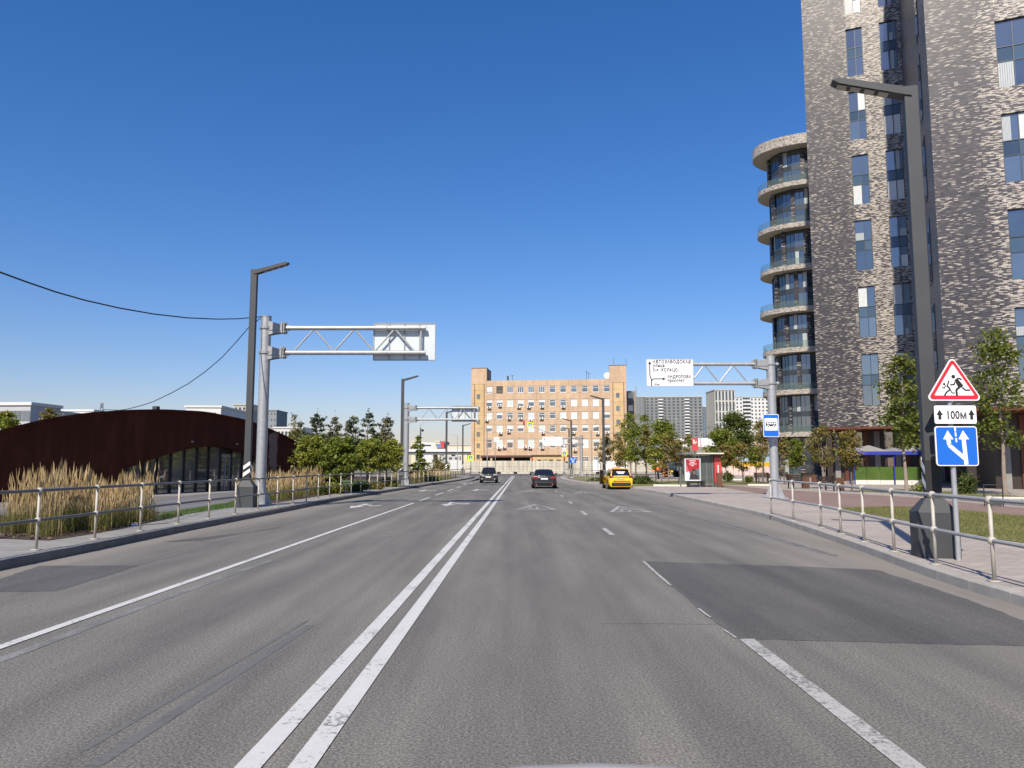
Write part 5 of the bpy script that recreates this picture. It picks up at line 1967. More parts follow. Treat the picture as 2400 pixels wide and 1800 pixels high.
for x in (-.19, .19):
    wm_.plate([(B_(x, -.12)[0] + .085 * k_ * math.cos(q), B_(x, -.12)[1] + .085 * k_ * math.sin(q)) for q in np.linspace(0, 6.283, 13)[:-1]], -.066, .003)
wm_.build('bus_windows', SIGNWHITE, pl_)
hb = MB()
for x in (-.19, .19):
    hb.plate([(B_(x, -.12)[0] + .045 * k_ * math.cos(q), B_(x, -.12)[1] + .045 * k_ * math.sin(q)) for q in np.linspace(0, 6.283, 11)[:-1]], -.070, .003)
hb.build('bus_wheels', BLACK, pl_)
for z in (c + .2, d - .2):
    MB().bx(-.06, .06, -.03, .44, z - .03, z + .03).build('bracket', GALV_D, bs)


def crossing_plate(t, x, z, s, y=-.06):
    p = MB().plate(rrect(x - s / 2, x + s / 2, z - s / 2, z + s / 2, .03), y, .02).build('crossing_plate', SIGNYEL, t)
    q = s * .32
    MB().plate(rrect(x - q, x + q, z - q, z + q, .02), y - .004, .003).build('blue_field', SIGNBLUE, p)
    MB().plate([(x - q * .8, z - q * .72), (x + q * .8, z - q * .72), (x, z + q * .75)], y - .008, .003).build('white_triangle', SIGNWHITE, p)
    m = MB().strokes([(x - .16 * s, z - .17 * s), (x, z - .03 * s), (x + .02 * s, z + .05 * s)], .03 * s, y - .012, .003)
    m.strokes([(x + .12 * s, z - .17 * s), (x, z - .03 * s)], .03 * s, y - .013, .003)
    m.plate([(x - .02 * s, z + .07 * s), (x + .03 * s, z + .07 * s), (x + .03 * s, z + .12 * s), (x - .02 * s, z + .12 * s)], y - .012, .003)
    m.build('walking_figure', BLACK, p)
    return p


# pedestrian crossing sign, left kerb
Yc = 104.0
t, cx_, cy_ = sign_post('yellow-bordered pedestrian crossing sign at the far left corner', 1103, 1090, PY(1103, 1067, Yc)[2] - ZP, .045, 'road_sign', Y=Yc)
t.location.z = ZP
crossing_plate(t, 0, PY(1103, 1073.5, Yc)[2] - ZP, 13 / (FPX / Yc))
# lane sign right
Yc = 100.0
t, cx_, cy_ = sign_post('blue left-and-right lanes sign at the far right corner', 1343, 1090, PY(1343, 1072, Yc)[2] - ZP, .04, 'road_sign', Y=Yc)
zc = PY(1343, 1078.5, Yc)[2] - ZP
w_, h_ = 15 / (FPX / Yc), 13 / (FPX / Yc)
p = MB().plate(rrect(-w_ / 2, w_ / 2, zc - h_ / 2, zc + h_ / 2, .04), -.06, .02).build('lane_plate', SIGNBLUE, t)
MB().strokes([(.09, zc - .3), (.09, zc + .06), (.24, zc + .18)], .07, -.065, .004).strokes([(-.09, zc - .3), (-.09, zc), (-.22, zc + .14)], .07, -.065, .004).plate([(.2, zc + .10), (.34, zc + .2), (.2, zc + .30)], -.065, .004).plate([(-.28, zc + .28), (-.29, zc + .1), (-.14, zc + .22)], -.065, .004).build('lane_arrows', SIGNWHITE, p)


# ------------------------------------------------------------------ traffic lights
def signal_head(t, x, z, y=-.15, s=1.0, lit=True):
    h = MB().bx(x - .15 * s, x + .15 * s, y, y + .22, z - .45 * s, z + .45 * s).build('signal_head', SIGNRED if lit else BLACK, t)
    for i, m in enumerate((M('red_lens', (.7, .03, .03), .25), M('amber_lens_off', (.10, .05, .01), .25), M('green_lens_off', (.01, .06, .04), .25))):
        zz = z + (.28 - .28 * i) * s
        MB().tube([(x, y - .05, zz), (x, y - .001, zz)], .10 * s, 12).build('lens', m, h)
    return h


Yt = 118.0
xt = PY(1322, 1090, Yt)[0]
tl = thing('traffic_light', 'traffic light post with crossing sign, give-way sign and long mast arm over the junction', 'traffic light', (xt, Yt, ZP))
Z = lambda v: PY(1322, v, Yt)[2] - ZP
X = lambda u: PY(u, 1040, Yt)[0] - xt
MB().tube([(0, 0, 0), (0, 0, Z(1034)), (X(1319), 0, Z(1029)), (X(1300), 0, Z(1020)), (X(1245), 0, Z(999))], [.09, .07, .065, .06, .045], 10).build('mast_arm', GALV, tl, smooth=True)
signal_head(tl, X(1322.5), Z(1076), s=.72)
MB().bx(X(1325), X(1330), -.15, .05, Z(1085.5), Z(1081.5)).build('push_button_box', BLACK, tl)
crossing_plate(tl, X(1322.5), Z(1063.5), .82)
crossing_plate(tl, X(1242.5), Z(995.5), .80)
signal_head(tl, X(1228), Z(991), s=.85)
MB().tube([(X(1245), 0, Z(999)), (X(1228), 0, Z(995))], .035, 8).build('arm_tip', GALV, tl)
yp = MB().plate([(X(1322.5) - .42, Z(1037.5)), (X(1322.5) + .42, Z(1037.5)), (X(1322.5), Z(1049))], -.12, .02).build('give_way_plate', SIGNWHITE, tl)
MB().plate(rrect(X(1318), X(1327), Z(1057), Z(1049.5), .03), -.10, .02).build('route_plate', SIGNWHITE, tl)
MB().strokes([(X(1319), Z(1051)), (X(1325), Z(1055.5))], .06, -.104, .003).build('route_line', BLACK, tl)
for u, label in ((1247, 'small red traffic light seen against the concrete fence'),):
    Yq = 152.0
    q = thing('traffic_light', label, 'traffic light', (PY(u, 1090, Yq)[0], Yq, -.002))
    MB().tube([(0, 0, 0), (0, 0, PY(u, 1072, Yq)[2])], .06, 8).build('post', GALV, q)
    signal_head(q, 0, PY(u, 1076, Yq)[2], s=.75)


# ------------------------------------------------------------------ slim old street lights and poles far away
def slim_light(label, u, vtop, Y, arm, rise=.5, zb=ZP, mat=GALV):
    x = PY(u, 1090, Y)[0]
    t = thing('slim_street_light', label, 'street light', (x, Y, zb), 0, 'slim old street lights')
    h = PY(u, vtop, Y)[2] - zb
    MB().tube([(0, 0, 0), (0, 0, h)], [.11, .07], 8).build('pole', mat, t)
    MB().tube([(0, 0, h - .1), (arm * .4, 0, h + rise * .7), (arm, 0, h + rise)], .05, 6).build('arm', mat, t)
    d = .55 * (1 if arm > 0 else -1)
    MB().bx(min(arm, arm + d), max(arm, arm + d), -.15, .15, h + rise - .08, h + rise + .08).build('lamp_head', mat, t, bevel=.04)
    return t


slim_light('slim grey street light before the lower left windows of the office block', 1142, 1012, 151, -1.5, .6, -.002)
slim_light('slim grey street light before the right windows of the office block', 1387, 1008, 151, 1.0, .6, -.002)
slim_light('slim street light rising above the viaduct left of the office block', 1072, 1022, 200, -1.0, .3)
slim_light('thin street light with a long pale head above the fir tree', 984, 996, 150, 1.9, 1.0)
slim_light('slim grey street light in front of the long dark grey apartment block', 1606, 996, 150, -1.4, 1.0)
slim_light('slim pale pole above the red bus stop flag', 1643, 1014, 160, .5, .1)
cp = thing('camera_pole', 'dark pole with a small dome camera behind the fir tree', 'camera pole', (PY(985, 1090, 118)[0], 118, ZP))
MB().tube([(0, 0, 0), (0, 0, PY(985, 1006, 118)[2])], .09, 8).build('pole', DARKMETAL, cp)
MB().ball((.30, 0, PY(985, 1011, 118)[2]), .2, 10).build('camera_dome', BLACK, cp)
MB().tube([(0, 0, PY(985, 1010, 118)[2]), (.3, 0, PY(985, 1009, 118)[2])], .04, 6).build('arm', DARKMETAL, cp)
ap = thing('signpost', 'thin pole with white arrow board before the office block windows', 'signpost', (PY(1161, 1090, 149)[0], 149, -.002))
MB().tube([(0, 0, 0), (0, 0, PY(1161, 1033, 149)[2])], .05, 8).build('post', GALV, ap)
z0 = PY(1161, 1036, 149)[2]
p = MB().bx(-.25, .70, -.08, -.05, z0, z0 + .95).build('board', SIGNWHITE, ap)
MB().strokes([(-.1, z0 + .3), (.5, z0 + .5), (.62, z0 + .5)], .06, -.086, .004).strokes([(.1, z0 + .75), (.1, z0 + .2)], .05, -.087, .004).build('board_arrow', BLACK, p)

# ------------------------------------------------------------------ overhead cables and the pole that carries them
top_g = Vector(PY(617, 742, 31.1))
pole_l = Vector(PY(-150, 590, 15.5))
cpole = thing('cable_pole', 'galvanised pole carrying the overhead cable, beyond the left edge', 'pole', (pole_l.x, pole_l.y, ZP))
MB().tube([(0, 0, 0), (0, 0, pole_l.z - ZP + .15)], .10, 10).build('pole', GALV, cpole)
CAB = M('black_cable', (.012, .011, .014), .6)


def cable(label, pts, r_):
    o = MB().tube(pts, r_, 6).build('overhead_cable', CAB)
    return tag(o, label, 'cable')


cable('thick overhead cable sagging from the left edge to the gantry pole', [Vector(PY(u, v, Y)) for u, v, Y in zip((-150, -60, 0, 60, 130, 200, 280, 360, 440, 510, 560, 617), (590, 619, 638, 660, 684, 704, 722, 736, 745, 748, 747, 742), np.linspace(15.5, 31.1, 12))], .022)
end = PL(PV_O, PV_A, 272, 962, 1.0)
eY = 40.0
cable('thin cable drooping from the gantry pole to the rusty pavilion roof', [Vector(PY(u, v, Y)) for u, v, Y in zip((612, 585, 555, 520, 480, 440, 400, 360, 330, 300, 280, 245, 236), (745, 765, 800, 838, 872, 900, 922, 941, 951, 958.5, 961.5, 960, 966), np.linspace(31.2, 42.0, 13))], .018)
# ------------------------------------------------------------------ bus shelter and its advert
Ys = 57.0
xs0 = PY(1601, 1090, Ys)[0]
sh = thing('bus_shelter', 'grey glass bus shelter with a red end pillar and flat roof', 'bus shelter', (xs0, Ys, ZP))
SX = lambda u: PY(u, 1090, Ys)[0] - xs0
SZ = lambda v: PY(1650, v, Ys)[2] - ZP
SHG = M('shelter_grey', (.16, .17, .17), .5, .2, .1, 2)
ADR = M('advert_red', (.52, .06, .06), .4, 0, .05, 2)
ADD = M('pillar_dark_red', (.14, .015, .015), .4, 0, .05, 2)
SGL = clear_glass('shelter_glass', (.62, .70, .68), .30)
MB().bx(SX(1596), SX(1692), -.55, 1.9, SZ(1065.5), SZ(1061)).build('roof', SHG, sh)
MB().bx(SX(1629), SX(1692.5), -.62, -.552, SZ(1064.5), SZ(1061.5)).build('roof_edge', M('cream_trim', (.62, .60, .48), .5), sh)
MB().bx(SX(1671.5), SX(1686), -.35, .0, SZ(1083), SZ(1066)).build('pillar_head', ADD, sh)
pil = MB().bx(SX(1672), SX(1687), -.38, .02, SZ(1131), SZ(1083.2)).build('red_pillar', ADR, sh)
MB().bx(SX(1678.5), SX(1681), -.385, -.382, SZ(1127), SZ(1090)).build('white_band', WHITE, pil)
MB().bx(SX(1673), SX(1687), -.36, 0, 0, SZ(1131.2)).build('pillar_foot', SHG, sh)
MB().bx(SX(1641), SX(1670), .02, .035, SZ(1134), SZ(1067)).build('glass_panel', SGL, sh)
MB().bx(SX(1606), SX(1690), 1.72, 1.735, SZ(1134), SZ(1067)).build('glass_panel', SGL, sh)
for u in (1641, 1656, 1670):
    MB().bx(SX(u) - .03, SX(u) + .03, .0, .06, 0, SZ(1066)).build('post', SHG, sh)
for u in (1606, 1648, 1690):
    MB().bx(SX(u) - .04, SX(u) + .04, 1.68, 1.76, 0, SZ(1066)).build('post', SHG, sh)
MB().bx(SX(1642), SX(1650), -.1, .2, 0, SZ(1127)).build('plinth_box', BLACK, sh)
MB().bx(SX(1655), SX(1688), 1.1, 1.5, .42, .47).bx(SX(1657), SX(1659), 1.2, 1.4, 0, .419).bx(SX(1684), SX(1686), 1.2, 1.4, 0, .419).build('seat', DWOOD, sh)
adv = thing('advertising_panel', 'lit advertising panel with a red and grey portrait poster at the bus shelter end', 'advert panel', (xs0, Ys - .35, ZP))
MB().bx(SX(1602), SX(1640), 0, .22, SZ(1127), SZ(1074.5)).build('frame', M('panel_grey', (.44, .46, .46), .45, .2), adv)
MB().bx(SX(1607), SX(1614), .03, .19, 0, SZ(1127.1)).build('foot', BLACK, adv)
MB().bx(SX(1603), SX(1637), -.004, -.001, SZ(1126), SZ(1076)).build('poster_border', WHITE, adv)
po = MB().bx(SX(1604.5), SX(1636.5), -.008, -.005, SZ(1124), SZ(1076.5)).build('poster', M('poster_slate', (.10, .13, .15), .4, 0, .5, 2), adv)
MB().plate([(SX(1604.5), SZ(1076.5)), (SX(1636.5), SZ(1076.5)), (SX(1636.5), SZ(1098)), (SX(1616), SZ(1104)), (SX(1611), SZ(1104))], -.012, .003).build('poster_red_field', M('poster_red', (.36, .02, .03), .4), po)
MB().plate([(SX(1604.5), SZ(1088)), (SX(1611.5), SZ(1105)), (SX(1604.5), SZ(1106.5))], -.0125, .003).build('poster_pink', M('poster_pink', (.75, .12, .14), .4), po)
MB().plate([(SX(1604.5), SZ(1106.8)), (SX(1611.5), SZ(1105)), (SX(1614), SZ(1112)), (SX(1613), SZ(1124)), (SX(1604.5), SZ(1124))], -.0122, .003).build('poster_pale', M('poster_pale', (.55, .58, .58), .4, 0, .3, 6), po)
MB().plate([(SX(1612), SZ(1124)), (SX(1615), SZ(1113)), (SX(1619), SZ(1103)), (SX(1622), SZ(1098)), (SX(1626), SZ(1099)), (SX(1628.5), SZ(1105)), (SX(1628), SZ(1111)), (SX(1632), SZ(1115)), (SX(1635), SZ(1124))], -.0145, .003).build('poster_figure', M('poster_dark', (.035, .03, .035), .4, 0, .3, 4), po)
MB().plate([(SX(1621), SZ(1104)), (SX(1627), SZ(1104)), (SX(1626.5), SZ(1110)), (SX(1624), SZ(1113)), (SX(1621.5), SZ(1110))], -.0165, .002).build('poster_face', M('poster_skin', (.20, .12, .09), .5), po)
tl_ = MB()
for k, (u0, u1) in enumerate(((1612.5, 1628), (1615, 1626), (1612, 1630), (1616, 1624))):
    z = SZ(1080 + k * 3.7)
    tl_.bx(SX(u0), SX(u1), -.0145, -.0125, z - .035, z + .03)
tl_.build('poster_print', M('poster_print', (.62, .45, .45), .5), po)
fl = thing('bus_stop_flag', 'red bus stop flag standing on the shelter roof', 'bus stop sign', (xs0, Ys + .3, ZP + SZ(1061)))
zo = SZ(1061)
MB().bx(SX(1626), SX(1640), 0, .10, SZ(1055.5) - zo, SZ(1026.5) - zo).build('flag_panel', ADR, fl)
MB().tube([(SX(1629), .05, 0), (SX(1629), .05, SZ(1055) - zo)], .03, 6).tube([(SX(1637), .05, 0), (SX(1637), .05, SZ(1055) - zo)], .03, 6).build('flag_post', GALV, fl)
MB().tube([(SX(1629.5), -.012, SZ(1032) - zo), (SX(1629.5), -.001, SZ(1032) - zo)], .06, 10).bx(SX(1627.5), SX(1637), -.008, -.002, SZ(1037.3) - zo, SZ(1035) - zo).bx(SX(1627.5), SX(1634), -.008, -.002, SZ(1040) - zo, SZ(1039) - zo).build('flag_print', SIGNWHITE, fl)


# ------------------------------------------------------------------ benches, bins, hoops
def bench(label, u, v, rz, L_=2.0):
    x, y = G(u, v, ZP)
    t = thing('park_bench', label, 'bench', (x, y, ZP), rz, 'dark benches on the plaza')
    for i in range(4):
        MB().bx(-L_ / 2, L_ / 2, -.22 + i * .115, -.13 + i * .115, .43, .465).build('seat_slat', DWOOD, t)
    for i in range(4):
        z = .50 + i * .105
        yy_ = .26 + i * .030
        MB().bx(-L_ / 2, L_ / 2, yy_, yy_ + .03, z, z + .09).build('back_slat', DWOOD, t)
    for sx in (-.8, .8):
        q = sx * L_ / 2
        MB().bx(q - .03, q + .03, -.24, .28, .39, .429).bx(q - .03, q + .03, -.26, -.2, 0, .389).bx(q - .03, q + .03, .24, .30, 0, .389).bx(q - .03, q + .03, .292, .352, .43, .92, m=None).build('leg', BLACK, t)
    return t


def bin_(label, u, v, rz, h=.80):
    x, y = G(u, v, ZP)
    t = thing('litter_bin', label, 'litter bin', (x, y, ZP), rz, 'wooden litter bins on the plaza')
    MB().bx(-.16, .16, -.14, .14, .05, h - .08).build('liner', BLACK, t)
    m = MB().bx(-.031, .031, -.010, .010, .04, h).mesh('slat', WOOD)
    for i in range(5):
        for yy_ in (-.152, .152):
            link('slat', m, t, (-.14 + i * .07, yy_, 0))
    for i in range(4):
        for xx in (-.174, .174):
            link('slat', m, t, (xx, -.108 + i * .072, 0), math.pi / 2)
    MB().bx(-.185, .185, -.165, .165, 0, .04).build('base', BLACK, t)
    return t


bench('dark bench nearest the right warning signs, seen from behind', 1946, 1151, R(24), 1.5)
bench('dark bench left of a paired brown bin, second from the right', 1871, 1145, R(22), 1.5)
bench('small dark bench just right of the gantry pole', 1838, 1129, R(18), 1.5)
bench('dark bench partly hidden behind the middle brown bins', 1899, 1131, R(20), 1.5)
bench('dark bench left of the gantry pole under a thin brown tree', 1790, 1131, R(15), 1.6)
bench('dark bench far off between the two white plaza kerbs', 1608, 1122, R(10), 1.6)
bin_('brown slatted bin right beside the nearest bench', 1970, 1149.5, R(20))
bin_('brown slatted bin right of the second bench', 1889.5, 1145, R(20))
bin_('brown slatted bin behind the bins beside the second bench', 1909, 1136, R(20))
bin_('brown slatted bin right of the small bench at the gantry pole', 1852, 1131, R(18))
bin_('brown slatted bin left of the gantry pole', 1803, 1129, R(15))
bin_('brown bin at the foot of the red shelter pillar', 1686.5, 1142, R(0), 1.05)


def hoop(label, u, v, w_, h, rz, box=False):
    x, y = G(u, v, ZP)
    t = thing('bike_hoop', label, 'bike rack', (x, y, ZP), rz, 'dark bike hoops')
    b = .04
    f = MB().bx(-w_ / 2, -w_ / 2 + b, -.03, .03, 0, h).bx(w_ / 2 - b, w_ / 2, -.03, .03, 0, h).bx(-w_ / 2 + b, w_ / 2 - b, -.028, .028, h - b, h)
    f.build('frame', BLACK, t, bevel=.01)
    if box:
        MB().bx(-w_ / 2 + .06, w_ / 2 - .06, -.05, .05, .04, .22).build('foot_plate', DARKMETAL, t)
    return t


hoop('dark metal hoop standing on the kerb left of the bus shelter', 1571, 1138, 1.35, .58, 0)
hoop('dark metal frame standing by the lawn behind the right railing end', 2330, 1187, .66, .85, R(-30), True)

# ------------------------------------------------------------------ cafe terrace with blue canopy
Yk = 65.0
tx0 = PY(2000, 1110, Yk)[0]
ter = thing('cafe_terrace', 'cafe terrace with a blue canopy and artificial green hedge panels under the brick tower', 'terrace', (tx0, Yk, ZP), -R(16))
TX = lambda u: PL((tx0, Yk), -R(16), u, 1090)[0]
TZ = lambda v, u=2080: PL((tx0, Yk), -R(16), u, v)[1] - ZP
TURFP = turf('artificial_turf', (.04, .085, .012), (.055, .11, .016), (.075, .135, .02))
CANB = M('canopy_blue', (.015, .03, .30), .7, 0, .15, 2)
CANG = M('canopy_grey', (.25, .24, .24), .8, 0, .1, 2)
L_ = TX(2190)
pan_n = 6
for i in range(pan_n):
    a, b = L_ * i / pan_n, L_ * (i + 1) / pan_n
    MB().bx(a + .02, b - .02, 0, .16, .38, 1.45).build('hedge_panel', TURFP, ter)
    MB().bx(a + .01, b - .01, -.10, .30, 0, .36).build('plinth', M('white_plinth', (.62, .60, .56), .8, 0, .1, 2), ter)
zc0, zc1 = TZ(1066), TZ(1058)
cn = MB()
for i in range(2):
    a, b = -.1 + i * (L_ / 2), -.1 + (i + 1) * L_ / 2
    cn.add([(a, -.6, zc1 - .08), (b, -.6, zc1 - .08), (b, 3.0, zc1 + .2), (a, 3.0, zc1 + .2), ((a + b) / 2, 1.0, zc1 + .55)], [(0, 1, 4), (1, 2, 4), (2, 3, 4), (3, 0, 4)])
cn.build('canopy_top', CANG, ter)
MB().bx(-.12, L_ - .1, -.64, -.61, zc0, zc1).bx(-.14, -.11, -.61, 3.0, zc0, zc1 + .05).build('canopy_valance', CANB, ter)
for i, x in enumerate((.05, L_ * .5, L_ - .2)):
    MB().tube([(x, -.45, .0), (x, -.45, zc0 + .1)], .05, 8).build('canopy_post', M('post_blue', (.02, .04, .30), .5), ter)
    MB().tube([(x, 2.6, .0), (x, 2.6, zc0 + .3)], .05, 8).build('canopy_post', _mc['post_blue'], ter)
for k in range(3):
    ta = thing('cafe_table', ('dark cafe table at the left end of the green terrace hedge', 'dark cafe table in the middle behind the green terrace hedge', 'dark cafe table at the end of the terrace nearest the lamp post')[k], 'table', ter.matrix_basis @ Vector((1.2 + k * 2.6, 1.6, 0)), 0, 'tables on the cafe terrace')
    MB().tube([(0, 0, .72), (0, 0, .75)], .4, 12).build('tabletop', DWOOD, ta)
    MB().tube([(0, 0, 0), (0, 0, .719)], .04, 8).build('pedestal', BLACK, ta)

# white kerb blocks on the plaza
for u, v, w_, label in ((1790, 1138.7, 2.2, 'white kerb block at the lawn edge left of the gantry pole'), (1717, 1125.5, 2.2, 'white kerb block beyond the shelter near the striped barrier'), (2390, 1172, 2.4, 'white kerb block at the lawn edge near the right frame edge'), (1590, 1140, 3.6, 'long pale kerb block in front of the left bike hoop')):
    x, y = G(u, v, ZP)
    o = MB().bx(-w_ / 2, w_ / 2, -.12, .12, 0, .13).build('kerb_block', M('white_kerb', (.60, .58, .53), .85, 0, .08, 2))
    o.location = (x, y + .3, ZP)
    o.rotation_euler = (0, 0, -R(12))
    tag(o, label, 'kerb block')


# ------------------------------------------------------------------ cars
CARGL = M('car_glass', (.012, .015, .018), .04, 0, .1, 1, spec=.8)
TYRE = M('tyre_rubber', (.018, .018, .018), .85)
RIM = M('wheel_rim', (.28, .29, .30), .35, .6)
PLASTIC = M('black_plastic', (.02, .02, .022), .6)
TAIL = M('tail_light', (.20, .008, .012), .2, 0, .2, 8, coat=.6)
HEADL = M('headlight', (.40, .40, .37), .12, .2, .15, 5, coat=.8)
PLATE = M('number_plate', (.75, .75, .72), .4)
CHROME = M('chrome', (.6, .6, .6), .15, .9)


def car(name, label, cat, loc, rz, body_mat, L_, W, Hh, style, lower_mat=None):
    """origin on the ground under the centre, front towards local +Y"""
    t = thing(name, label, cat, loc, rz)
    hw, hl = W / 2, L_ / 2
    gc = .20 if style != 'suv' else .24
    belt = Hh * .63
    if style == 'sedan':
        top = [(-hl, .62), (-hl + .05, .92), (-hl + .16, 1.04), (-hl + .75, 1.06), (-.9, .97), (.9, .95), (1.1, .93), (hl - .55, .80), (hl - .12, .68), (hl, .58)]
        roof = (-hl + .62, -hl + 1.45, .25, 1.12)
    else:
        top = [(-hl, .70), (-hl + .04, .98), (-hl + .10, belt), (-hl + .6, belt + .02), (-.9, belt), (.9, belt - .02), (1.0, belt - .03), (hl - .5, belt - .14), (hl - .1, .82), (hl, .66)]
        roof = (-hl + .12, -hl + .52, .35, 1.12)
    secs = []
    for i, (y, zt_) in enumerate(top):
        f = {0: .84, 1: .93, 2: .965, len(top) - 1: .78, len(top) - 2: .90, len(top) - 3: .97}.get(i, 1.0)
        w = hw * f
        zb_ = gc + (.14 if i in (0, len(top) - 1) else .0)
        mid_ = zb_ + (zt_ - zb_) * .5
        secs.append((y, [(0, zb_), (w * .86, zb_), (w * .97, zb_ + .10), (w, mid_), (w * .985, zb_ + (zt_ - zb_) * .75), (w * .93, zt_ - .035), (w * .80, zt_), (0, zt_ + .025)]))
    body = MB().loft(secs).build('body', body_mat, t, smooth=True)
    # cabin
    y0, y1, y2, y3 = roof
    ib = hw * .86
    it = hw * .66
    zb_ = belt - .03 if style != 'sedan' else .97
    cabs = []
    for y, k in ((y0, 0), (y0 + (y1 - y0) * .5, .55), (y1, .94), ((y1 + y2) / 2, 1.0), (y2, .97), ((y2 + y3) / 2, .55), (y3, 0)):
        z = zb_ + (Hh - zb_) * k
        w_t = ib + (it - ib) * k
        cabs.append((y, [(0, zb_ - .08), (ib, zb_ - .08), (ib, zb_), ((ib + w_t) / 2 + .015, zb_ + (z - zb_) * .5), (w_t, max(z - .03, zb_)), (w_t * .85, z), (0, z + (.02 if k > .5 else 0))]))
    cab = MB().loft(cabs).build('cabin', body_mat, t, smooth=True)
    # windows, set a little proud of the cabin shell

    def cabpt(y, s, side):
        for (ya, ra), (yb_, rb) in zip(cabs[:-1], cabs[1:]):
            if ya <= y <= yb_:
                q = (y - ya) / (yb_ - ya)
                P = [(ra[i][0] + (rb[i][0] - ra[i][0]) * q, ra[i][1] + (rb[i][1] - ra[i][1]) * q) for i in (2, 3, 4)]
                if s < .5:
                    a, b, k = P[0], P[1], s * 2
                else:
                    a, b, k = P[1], P[2], s * 2 - 1
                return Vector((side * (a[0] + (b[0] - a[0]) * k + .008), y, a[1] + (b[1] - a[1]) * k))
    for side in (-1, 1):
        for (ya, yb_) in ((y1 - .12, (y1 + y2) / 2 - .06), ((y1 + y2) / 2 + .06, y2 + .30)):
            m = MB()
            n_ = 5
            for i in range(n_):
                a, b = ya + (yb_ - ya) * i / n_, ya + (yb_ - ya) * (i + 1) / n_
                for s0_, s1_ in ((.12, .5), (.5, .88)):
                    q = [cabpt(a, s0_, side), cabpt(b, s0_, side), cabpt(b, s1_, side), cabpt(a, s1_, side)]
                    m.add(q if side > 0 else q[::-1], [(0, 1, 2, 3)])
            m.build('side_window', CARGL, t)

    def screen(ya, za, wa, yb_, zb2, wb, off, nm):
        m = MB()
        m.quad((-wa, ya + off, za), (wa, ya + off, za), (wb, yb_ + off, zb2 + abs(off) * .6), (-wb, yb_ + off, zb2 + abs(off) * .6))
        return m.build(nm, CARGL, t)
    dz = Hh - zb_
    rw_ = screen(y0 + (y1 - y0) * .12, zb_ + dz * .13, ib * .90, y0 + (y1 - y0) * .92, zb_ + dz * .87, it * .95, -.035, 'rear_window')
    screen(y3 - (y3 - y2) * .10, zb_ + dz * .11, ib * .90, y3 - (y3 - y2) * .92, zb_ + dz * .88, it * .97, .035, 'windscreen')
    # wheels
    wr_ = .33 if style != 'suv' else .35
    for sx in (-1, 1):
        for yw in (-hl + .86, hl - .92):
            x0 = sx * (hw - .22)
            x1 = sx * (hw + .012)
            w = MB().tube([(x0, yw, wr_), (x0 + (x1 - x0) * .12, yw, wr_), (x1 - (x1 - x0) * .12, yw, wr_), (x1, yw, wr_)], [wr_ * .92, wr_, wr_, wr_ * .93], 20).build('wheel', TYRE, t, smooth=True)
            MB().tube([(x1, yw, wr_), (x1 + sx * .012, yw, wr_)], wr_ * .64, 14).build('rim', RIM, w)
            MB().tube([(sx * (hw - .02), yw, wr_ + .03), (sx * (hw + .004), yw, wr_ + .03)], wr_ + .07, 20).build('wheel_arch', lower_mat or PLASTIC, t)
    for sx in (-1, 1):
        m = MB().bx(-.09, .09, -.07, .07, -.06, .07)
        o = m.build('mirror', body_mat if style != 'taxi' else PLASTIC, t, bevel=.02)
        o.location = (sx * (hw + .07), y3 - .38, zb_ + .08)
    lm = lower_mat or body_mat
    yb_, yf = -hl, hl
    MB().bx(-hw * .80, hw * .80, yb_ - .03, yb_ + .14, gc + .06, .52).build('rear_bumper', lm, t, bevel=.05)
    MB().bx(-hw * .78, hw * .78, yf - .14, yf + .03, gc + .06, .46).build('front_bumper', lm, t, bevel=.05)
    return t, body


CB = M('black_car_paint', (.009, .009, .010), .25, .0, .1, 1, coat=.35)
CG = M('dark_grey_car_paint', (.018, .019, .021), .3, .1, .1, 1, coat=.4)
CY = M('taxi_yellow_paint', (.88, .52, .012), .3, 0, .04, 1, coat=.7)
xc, yc = G(1277, 1145.2)
sed, _ = car('parked_car', 'black saloon car driving away in the middle of the road', 'car', (xc, yc + 2.45, 0), -R(.8), CB, 4.9, 1.86, 1.42, 'sedan')
sed.name = 'saloon_car'
hl = 2.45
for sx in (-1, 1):
    MB().plate([(sx * .90, .92), (sx * .48, .86), (sx * .46, .72), (sx * .60, .68), (sx * .90, .76)], -hl - .02, .14).build('tail_light', TAIL, sed, bevel=.015)
    MB().bx(sx * .62 - .13, sx * .62 + .13, -hl - .055, -hl - .02, .36, .40).build('reflector', TAIL, sed)
    MB().tube([(sx * .6, -hl - .06, .27), (sx * .6, -hl + .1, .27)], .045, 10).build('exhaust', CHROME, sed)
MB().bx(-.26, .26, -hl - .045, -hl - .02, .67, .79).build('number_plate', PLATE, sed)
MB().tube([(0, -hl - .03, .91), (0, -hl + .05, .91)], .045, 12).build('badge', CHROME, sed)
MB().bx(-.44, -.36, -hl - .02, -hl + .03, .925, .975).build('sticker', SIGNWHITE, sed)
MB().bx(-.40, -.33, -hl - .02, -hl + .03, .82, .87).build('sticker', SIGNWHITE, sed)

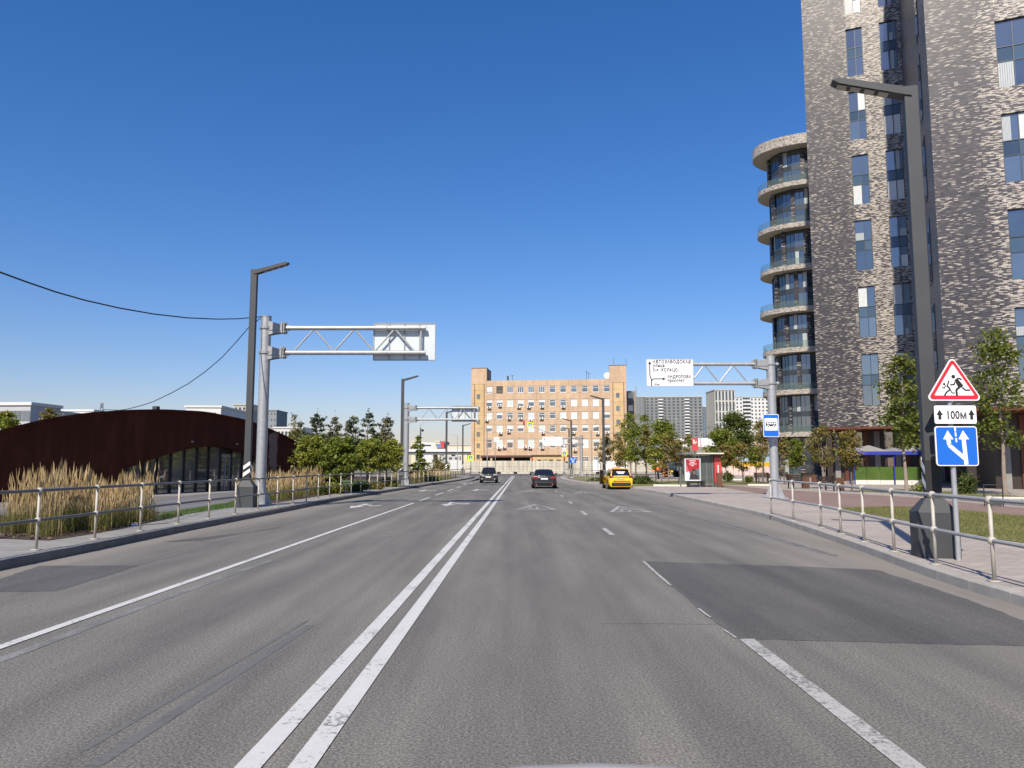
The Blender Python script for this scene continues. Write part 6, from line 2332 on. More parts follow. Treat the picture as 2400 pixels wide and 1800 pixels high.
xc, yc = G(1144.5, 1132.6)
suv, _ = car('suv', 'dark grey off-roader coming towards the viewer in the left lane', 'car', (xc, yc + 2.2, 0), math.pi, CG, 4.4, 1.72, 1.52, 'suv', PLASTIC)
hl = 2.2
for sx in (-1, 1):
    MB().plate([(sx * .82, .92), (sx * .48, .88), (sx * .50, .76), (sx * .80, .76)], 0, .12).build('headlight', HEADL, suv).location = (0, hl - .10, 0)
    MB().tube([(sx * .62, hl + .02, .42), (sx * .62, hl + .04, .42)], .07, 10).build('fog_light', HEADL, suv)
MB().bx(-.46, .46, hl - .05, hl + .005, .78, .88).build('grille', PLASTIC, suv)
MB().bx(-.46, .46, hl + .006, hl + .012, .815, .835).build('chrome_strip', RIM, suv)
MB().tube([(0, hl - .02, .84), (0, hl + .02, .84)], .065, 12).build('badge', CHROME, suv)
MB().bx(-.26, .26, hl + .03, hl + .05, .55, .66).build('number_plate', PLATE, suv)
MB().bx(-.30, .30, hl - .05, hl + .02, .40, .50).build('lower_grille', BLACK, suv)
MB().bx(-.60, -.57, -1.3, .5, 1.50, 1.56).bx(.57, .60, -1.3, .5, 1.50, 1.56).build('roof_rail', CHROME, suv)

xc, yc = G(1456, 1147.6)
tax, _ = car('taxi', 'yellow taxi crossover with black lower trim stopped at the kerb by the bus stop', 'taxi', (xc - .02, yc + 2.2, 0), R(.8), CY, 4.4, 1.76, 1.5, 'taxi', PLASTIC)
hl = 2.2
for sx in (-1, 1):
    MB().plate([(sx * .84, .99), (sx * .52, .97), (sx * .54, .87), (sx * .84, .85)], -hl - .02, .16).build('tail_light', M('dark_tail_light', (.10, .012, .012), .2, 0, .2, 6, coat=.6), tax, bevel=.01)
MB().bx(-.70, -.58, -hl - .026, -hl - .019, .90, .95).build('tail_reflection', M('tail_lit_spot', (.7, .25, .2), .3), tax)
MB().bx(-.46, .46, -hl - .03, -hl + .03, .90, .935).build('chrome_strip', CHROME, tax)
MB().bx(-.30, .22, -hl - .03, -hl + .02, .74, .83).build('number_plate', M('orange_plate', (.70, .42, .16), .5), tax)
MB().bx(-.58, .66, -hl - .034, -hl - .005, .585, .645).build('lettering_strip', PLASTIC, tax)
MB().bx(.30, .64, -hl - .038, -hl - .035, .595, .645).build('strip_print', M('strip_orange', (.45, .20, .03), .5), tax)
MB().bx(-.40, .28, -hl - .038, -hl - .035, .605, .635).build('strip_print', M('strip_olive', (.28, .26, .10), .5), tax)
MB().bx(-.28, .14, -.3, .3, 1.515, 1.585).build('roof_light', M('roof_light_orange', (.75, .22, .05), .4), tax, bevel=.02)
MB().bx(-.70, .70, -hl + .30, -hl + .56, 1.455, 1.485).build('roof_spoiler', CY, tax, bevel=.01)
for sx in (-1, 1):
    m = MB()
    for k in range(7):
        for r_ in range(2):
            x = sx * .884
            y0 = -.6 + k * .16
            z0 = .66 + r_ * .09
            if (k + r_) % 2 == 0:
                m.bx(min(x, x + sx * .004), max(x, x + sx * .004), y0, y0 + .15, z0, z0 + .08)
    m.build('checker_strip', PLASTIC, tax)
m = MB()
for z, w in ((1.26, .62), (1.17, .46)):
    yb_ = -hl + .12 + (1.5 - .0) * 0
    m.bx(-w / 2, w / 2, -hl + .16 + (z - 1.0) * .62 - .06, -hl + .16 + (z - 1.0) * .62 - .05, z - .035, z + .035)
m.build('window_print', SIGNWHITE, tax)
# opened front door on the driver's side
dr_ = MB().bx(0, .06, -1.05, 0, .34, .95).bx(0, .05, -.95, -.02, .95, 1.38).build('open_door', PLASTIC, tax)
dr_.location = (-.90, 1.0, 0)
dr_.rotation_euler = (0, 0, -R(22))

# the viewer's own white car: only the crest of its bonnet reaches the picture
own = thing('white_car', 'white car bonnet peeking in at the bottom edge of the picture', 'car', (.20, .95, 0))
WP = M('white_car_paint', (.70, .71, .73), .25, 0, .02, 1, coat=1.0)
secs = []
for y, zt_, w in ((-.6, 1.07, .90), (-.2, 1.118, .90), (.3, 1.132, .90), (.75, 1.112, .89), (.98, 1.04, .86), (1.06, .91, .83)):
    hh = [(0, .30), (w * .95, .30), (w, .6), (w * .985, zt_ - .24), (w * .93, zt_ - .15)]
    for k in (.8, .6, .4, .2, 0):
        hh.append((w * k, zt_ - .16 * k ** 2.0))
    secs.append((y, hh))
MB().loft(secs).build('bonnet', WP, own, smooth=True)
MB().bx(-.84, .84, 1.0, 1.18, .26, .62).build('front_bumper', WP, own, bevel=.05)
MB().bx(-.5, .5, 1.062, 1.09, .64, .86).build('grille', PLASTIC, own)
for sx in (-1, 1):
    MB().bx(sx * .7 - .14, sx * .7 + .14, 1.02, 1.09, .68, .86).build('headlight', HEADL, own, bevel=.02)
    MB().tube([(sx * .68, .25, .33), (sx * .92, .25, .33)], .33, 20).build('wheel', TYRE, own)

# ------------------------------------------------------------------ worker, bicycle and utility truck behind the bus stop hoop
xw, yw = G(1541, 1123, ZP)
VEST = M('orange_work_jacket', (.80, .19, .02), .7, 0, .1, 4)
TROU = M('dark_trousers', (.02, .022, .032), .8, 0, .15, 5)
SKIN = M('skin', (.42, .26, .19), .6)




wk = thing('person', 'worker in an orange jacket and dark trousers bending forward left of the shelter', 'person', (xw, yw, ZP), R(8))
# one continuous tapering body: legs, pelvis, bent back, neck, head and both arms reaching down to the left
pts = [(0, 0, .92, .15), (.03, -.02, 1.08, .15), (-.16, -.05, 1.28, .16), (-.34, -.07, 1.38, .15), (-.45, -.08, 1.42, .06), (-.58, -.09, 1.44, .105),
       (.06, -.10, .86, .10), (-.04, -.14, .48, .068), (.05, -.14, .09, .048), (-.10, -.17, .04, .045),
       (.08, .10, .86, .10), (.16, .13, .48, .068), (.28, .13, .10, .048), (.14, .10, .04, .045),
       (-.34, -.26, 1.34, .068), (-.40, -.30, 1.06, .05), (-.56, -.30, .86, .038), (-.62, -.30, .80, .034),
       (-.34, .12, 1.36, .068), (-.44, .17, 1.08, .05), (-.60, .12, .88, .038), (-.66, .11, .82, .034)]
ed = [(0, 1), (1, 2), (2, 3), (3, 4), (4, 5), (0, 6), (6, 7), (7, 8), (8, 9), (0, 10), (10, 11), (11, 12), (12, 13), (3, 14), (14, 15), (15, 16), (16, 17), (3, 18), (18, 19), (19, 20), (20, 21)]


def tube_body(name, chains, mat, parent):
    """body grown from tapering limb chains rooted inside one another"""
    mb = MB()
    for ch in chains:
        P = [Vector(p[:3]) for p in ch]
        r_ = [p[3] for p in ch]
        Q, S = [], []
        for i in range(len(P) - 1):
            for k in range(4):
                t_ = k / 4
                a = P[max(i - 1, 0)]
                b, c, d = P[i], P[i + 1], P[min(i + 2, len(P) - 1)]
                Q.append(.5 * ((2 * b) + (c - a) * t_ + (2 * a - 5 * b + 4 * c - d) * t_ ** 2 + (3 * b - a - 3 * c + d) * t_ ** 3))
                S.append(r_[i] + (r_[i + 1] - r_[i]) * t_)
        Q.append(P[-1])
        S.append(r_[-1])
        mb.tube(Q, S, 10)
        mb.ball(Q[0], S[0], 10)
        mb.ball(Q[-1], S[-1], 10)
    o = mb.build(name, mat, parent)
    rm_ = o.modifiers.new('remesh', 'REMESH')
    rm_.mode, rm_.voxel_size, rm_.use_smooth_shade = 'VOXEL', .018, True
    return o


g = lambda *ix: [pts[i] for i in ix]
body = tube_body('body', [g(0, 1, 2, 3, 4, 5), g(0, 6, 7, 8, 9), g(0, 10, 11, 12, 13), g(3, 14, 15, 16, 17), g(3, 18, 19, 20, 21)], SKIN, wk)
grow = lambda ch, d: [(*p[:3], p[3] + d) for p in ch]
jk = tube_body('jacket', [grow(g(1, 2, 3), .022), grow(g(3, 14, 15, 16), .02), grow(g(3, 18, 19, 20), .02)], VEST, wk)
tube_body('trousers', [grow([pts[0], (.02, -.01, 1.0, .14)], .018), grow(g(0, 6, 7, 8), .018), grow(g(0, 10, 11, 12), .018)], TROU, wk)
MB().ball((-.585, -.09, 1.485), .105, 12, .85).build('hair', M('dark_hair', (.03, .02, .015), .7), wk, smooth=True)
fc = MB()
fc.ball((-.665, -.09, 1.41), .018, 8)
fc.build('nose', SKIN, wk)
MB().ball((-.672, -.135, 1.45), .012, 6).ball((-.672, -.045, 1.45), .012, 6).build('eyes', BLACK, wk)
for (x, y) in ((-.04, -.155), (.20, .115)):
    MB().bx(x - .16, x + .10, y - .05, y + .05, 0, .09).build('shoe', BLACK, wk, bevel=.03)
for (hx, hy, hz) in ((-.65, -.30, .76), (-.69, .11, .78)):
    hand = MB().ball((hx, hy, hz), .045, 10, 1.2)
    for k in range(4):
        yy_ = hy - .036 + k * .024
        hand.tube([(hx - .01, yy_, hz - .03), (hx - .03, yy_, hz - .085 - .008 * (k in (1, 2))), (hx - .015, yy_, hz - .115)], [.011, .010, .008], 6)
    hand.tube([(hx + .02, hy + .04, hz), (hx - .02, hy + .06, hz - .05)], [.013, .010], 6)
    hand.build('hand', SKIN, wk)

# orange-and-yellow bicycle next to the worker
bxx, byy = G(1564, 1120.5, ZP)
bk = thing('bicycle', 'orange and yellow bicycle standing behind the dark hoop', 'bicycle', (bxx, byy, ZP), R(6))
ORB, YEB = M('bike_orange', (.80, .20, .02), .4), M('bike_yellow', (.80, .52, .03), .4)
for x in (-.52, .52):
    w = MB()
    w.tube([(x + .32 * math.cos(a), 0, .33 + .32 * math.sin(a)) for a in np.linspace(0, 2 * math.pi, 25)], .022, 6, cap=False)
    wh_ = w.build('wheel', TYRE, bk)
    sp = MB()
    for a in np.linspace(0, math.pi, 7)[:-1]:
        sp.tube([(x + .3 * math.cos(a), 0, .33 + .3 * math.sin(a)), (x - .3 * math.cos(a), 0, .33 - .3 * math.sin(a))], .005, 4)
    sp.build('spokes', CHROME, wh_)
MB().tube([(-.52, 0, .33), (-.15, 0, .30), (-.30, 0, .80), (-.52, 0, .33)], .025, 6).tube([(-.15, 0, .30), (.36, 0, .82), (-.28, 0, .74)], .03, 6).build('frame', ORB, bk)
MB().tube([(.52, 0, .33), (.36, 0, .82), (.33, 0, 1.0)], .028, 6).tube([(.33, -.28, 1.03), (.33, .28, 1.03)], .018, 6).build('fork_and_handlebar', YEB, bk)
MB().bx(-.44, -.18, -.07, .07, .82, .88).build('saddle', BLACK, bk, bevel=.02)
MB().bx(-.70, -.36, -.16, .16, .64, .66).bx(.50, .70, -.14, .14, .72, .95).build('basket', YEB, bk)
# low utility truck with a pale tank
ux, uy = PY(1574, 1115, 104)[0], 104
ut = thing('utility_truck', 'orange utility truck with a pale blue tank behind the plaza trees', 'truck', (ux, uy, ZP))
sc_ = 104 / FPX
a, b = -24 * sc_, 27 * sc_
MB().bx(a, b, 0, 1.9, .55, .75).build('chassis', BLACK, ut)
MB().tube([(-11 * sc_, .9, 1.45), (12 * sc_, .9, 1.45)], .68, 16).build('tank', M('tank_pale_blue', (.36, .46, .48), .4), ut, smooth=True)
MB().bx(9 * sc_, b, -.1, 2.0, 2.05, 2.95).build('orange_canopy', M('truck_orange', (.78, .20, .03), .5), ut)
MB().bx(a, -13 * sc_, 0, 1.9, .76, 2.3).build('cab', _mc['truck_orange'], ut, bevel=.1)
MB().bx(a + .2, -14 * sc_, -.02, -.002, 1.5, 2.1).build('window', GLASS, ut)
MB().bx(13 * sc_, b - .1, .1, 1.8, .76, 1.9).build('white_box', WHITE, ut)
for x in (a + .6, .6, b - .6):
    MB().tube([(x, -.05, .42), (x, .25, .42)], .42, 14).build('wheel', TYRE, ut)
# ------------------------------------------------------------------ vegetation
def np_mesh(name, verts, fsize, mat):
    """verts: (n*fsize, 3) array, each run of fsize vertices is one face"""
    nv = len(verts)
    nf = nv // fsize
    me = bpy.data.meshes.new(name)
    me.vertices.add(nv)
    me.vertices.foreach_set('co', verts.astype(np.float32).ravel())
    me.loops.add(nv)
    me.loops.foreach_set('vertex_index', np.arange(nv, dtype=np.int32))
    me.polygons.add(nf)
    me.polygons.foreach_set('loop_start', np.arange(0, nv, fsize, dtype=np.int32))
    me.polygons.foreach_set('loop_total', np.full(nf, fsize, dtype=np.int32))
    me.update()
    me.validate()
    me.materials.append(mat)
    return me


def leaves(centres, size, rng, droop=.35, long=1.3):
    """folded-free leaf quads (diamonds) with random attitude, mostly facing up and out"""
    n_ = len(centres)
    a = rng.normal(size=(n_, 3))
    a[:, 2] *= .5
    a /= np.linalg.norm(a, axis=1, keepdims=True) + 1e-9
    nrm = rng.normal(size=(n_, 3)) * .8 + np.array([0, 0, .7])
    b = np.cross(nrm, a)
    b /= np.linalg.norm(b, axis=1, keepdims=True) + 1e-9
    s = size * rng.uniform(.6, 1.35, size=(n_, 1))
    a = a * s * long / 2
    a[:, 2] -= s[:, 0] * droop / 2
    b = b * s / 2
    V = np.empty((n_, 4, 3))
    V[:, 0], V[:, 1], V[:, 2], V[:, 3] = centres - a, centres + b - a * .1, centres + a, centres - b - a * .1
    return V.reshape(-1, 3)


GREEN = leaf_mat('maple_leaves', [(.130, .183, .029), (.177, .224, .038), (.230, .260, .047), (.277, .283, .057), (.147, .189, .032)])
YGREEN = leaf_mat('yellowing_leaves', [(.205, .265, .044), (.262, .30, .054), (.33, .34, .066), (.175, .24, .040), (.39, .345, .078)])
BROWNL = leaf_mat('browning_leaves', [(.209, .187, .061), (.275, .204, .072), (.176, .204, .050), (.319, .220, .088), (.231, .220, .057)])
DKGREEN = leaf_mat('dense_dark_leaves', [(.091, .132, .034), (.116, .157, .041), (.148, .185, .049), (.099, .132, .043)])
PINE = leaf_mat('pine_needles', [(.074, .101, .061), (.101, .128, .074), (.135, .162, .095), (.088, .108, .074)], .12)
PINEB = leaf_mat('brownish_pine_needles', [(.115, .121, .070), (.162, .142, .084), (.128, .142, .081), (.189, .162, .101)], .12)
MAPLE = leaf_mat('plaza_maple_leaves', [(.10, .148, .03), (.14, .185, .038), (.185, .21, .05), (.22, .215, .05), (.115, .155, .03)])
BRIGHT = leaf_mat('bright_yellow_leaves', [(.24, .26, .03), (.33, .33, .04), (.18, .22, .03)])


def tree(label, u, Y, vtop, w_px, vlow, mat, seed, n_=2600, leaf=.17, name='young_tree', bark=BARK, group='young plaza trees', stems=1, gaps=.0, shape='oval', clumps=38, base=None, lean=0.0):
    n_, leaf, clumps = int(n_ * 1.6), leaf * .66, int(clumps * 1.5)
    rng = np.random.default_rng(seed)
    x = PY(u, 1090, Y)[0]
    z0 = ZP if base is None else base
    H_ = PY(u, vtop, Y)[2] - z0
    lo = PY(u, vlow, Y)[2] - z0
    r_ = w_px / 2 * Y / FPX
    t = thing(name, label, 'tree', (x, Y, z0), 0, group)
    tr_ = max(.045, .011 * H_ + .018)
    mb = MB()
    tops = []
    for s in range(stems):
        a = rng.uniform(0, 6.28)
        off = .0 if stems == 1 else .35 * r_
        P = [(0 if stems == 1 else .08 * math.cos(a), 0 if stems == 1 else .08 * math.sin(a), 0)]
        for k in range(1, 7):
            q = k / 6
            P.append((off * q * math.cos(a) + rng.normal() * .03 * H_ * q * .4 + lean * q * H_, off * q * math.sin(a) + rng.normal() * .03 * H_ * q * .4, H_ * .93 * q))
        R_ = [tr_ * (1 - .86 * k / 6) * (1 if stems == 1 else .72) for k in range(7)]
        mb.tube(P, R_, 7)
        tops.append(P)
    cen = []
    k = 0
    while len(cen) < clumps:
        q = rng.uniform(0, 1) ** .8
        if shape == 'oval':
            rad = math.sin(math.pi * min(.97, .10 + .86 * q)) ** .65
        elif shape == 'round':
            rad = math.sqrt(max(.05, 1 - (2 * q - 1) ** 2))
        else:
            rad = (1 - q) ** .8 + .08
        a = rng.uniform(0, 6.28)
        d = r_ * rad * math.sqrt(rng.uniform(.12, 1)) * rng.uniform(.75, 1.12)
        z = lo + (H_ - lo) * q * .97
        cen.append((d * math.cos(a) + lean * z, d * math.sin(a), z))
    cen = np.array(cen)
    for c in cen[: min(len(cen), 26)]:
        P = tops[rng.integers(len(tops))]
        zs = max(lo * .75, c[2] - (.30 + .5 * rng.uniform()) * np.hypot(c[0], c[1]) - .15)
        f = min(.98, zs / (H_ * .93))
        i = min(5, int(f * 6))
        g_ = f * 6 - i
        s0 = np.array(P[i]) * (1 - g_) + np.array(P[i + 1]) * g_
        m_ = (s0 + c) / 2 + np.array([0, 0, .06 * H_ * rng.uniform()])
        mb.tube([s0, m_, c], [tr_ * .36 * (1 - .6 * f), tr_ * .22 * (1 - .5 * f), tr_ * .06], 5)
    mb.build('trunk', bark, t, smooth=True)
    per = rng.dirichlet(np.ones(len(cen)) * 3) * n_
    pts_ = []
    cr = (r_ * (H_ - lo) / len(cen) ** .45) ** .5 * .36
    for c, m_ in zip(cen, per):
        m_ = int(m_)
        if rng.uniform() < gaps:
            m_ //= 4
        e = rng.normal(size=(m_, 3)) * np.array([cr, cr, cr * .62]) * rng.uniform(.55, 1.0)
        pts_.append(c + e)
    pts_ = np.concatenate(pts_)
    pts_ = pts_[(pts_[:, 2] > lo * .7)]
    link('crown', np_mesh('crown', leaves(pts_, leaf, rng), 4, mat), t)
    return t


def pine(label, u, Y, vtop, w_px, mat, seed, lo=.18, n_=2600, name='pine_tree', group='pines behind the maples', whorls=13, up=.25, leaf=.20):
    n_, leaf = int(n_ * 1.8), leaf * .58
    rng = np.random.default_rng(seed)
    x = PY(u, 1090, Y)[0]
    H_ = PY(u, vtop, Y)[2] - ZP
    r_ = w_px / 2 * Y / FPX
    t = thing(name, label, 'tree', (x, Y, ZP), 0, group)
    mb = MB()
    mb.tube([(0, 0, 0), (.04 * H_ * rng.normal() * .3, .0, H_ * .5), (0, 0, H_)], [.018 * H_, .011 * H_, .015], 8)
    pts_ = []
    for k in range(whorls):
        q = (k + rng.uniform(0, .5)) / (whorls - .3)
        z = H_ * (lo + (1 - lo) * q)
        Lb = r_ * (.95 * (1 - q) ** .62 + .12) * rng.uniform(.6, 1.2)
        for b in range(rng.integers(4, 7)):
            a = rng.uniform(0, 6.28)
            l = Lb * rng.uniform(.6, 1.1)
            e = np.array([l * math.cos(a), l * math.sin(a), z + up * l])
            mb.tube([(0, 0, z), tuple(e * np.array([.55, .55, 1]) - np.array([0, 0, .12 * l])), tuple(e)], [.004 * H_, .003 * H_, .005], 4, cap=False)
            m_ = int(n_ / (whorls * 5) * (l / (r_ * .6)) * rng.uniform(.4, 1.3)) + 6
            s = rng.uniform(.35, 1.05, size=m_)
            c = np.outer(s, e - np.array([0, 0, z])) + np.array([0, 0, z]) + rng.normal(size=(m_, 3)) * np.array([.10, .10, .09]) * (.4 + r_ * .28)
            pts_.append(c)
    tip = rng.normal(size=(26, 3)) * np.array([.06, .06, .28]) + np.array([0, 0, H_ * .97])
    pts_.append(tip)
    mb.build('trunk', BARK, t, smooth=True)
    P = np.concatenate(pts_)
    V = leaves(P, leaf, rng, droop=-.25, long=1.7).reshape(-1, 4, 3)
    link('crown', np_mesh('crown', V.reshape(-1, 3), 4, mat), t)
    return t


def shrub(label, u, v, w_px, h_px, mat, seed, n_=1500, leaf=.10, name='shrub', group='low shrubs', base=None):
    rng = np.random.default_rng(seed)
    x, y = G(u, v, ZP)
    t = thing(name, label, 'shrub', (x, y, ZP), 0, group)
    r_, H_ = w_px / 2 * y / FPX, h_px * y / FPX
    mb = MB()
    cen = []
    for k in range(16):
        a = rng.uniform(0, 6.28)
        d = r_ * math.sqrt(rng.uniform(0, 1)) * .85
        z = H_ * rng.uniform(.25, .92) * math.sqrt(max(.2, 1 - (d / r_) ** 2 * .8))
        cen.append((d * math.cos(a), d * .7 * math.sin(a), z))
        mb.tube([(d * .15 * math.cos(a), d * .15 * math.sin(a), 0), cen[-1]], [.018, .006], 5, cap=False)
    mb.build('stems', BARK, t)
    P = np.concatenate([np.array(c) + rng.normal(size=(n_ // 16, 3)) * np.array([r_ * .26, r_ * .2, H_ * .16]) for c in cen])
    P = P[P[:, 2] > .02]
    link('foliage', np_mesh('foliage', leaves(P, leaf, rng), 4, mat), t)
    return t


GL_ = 'maples and pines in the left park'
# left park, front row
tree('broad yellow-green maple touching the end of the rusty pavilion', 728, 47, 1026, 84, 1104, YGREEN, 1, 4200, .20, group=GL_, clumps=48)
tree('bright green maple leaning over the left railing', 795, 44, 1030, 92, 1122, GREEN, 2, 5200, .20, group=GL_, clumps=56, stems=2)
tree('yellow-green maple with a pale thin trunk in the park middle', 866, 56, 1030, 66, 1106, YGREEN, 3, 3600, .20, group=GL_, bark=BARKP, clumps=42)
tree('small green maple between the two yellow-green maples', 846, 60, 1055, 44, 1100, GREEN, 41, 2000, .20, group=GL_, bark=BARKP)
tree('yellow-green maple just left of the second street lamp', 918, 57, 1034, 48, 1104, YGREEN, 4, 2800, .20, group=GL_, bark=BARKP)
pine('dark pine rising above the leftmost maple', 741, 66, 973, 77, PINE, 5, .3, 2600, group=GL_)
pine('brownish pine left of the park centre', 782, 68, 980, 73, PINEB, 6, .3, 2200, group=GL_)
pine('dark pine at the park centre', 826, 70, 978, 91, PINE, 7, .28, 2800, group=GL_)
pine('tallest blue-green pine of the park', 862, 72, 967, 77, PINE, 8, .28, 2600, group=GL_)
pine('thin pine with a spiky tip near the second lamp', 906, 70, 978, 80, PINEB, 9, .25, 2400, group=GL_)
pine('small dark pine behind the pavilion end', 702, 80, 990, 63, PINE, 10, .3, 1800, group=GL_)
tree('sparse birch with a few top leaves behind the pavilion', 687, 75, 973, 26, 1030, BROWNL, 11, 260, .2, group=GL_, bark=BARKP, clumps=14)
for i, (u, Y, vt, w, lab) in enumerate(((700, 88, 1010, 60, 'dense dark tree behind the small pine'), (765, 92, 1018, 80, 'dense dark tree behind the brownish pine'), (830, 95, 1030, 80, 'dense dark tree behind the park centre pine'), (890, 92, 1022, 74, 'dense dark tree behind the tallest pine'))):
    tree(lab, u, Y, vt, w, 1100, DKGREEN, 20 + i, 3000, .30, group=GL_, clumps=44, shape='round')
pine('bushy fir in the bed before the white viaduct', 980, 74, 1024, 52, GREEN, 12, .06, 3600, 'fir_tree', GL_, 14, -.05, .20)
shrub('brown-green shrub right of the fir', 1022, 1117, 44, 40, BROWNL, 13, 1600, .16)
shrub('green shrub at the foot of the third left street lamp', 1041, 1116, 26, 34, GREEN, 14, 1200, .16)
tree('green tree at the far left edge behind the pavilion roof', 8, 70, 968, 56, 1015, YGREEN, 15, 1500, .24, group='trees behind the rusty pavilion')
tree('rounded tree before the white office on the left skyline', 110, 130, 958, 40, 1000, BROWNL, 16, 1200, .4, group='trees behind the rusty pavilion', shape='round')
for i, (u, v, w, h, m, lab) in enumerate(((786, 1157, 44, 26, BRIGHT, 'bright yellow-green shrub behind the left railing'), (838, 1152, 44, 20, DKGREEN, 'dark low shrub right of the yellow shrub'), (880, 1147, 36, 16, BROWNL, 'low brownish shrub in the middle of the bed'), (910, 1141, 44, 18, GREEN, 'low green shrub just left of the second lamp base'), (1010, 1128, 36, 12, GREEN, 'low green shrub right of the second gantry'), (755, 1160, 26, 16, DKGREEN, 'small dark shrub left of the yellow shrub'))):
    shrub(lab, u, v, w, h, m, 30 + i, 1500, .12)

# right plaza
GR_ = 'young trees on the right plaza'
tree('leafy maple behind the large near street lamp', 2122, 42, 826, 92, 1052, MAPLE, 50, 2600, .22, group=GR_, clumps=50, bark=BARKP, gaps=.3)
tree('maple at the right edge behind the warning signs', 2352, 41, 775, 118, 1055, MAPLE, 51, 3000, .22, group=GR_, clumps=60, bark=BARKP, gaps=.4)
tree('yellowish young maple right of the nearest bench', 1994, 45, 1010, 58, 1104, BROWNL, 52, 1500, .16, group=GR_, clumps=30)
tree('sparse multi-stemmed maple beside the nearest bench', 1930, 52, 1000, 62, 1090, BROWNL, 53, 1000, .17, group=GR_, stems=3, clumps=34, bark=BARKP)
tree('bright green maple against the dark round tower foot', 1867, 72, 1032, 42, 1094, GREEN, 54, 1900, .2, group=GR_, stems=2, clumps=30)
tree('thin brown half-bare tree right of the gantry pole', 1837, 64, 1026, 24, 1100, BROWNL, 55, 420, .18, group=GR_, clumps=18)
tree('small green tree left of the gantry pole', 1772, 72, 1048, 34, 1096, GREEN, 56, 1600, .2, group=GR_, clumps=26)
tree('tall thin brown tree left of the bus stop sign', 1787, 66, 1000, 26, 1080, BROWNL, 57, 420, .18, group=GR_, clumps=18)
tree('sparse forked maple right of the bus shelter', 1741, 66, 1040, 44, 1100, BROWNL, 58, 1000, .19, group=GR_, stems=3, clumps=28)
tree('brown-green maple directly behind the shelter pillar', 1701, 70, 1044, 40, 1092, BROWNL, 59, 1700, .2, group=GR_, clumps=28)
tree('broad green maple behind the bus shelter roof', 1690, 84, 1010, 76, 1090, GREEN, 60, 3400, .25, group=GR_, clumps=46)
tree('big dense round-headed tree rising before the cream tower', 1722, 125, 972, 92, 1062, DKGREEN, 61, 5200, .36, group=GR_, shape='round', clumps=64, name='dense_tree')
tree('green tree before the white apartment block', 1790, 118, 986, 54, 1070, BROWNL, 62, 1900, .3, group=GR_, clumps=34)
tree('green tree in front of the dark grey block, left of the flag', 1555, 100, 985, 76, 1075, GREEN, 63, 3200, .3, group=GR_, clumps=46)
for i, (u, Y, vt, w, vl, m, n_, lab) in enumerate((
        (1490, 66, 990, 38, 1088, GREEN, 1900, 'green young maple behind the right half of the taxi'),
        (1514, 68, 1002, 34, 1096, BROWNL, 1500, 'browning young maple right of the taxi'),
        (1536, 66, 1020, 40, 1106, YGREEN, 1900, 'yellow-green young maple above the worker'),
        (1566, 70, 1024, 44, 1102, BROWNL, 1800, 'brown young maple above the bicycle'),
        (1592, 72, 1036, 40, 1096, BROWNL, 1500, 'brown young maple at the left end of the shelter roof'),
        (1616, 78, 1022, 40, 1080, BROWNL, 1500, 'brown-green maple behind the red bus stop flag'),
        (1465, 84, 984, 44, 1098, YGREEN, 2400, 'tall young maple in front of the right stair tower'),
        (1449, 78, 1012, 36, 1098, BROWNL, 1700, 'browning maple behind the taxi roof'),
        (1419, 80, 1020, 34, 1094, BROWNL, 1500, 'narrow brown-green tree behind the lamp by the taxi'),
        (1478, 92, 968, 40, 1085, GREEN, 2200, 'tall narrow green tree between office block and grey apartments'),
        (1515, 96, 972, 40, 1080, GREEN, 2200, 'tall green tree before the left end of the grey apartments'))):
    tree(lab, u, Y, vt, w * .82, vl - 4, m, 70 + i, int(n_ * .62), .20, group=GR_, clumps=26, gaps=.25, bark=BARKP if i % 2 else BARK)
shrub('low dark green hedge right of the taxi', 1507, 1134.5, 42, 18, DKGREEN, 90, 1700, .12, 'hedge')
shrub('round shrub at the foot of the forked maple', 1755, 1131, 20, 13, GREEN, 91, 800, .10)
shrub('dark round shrub right of the shelter bin', 1705, 1129, 24, 22, DKGREEN, 92, 1000, .12)
shrub('green bush left of the near lamp at the lawn', 2165, 1158, 46, 34, GREEN, 93, 1500, .10)
shrub('dark green bush right of the warning sign post', 2267, 1158, 40, 46, DKGREEN, 94, 1900, .09)
shrub('low green shrub at the far right railing curve', 1400, 1128, 34, 8, DKGREEN, 95, 700, .12)


# ------------------------------------------------------------------ tall feather grass, meadow grass
def blades(P, h, w, lean, rng, seg=2):
    """bent tapering blades: (n*... ,3) triangles and quads flattened to quads"""
    n_ = len(P)
    az = rng.uniform(0, 2 * np.pi, n_)
    hh = h * rng.uniform(.65, 1.2, n_)
    ln = lean * np.abs(rng.normal(size=n_)) * hh
    face = rng.uniform(0, 2 * np.pi, n_)
    wx, wy = np.cos(face) * w / 2, np.sin(face) * w / 2
    out = []
    prev = None
    for k in range(seg + 1):
        q = k / seg
        c = P + np.stack([np.cos(az) * ln * q ** 2, np.sin(az) * ln * q ** 2, hh * q * (1 - .08 * q)], 1)
        f = (1 - q * .85)
        l, r_ = c.copy(), c.copy()
        l[:, 0] -= wx * f
        l[:, 1] -= wy * f
        r_[:, 0] += wx * f
        r_[:, 1] += wy * f
        if prev is not None:
            out.append(np.stack([prev[0], prev[1], r_, l], 1))
        prev = (l, r_)
    tips = P + np.stack([np.cos(az) * ln, np.sin(az) * ln, hh * .92], 1)
    return np.concatenate(out).reshape(-1, 3), tips, az, ln


def in_poly(P, poly):
    x, y = P[:, 0], P[:, 1]
    c = np.zeros(len(P), bool)
    j = len(poly) - 1
    for i in range(len(poly)):
        xi, yi = poly[i]
        xj, yj = poly[j]
        c ^= ((yi > y) != (yj > y)) & (x < (xj - xi) * (y - yi) / (yj - yi + 1e-12) + xi)
        j = i
    return c


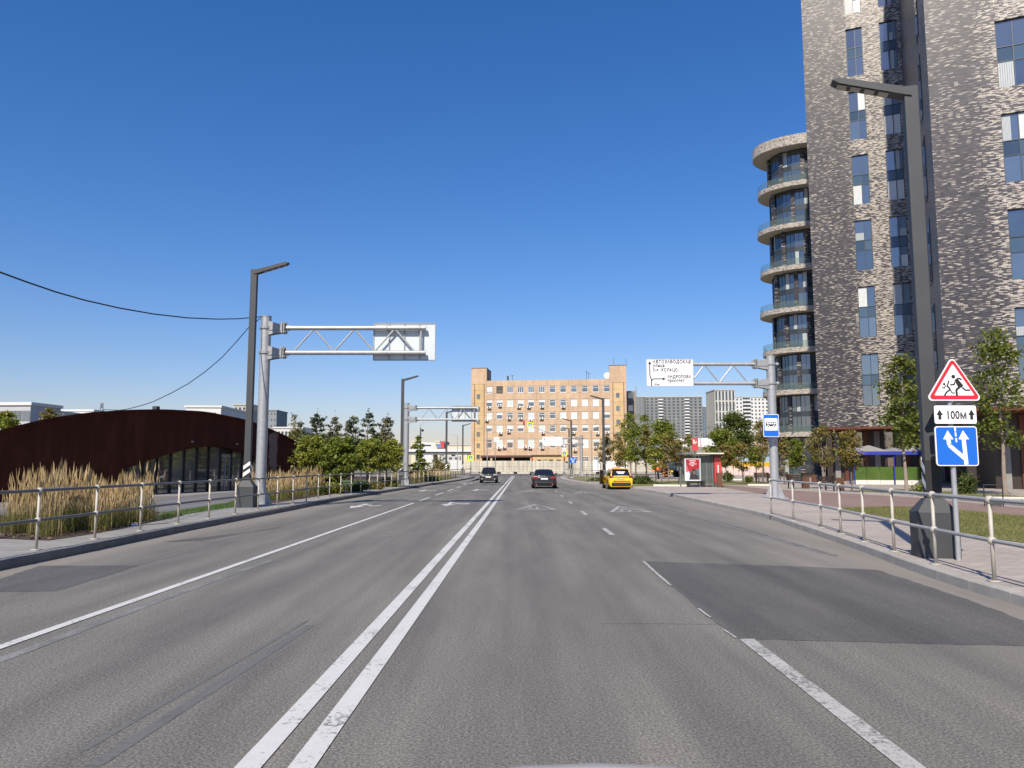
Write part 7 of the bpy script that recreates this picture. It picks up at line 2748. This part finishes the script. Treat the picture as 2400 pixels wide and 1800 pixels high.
def scatter(poly, n_, rng):
    a = np.array(poly)
    P = rng.uniform(a.min(0), a.max(0), size=(n_ * 3, 2))
    return P[in_poly(P, poly)][:n_]


GRASSG = leaf_mat('green_grass_blades', [(.075, .095, .018), (.11, .125, .026), (.15, .15, .04), (.19, .17, .06)], .3)
STRAW = leaf_mat('straw_plumes', [(.45, .335, .18), (.54, .415, .235), (.63, .50, .30), (.40, .30, .16)], .25)
LAWNB = leaf_mat('lawn_blades', [(.10, .125, .03), (.15, .165, .05), (.20, .19, .075), (.26, .23, .11)], .25)
LAWNG = leaf_mat('fresh_lawn_blades', [(.05, .10, .02), (.07, .13, .03), (.10, .16, .045)], .25)


def feather_grass(poly, tufts, seed, h=1.15, plume_h=1.62):
    rng = np.random.default_rng(seed)
    T_ = scatter(poly, tufts, rng)
    G_, S_ = [], []
    for (x, y) in T_:
        sc = rng.uniform(.62, 1.08) * (1 + .14 * math.sin(x * 2.1 + y * 1.3))
        m_ = 62
        P = np.stack([x + rng.normal(size=m_) * .13, y + rng.normal(size=m_) * .13, np.full(m_, ZP)], 1)
        v, *_ = blades(P, h * sc * .82, .011, .34, rng, 3)
        G_.append(v)
        m_ = int(rng.uniform(6, 17))
        P = np.stack([x + rng.normal(size=m_) * .12, y + rng.normal(size=m_) * .12, np.full(m_, ZP)], 1)
        hh = plume_h * sc
        v, tips, az, ln = blades(P, hh, .007, .10, rng, 3)
        S_.append(v)
        # feathery spike: a few narrow lens-shaped quads along the top third
        q0 = tips - np.stack([np.cos(az) * ln * .5, np.sin(az) * ln * .5, np.full(m_, .36 * sc)], 1) * rng.uniform(.7, 1.1, size=(m_, 1))
        for ph in (0, 1.57):
            d = np.stack([np.cos(az + ph), np.sin(az + ph), np.zeros(m_)], 1) * rng.uniform(.014, .026, size=(m_, 1))
            mid = q0 * .55 + tips * .45
            S_.append(np.stack([q0, mid + d, tips + np.array([0, 0, .05]), mid - d], 1).reshape(-1, 3))
    return np.concatenate(G_), np.concatenate(S_)


fb1 = gpoly([(12, 1256), (114, 1260), (190, 1250), (266, 1238), (350, 1219), (376, 1211), (330, 1212), (250, 1216), (140, 1224), (20, 1234)], ZL)
fb2 = [(-11.4, 33.6), (-10.6, 34.2), (-10.5, 44.5), (-14.0, 47), (-12.9, 36)]
fb3 = [(-9.4, 66), (-8.0, 72), (-6.9, 100), (-9.5, 104), (-11.5, 74)]
for poly, nt_, sd, h, ph, lab in ((fb1, 105, 1, .80, 1.36, 'tall feather grass'), (fb2, 80, 2, .85, 1.25, ''), (fb3, 120, 3, .8, 1.1, '')):
    g_, s_ = feather_grass(poly, nt_, sd, h, ph)
    tag(link('feather_grass', np_mesh('feather_grass', g_, 4, GRASSG)), 'green lower blades of tall feather grass in the left bed', 'grass', None, 'stuff')
    tag(link('grass_plumes', np_mesh('grass_plumes', s_, 4, STRAW)), 'straw coloured plumes of tall feather grass in the left bed', 'grass', None, 'stuff')


def lawn_blades(poly, n_, seed, mat, h=.06, lab='short sunlit lawn grass', zz=.01):
    rng = np.random.default_rng(seed)
    P2 = scatter(poly, n_, rng)
    P = np.column_stack([P2, np.full(len(P2), ZP + zz)])
    v, *_ = blades(P, h, .012, .5, rng, 1)
    tag(link('lawn_grass', np_mesh('lawn_grass', v, 4, mat)), lab, 'grass', None, 'stuff')


near = [p for p in lawn_r if p[1] > 0]
lawn_blades(near, 26000, 5, LAWNB, .07, 'short sunlit grass on the right lawn')
lawn_blades(lawnl, 9000, 6, LAWNG, .07, 'short green grass by the left lamp')
lawn_blades(lawn2, 9000, 7, LAWNB, .08, 'grass strip beyond the red path')
# leaf litter and a scrap of white paper on the mulch
rng = np.random.default_rng(9)
P2 = scatter(bed1, 1500, rng)
lit = np.column_stack([P2, np.full(len(P2), ZP + .03)])
tag(link('leaf_litter', np_mesh('leaf_litter', leaves(lit, .06, rng, 0, 1.4), 4, leaf_mat('dry_litter', [(.07, .045, .028), (.12, .075, .04), (.18, .12, .07), (.05, .03, .02)], .0))), 'dry leaf litter on the dark mulch under the grass', 'leaf litter', None, 'stuff')
x, y = G(313, 1233, ZP)
o = MB().add([(-.09, -.02, .02), (.02, -.05, .0), (.10, .01, .03), (.04, .06, .07), (-.05, .05, .05)], [(0, 1, 2, 3, 4)]).build('paper_scrap', WHITE)
o.location = (x, y, ZP + .012)
tag(o, 'crumpled white paper scrap at the edge of the mulch', 'litter')
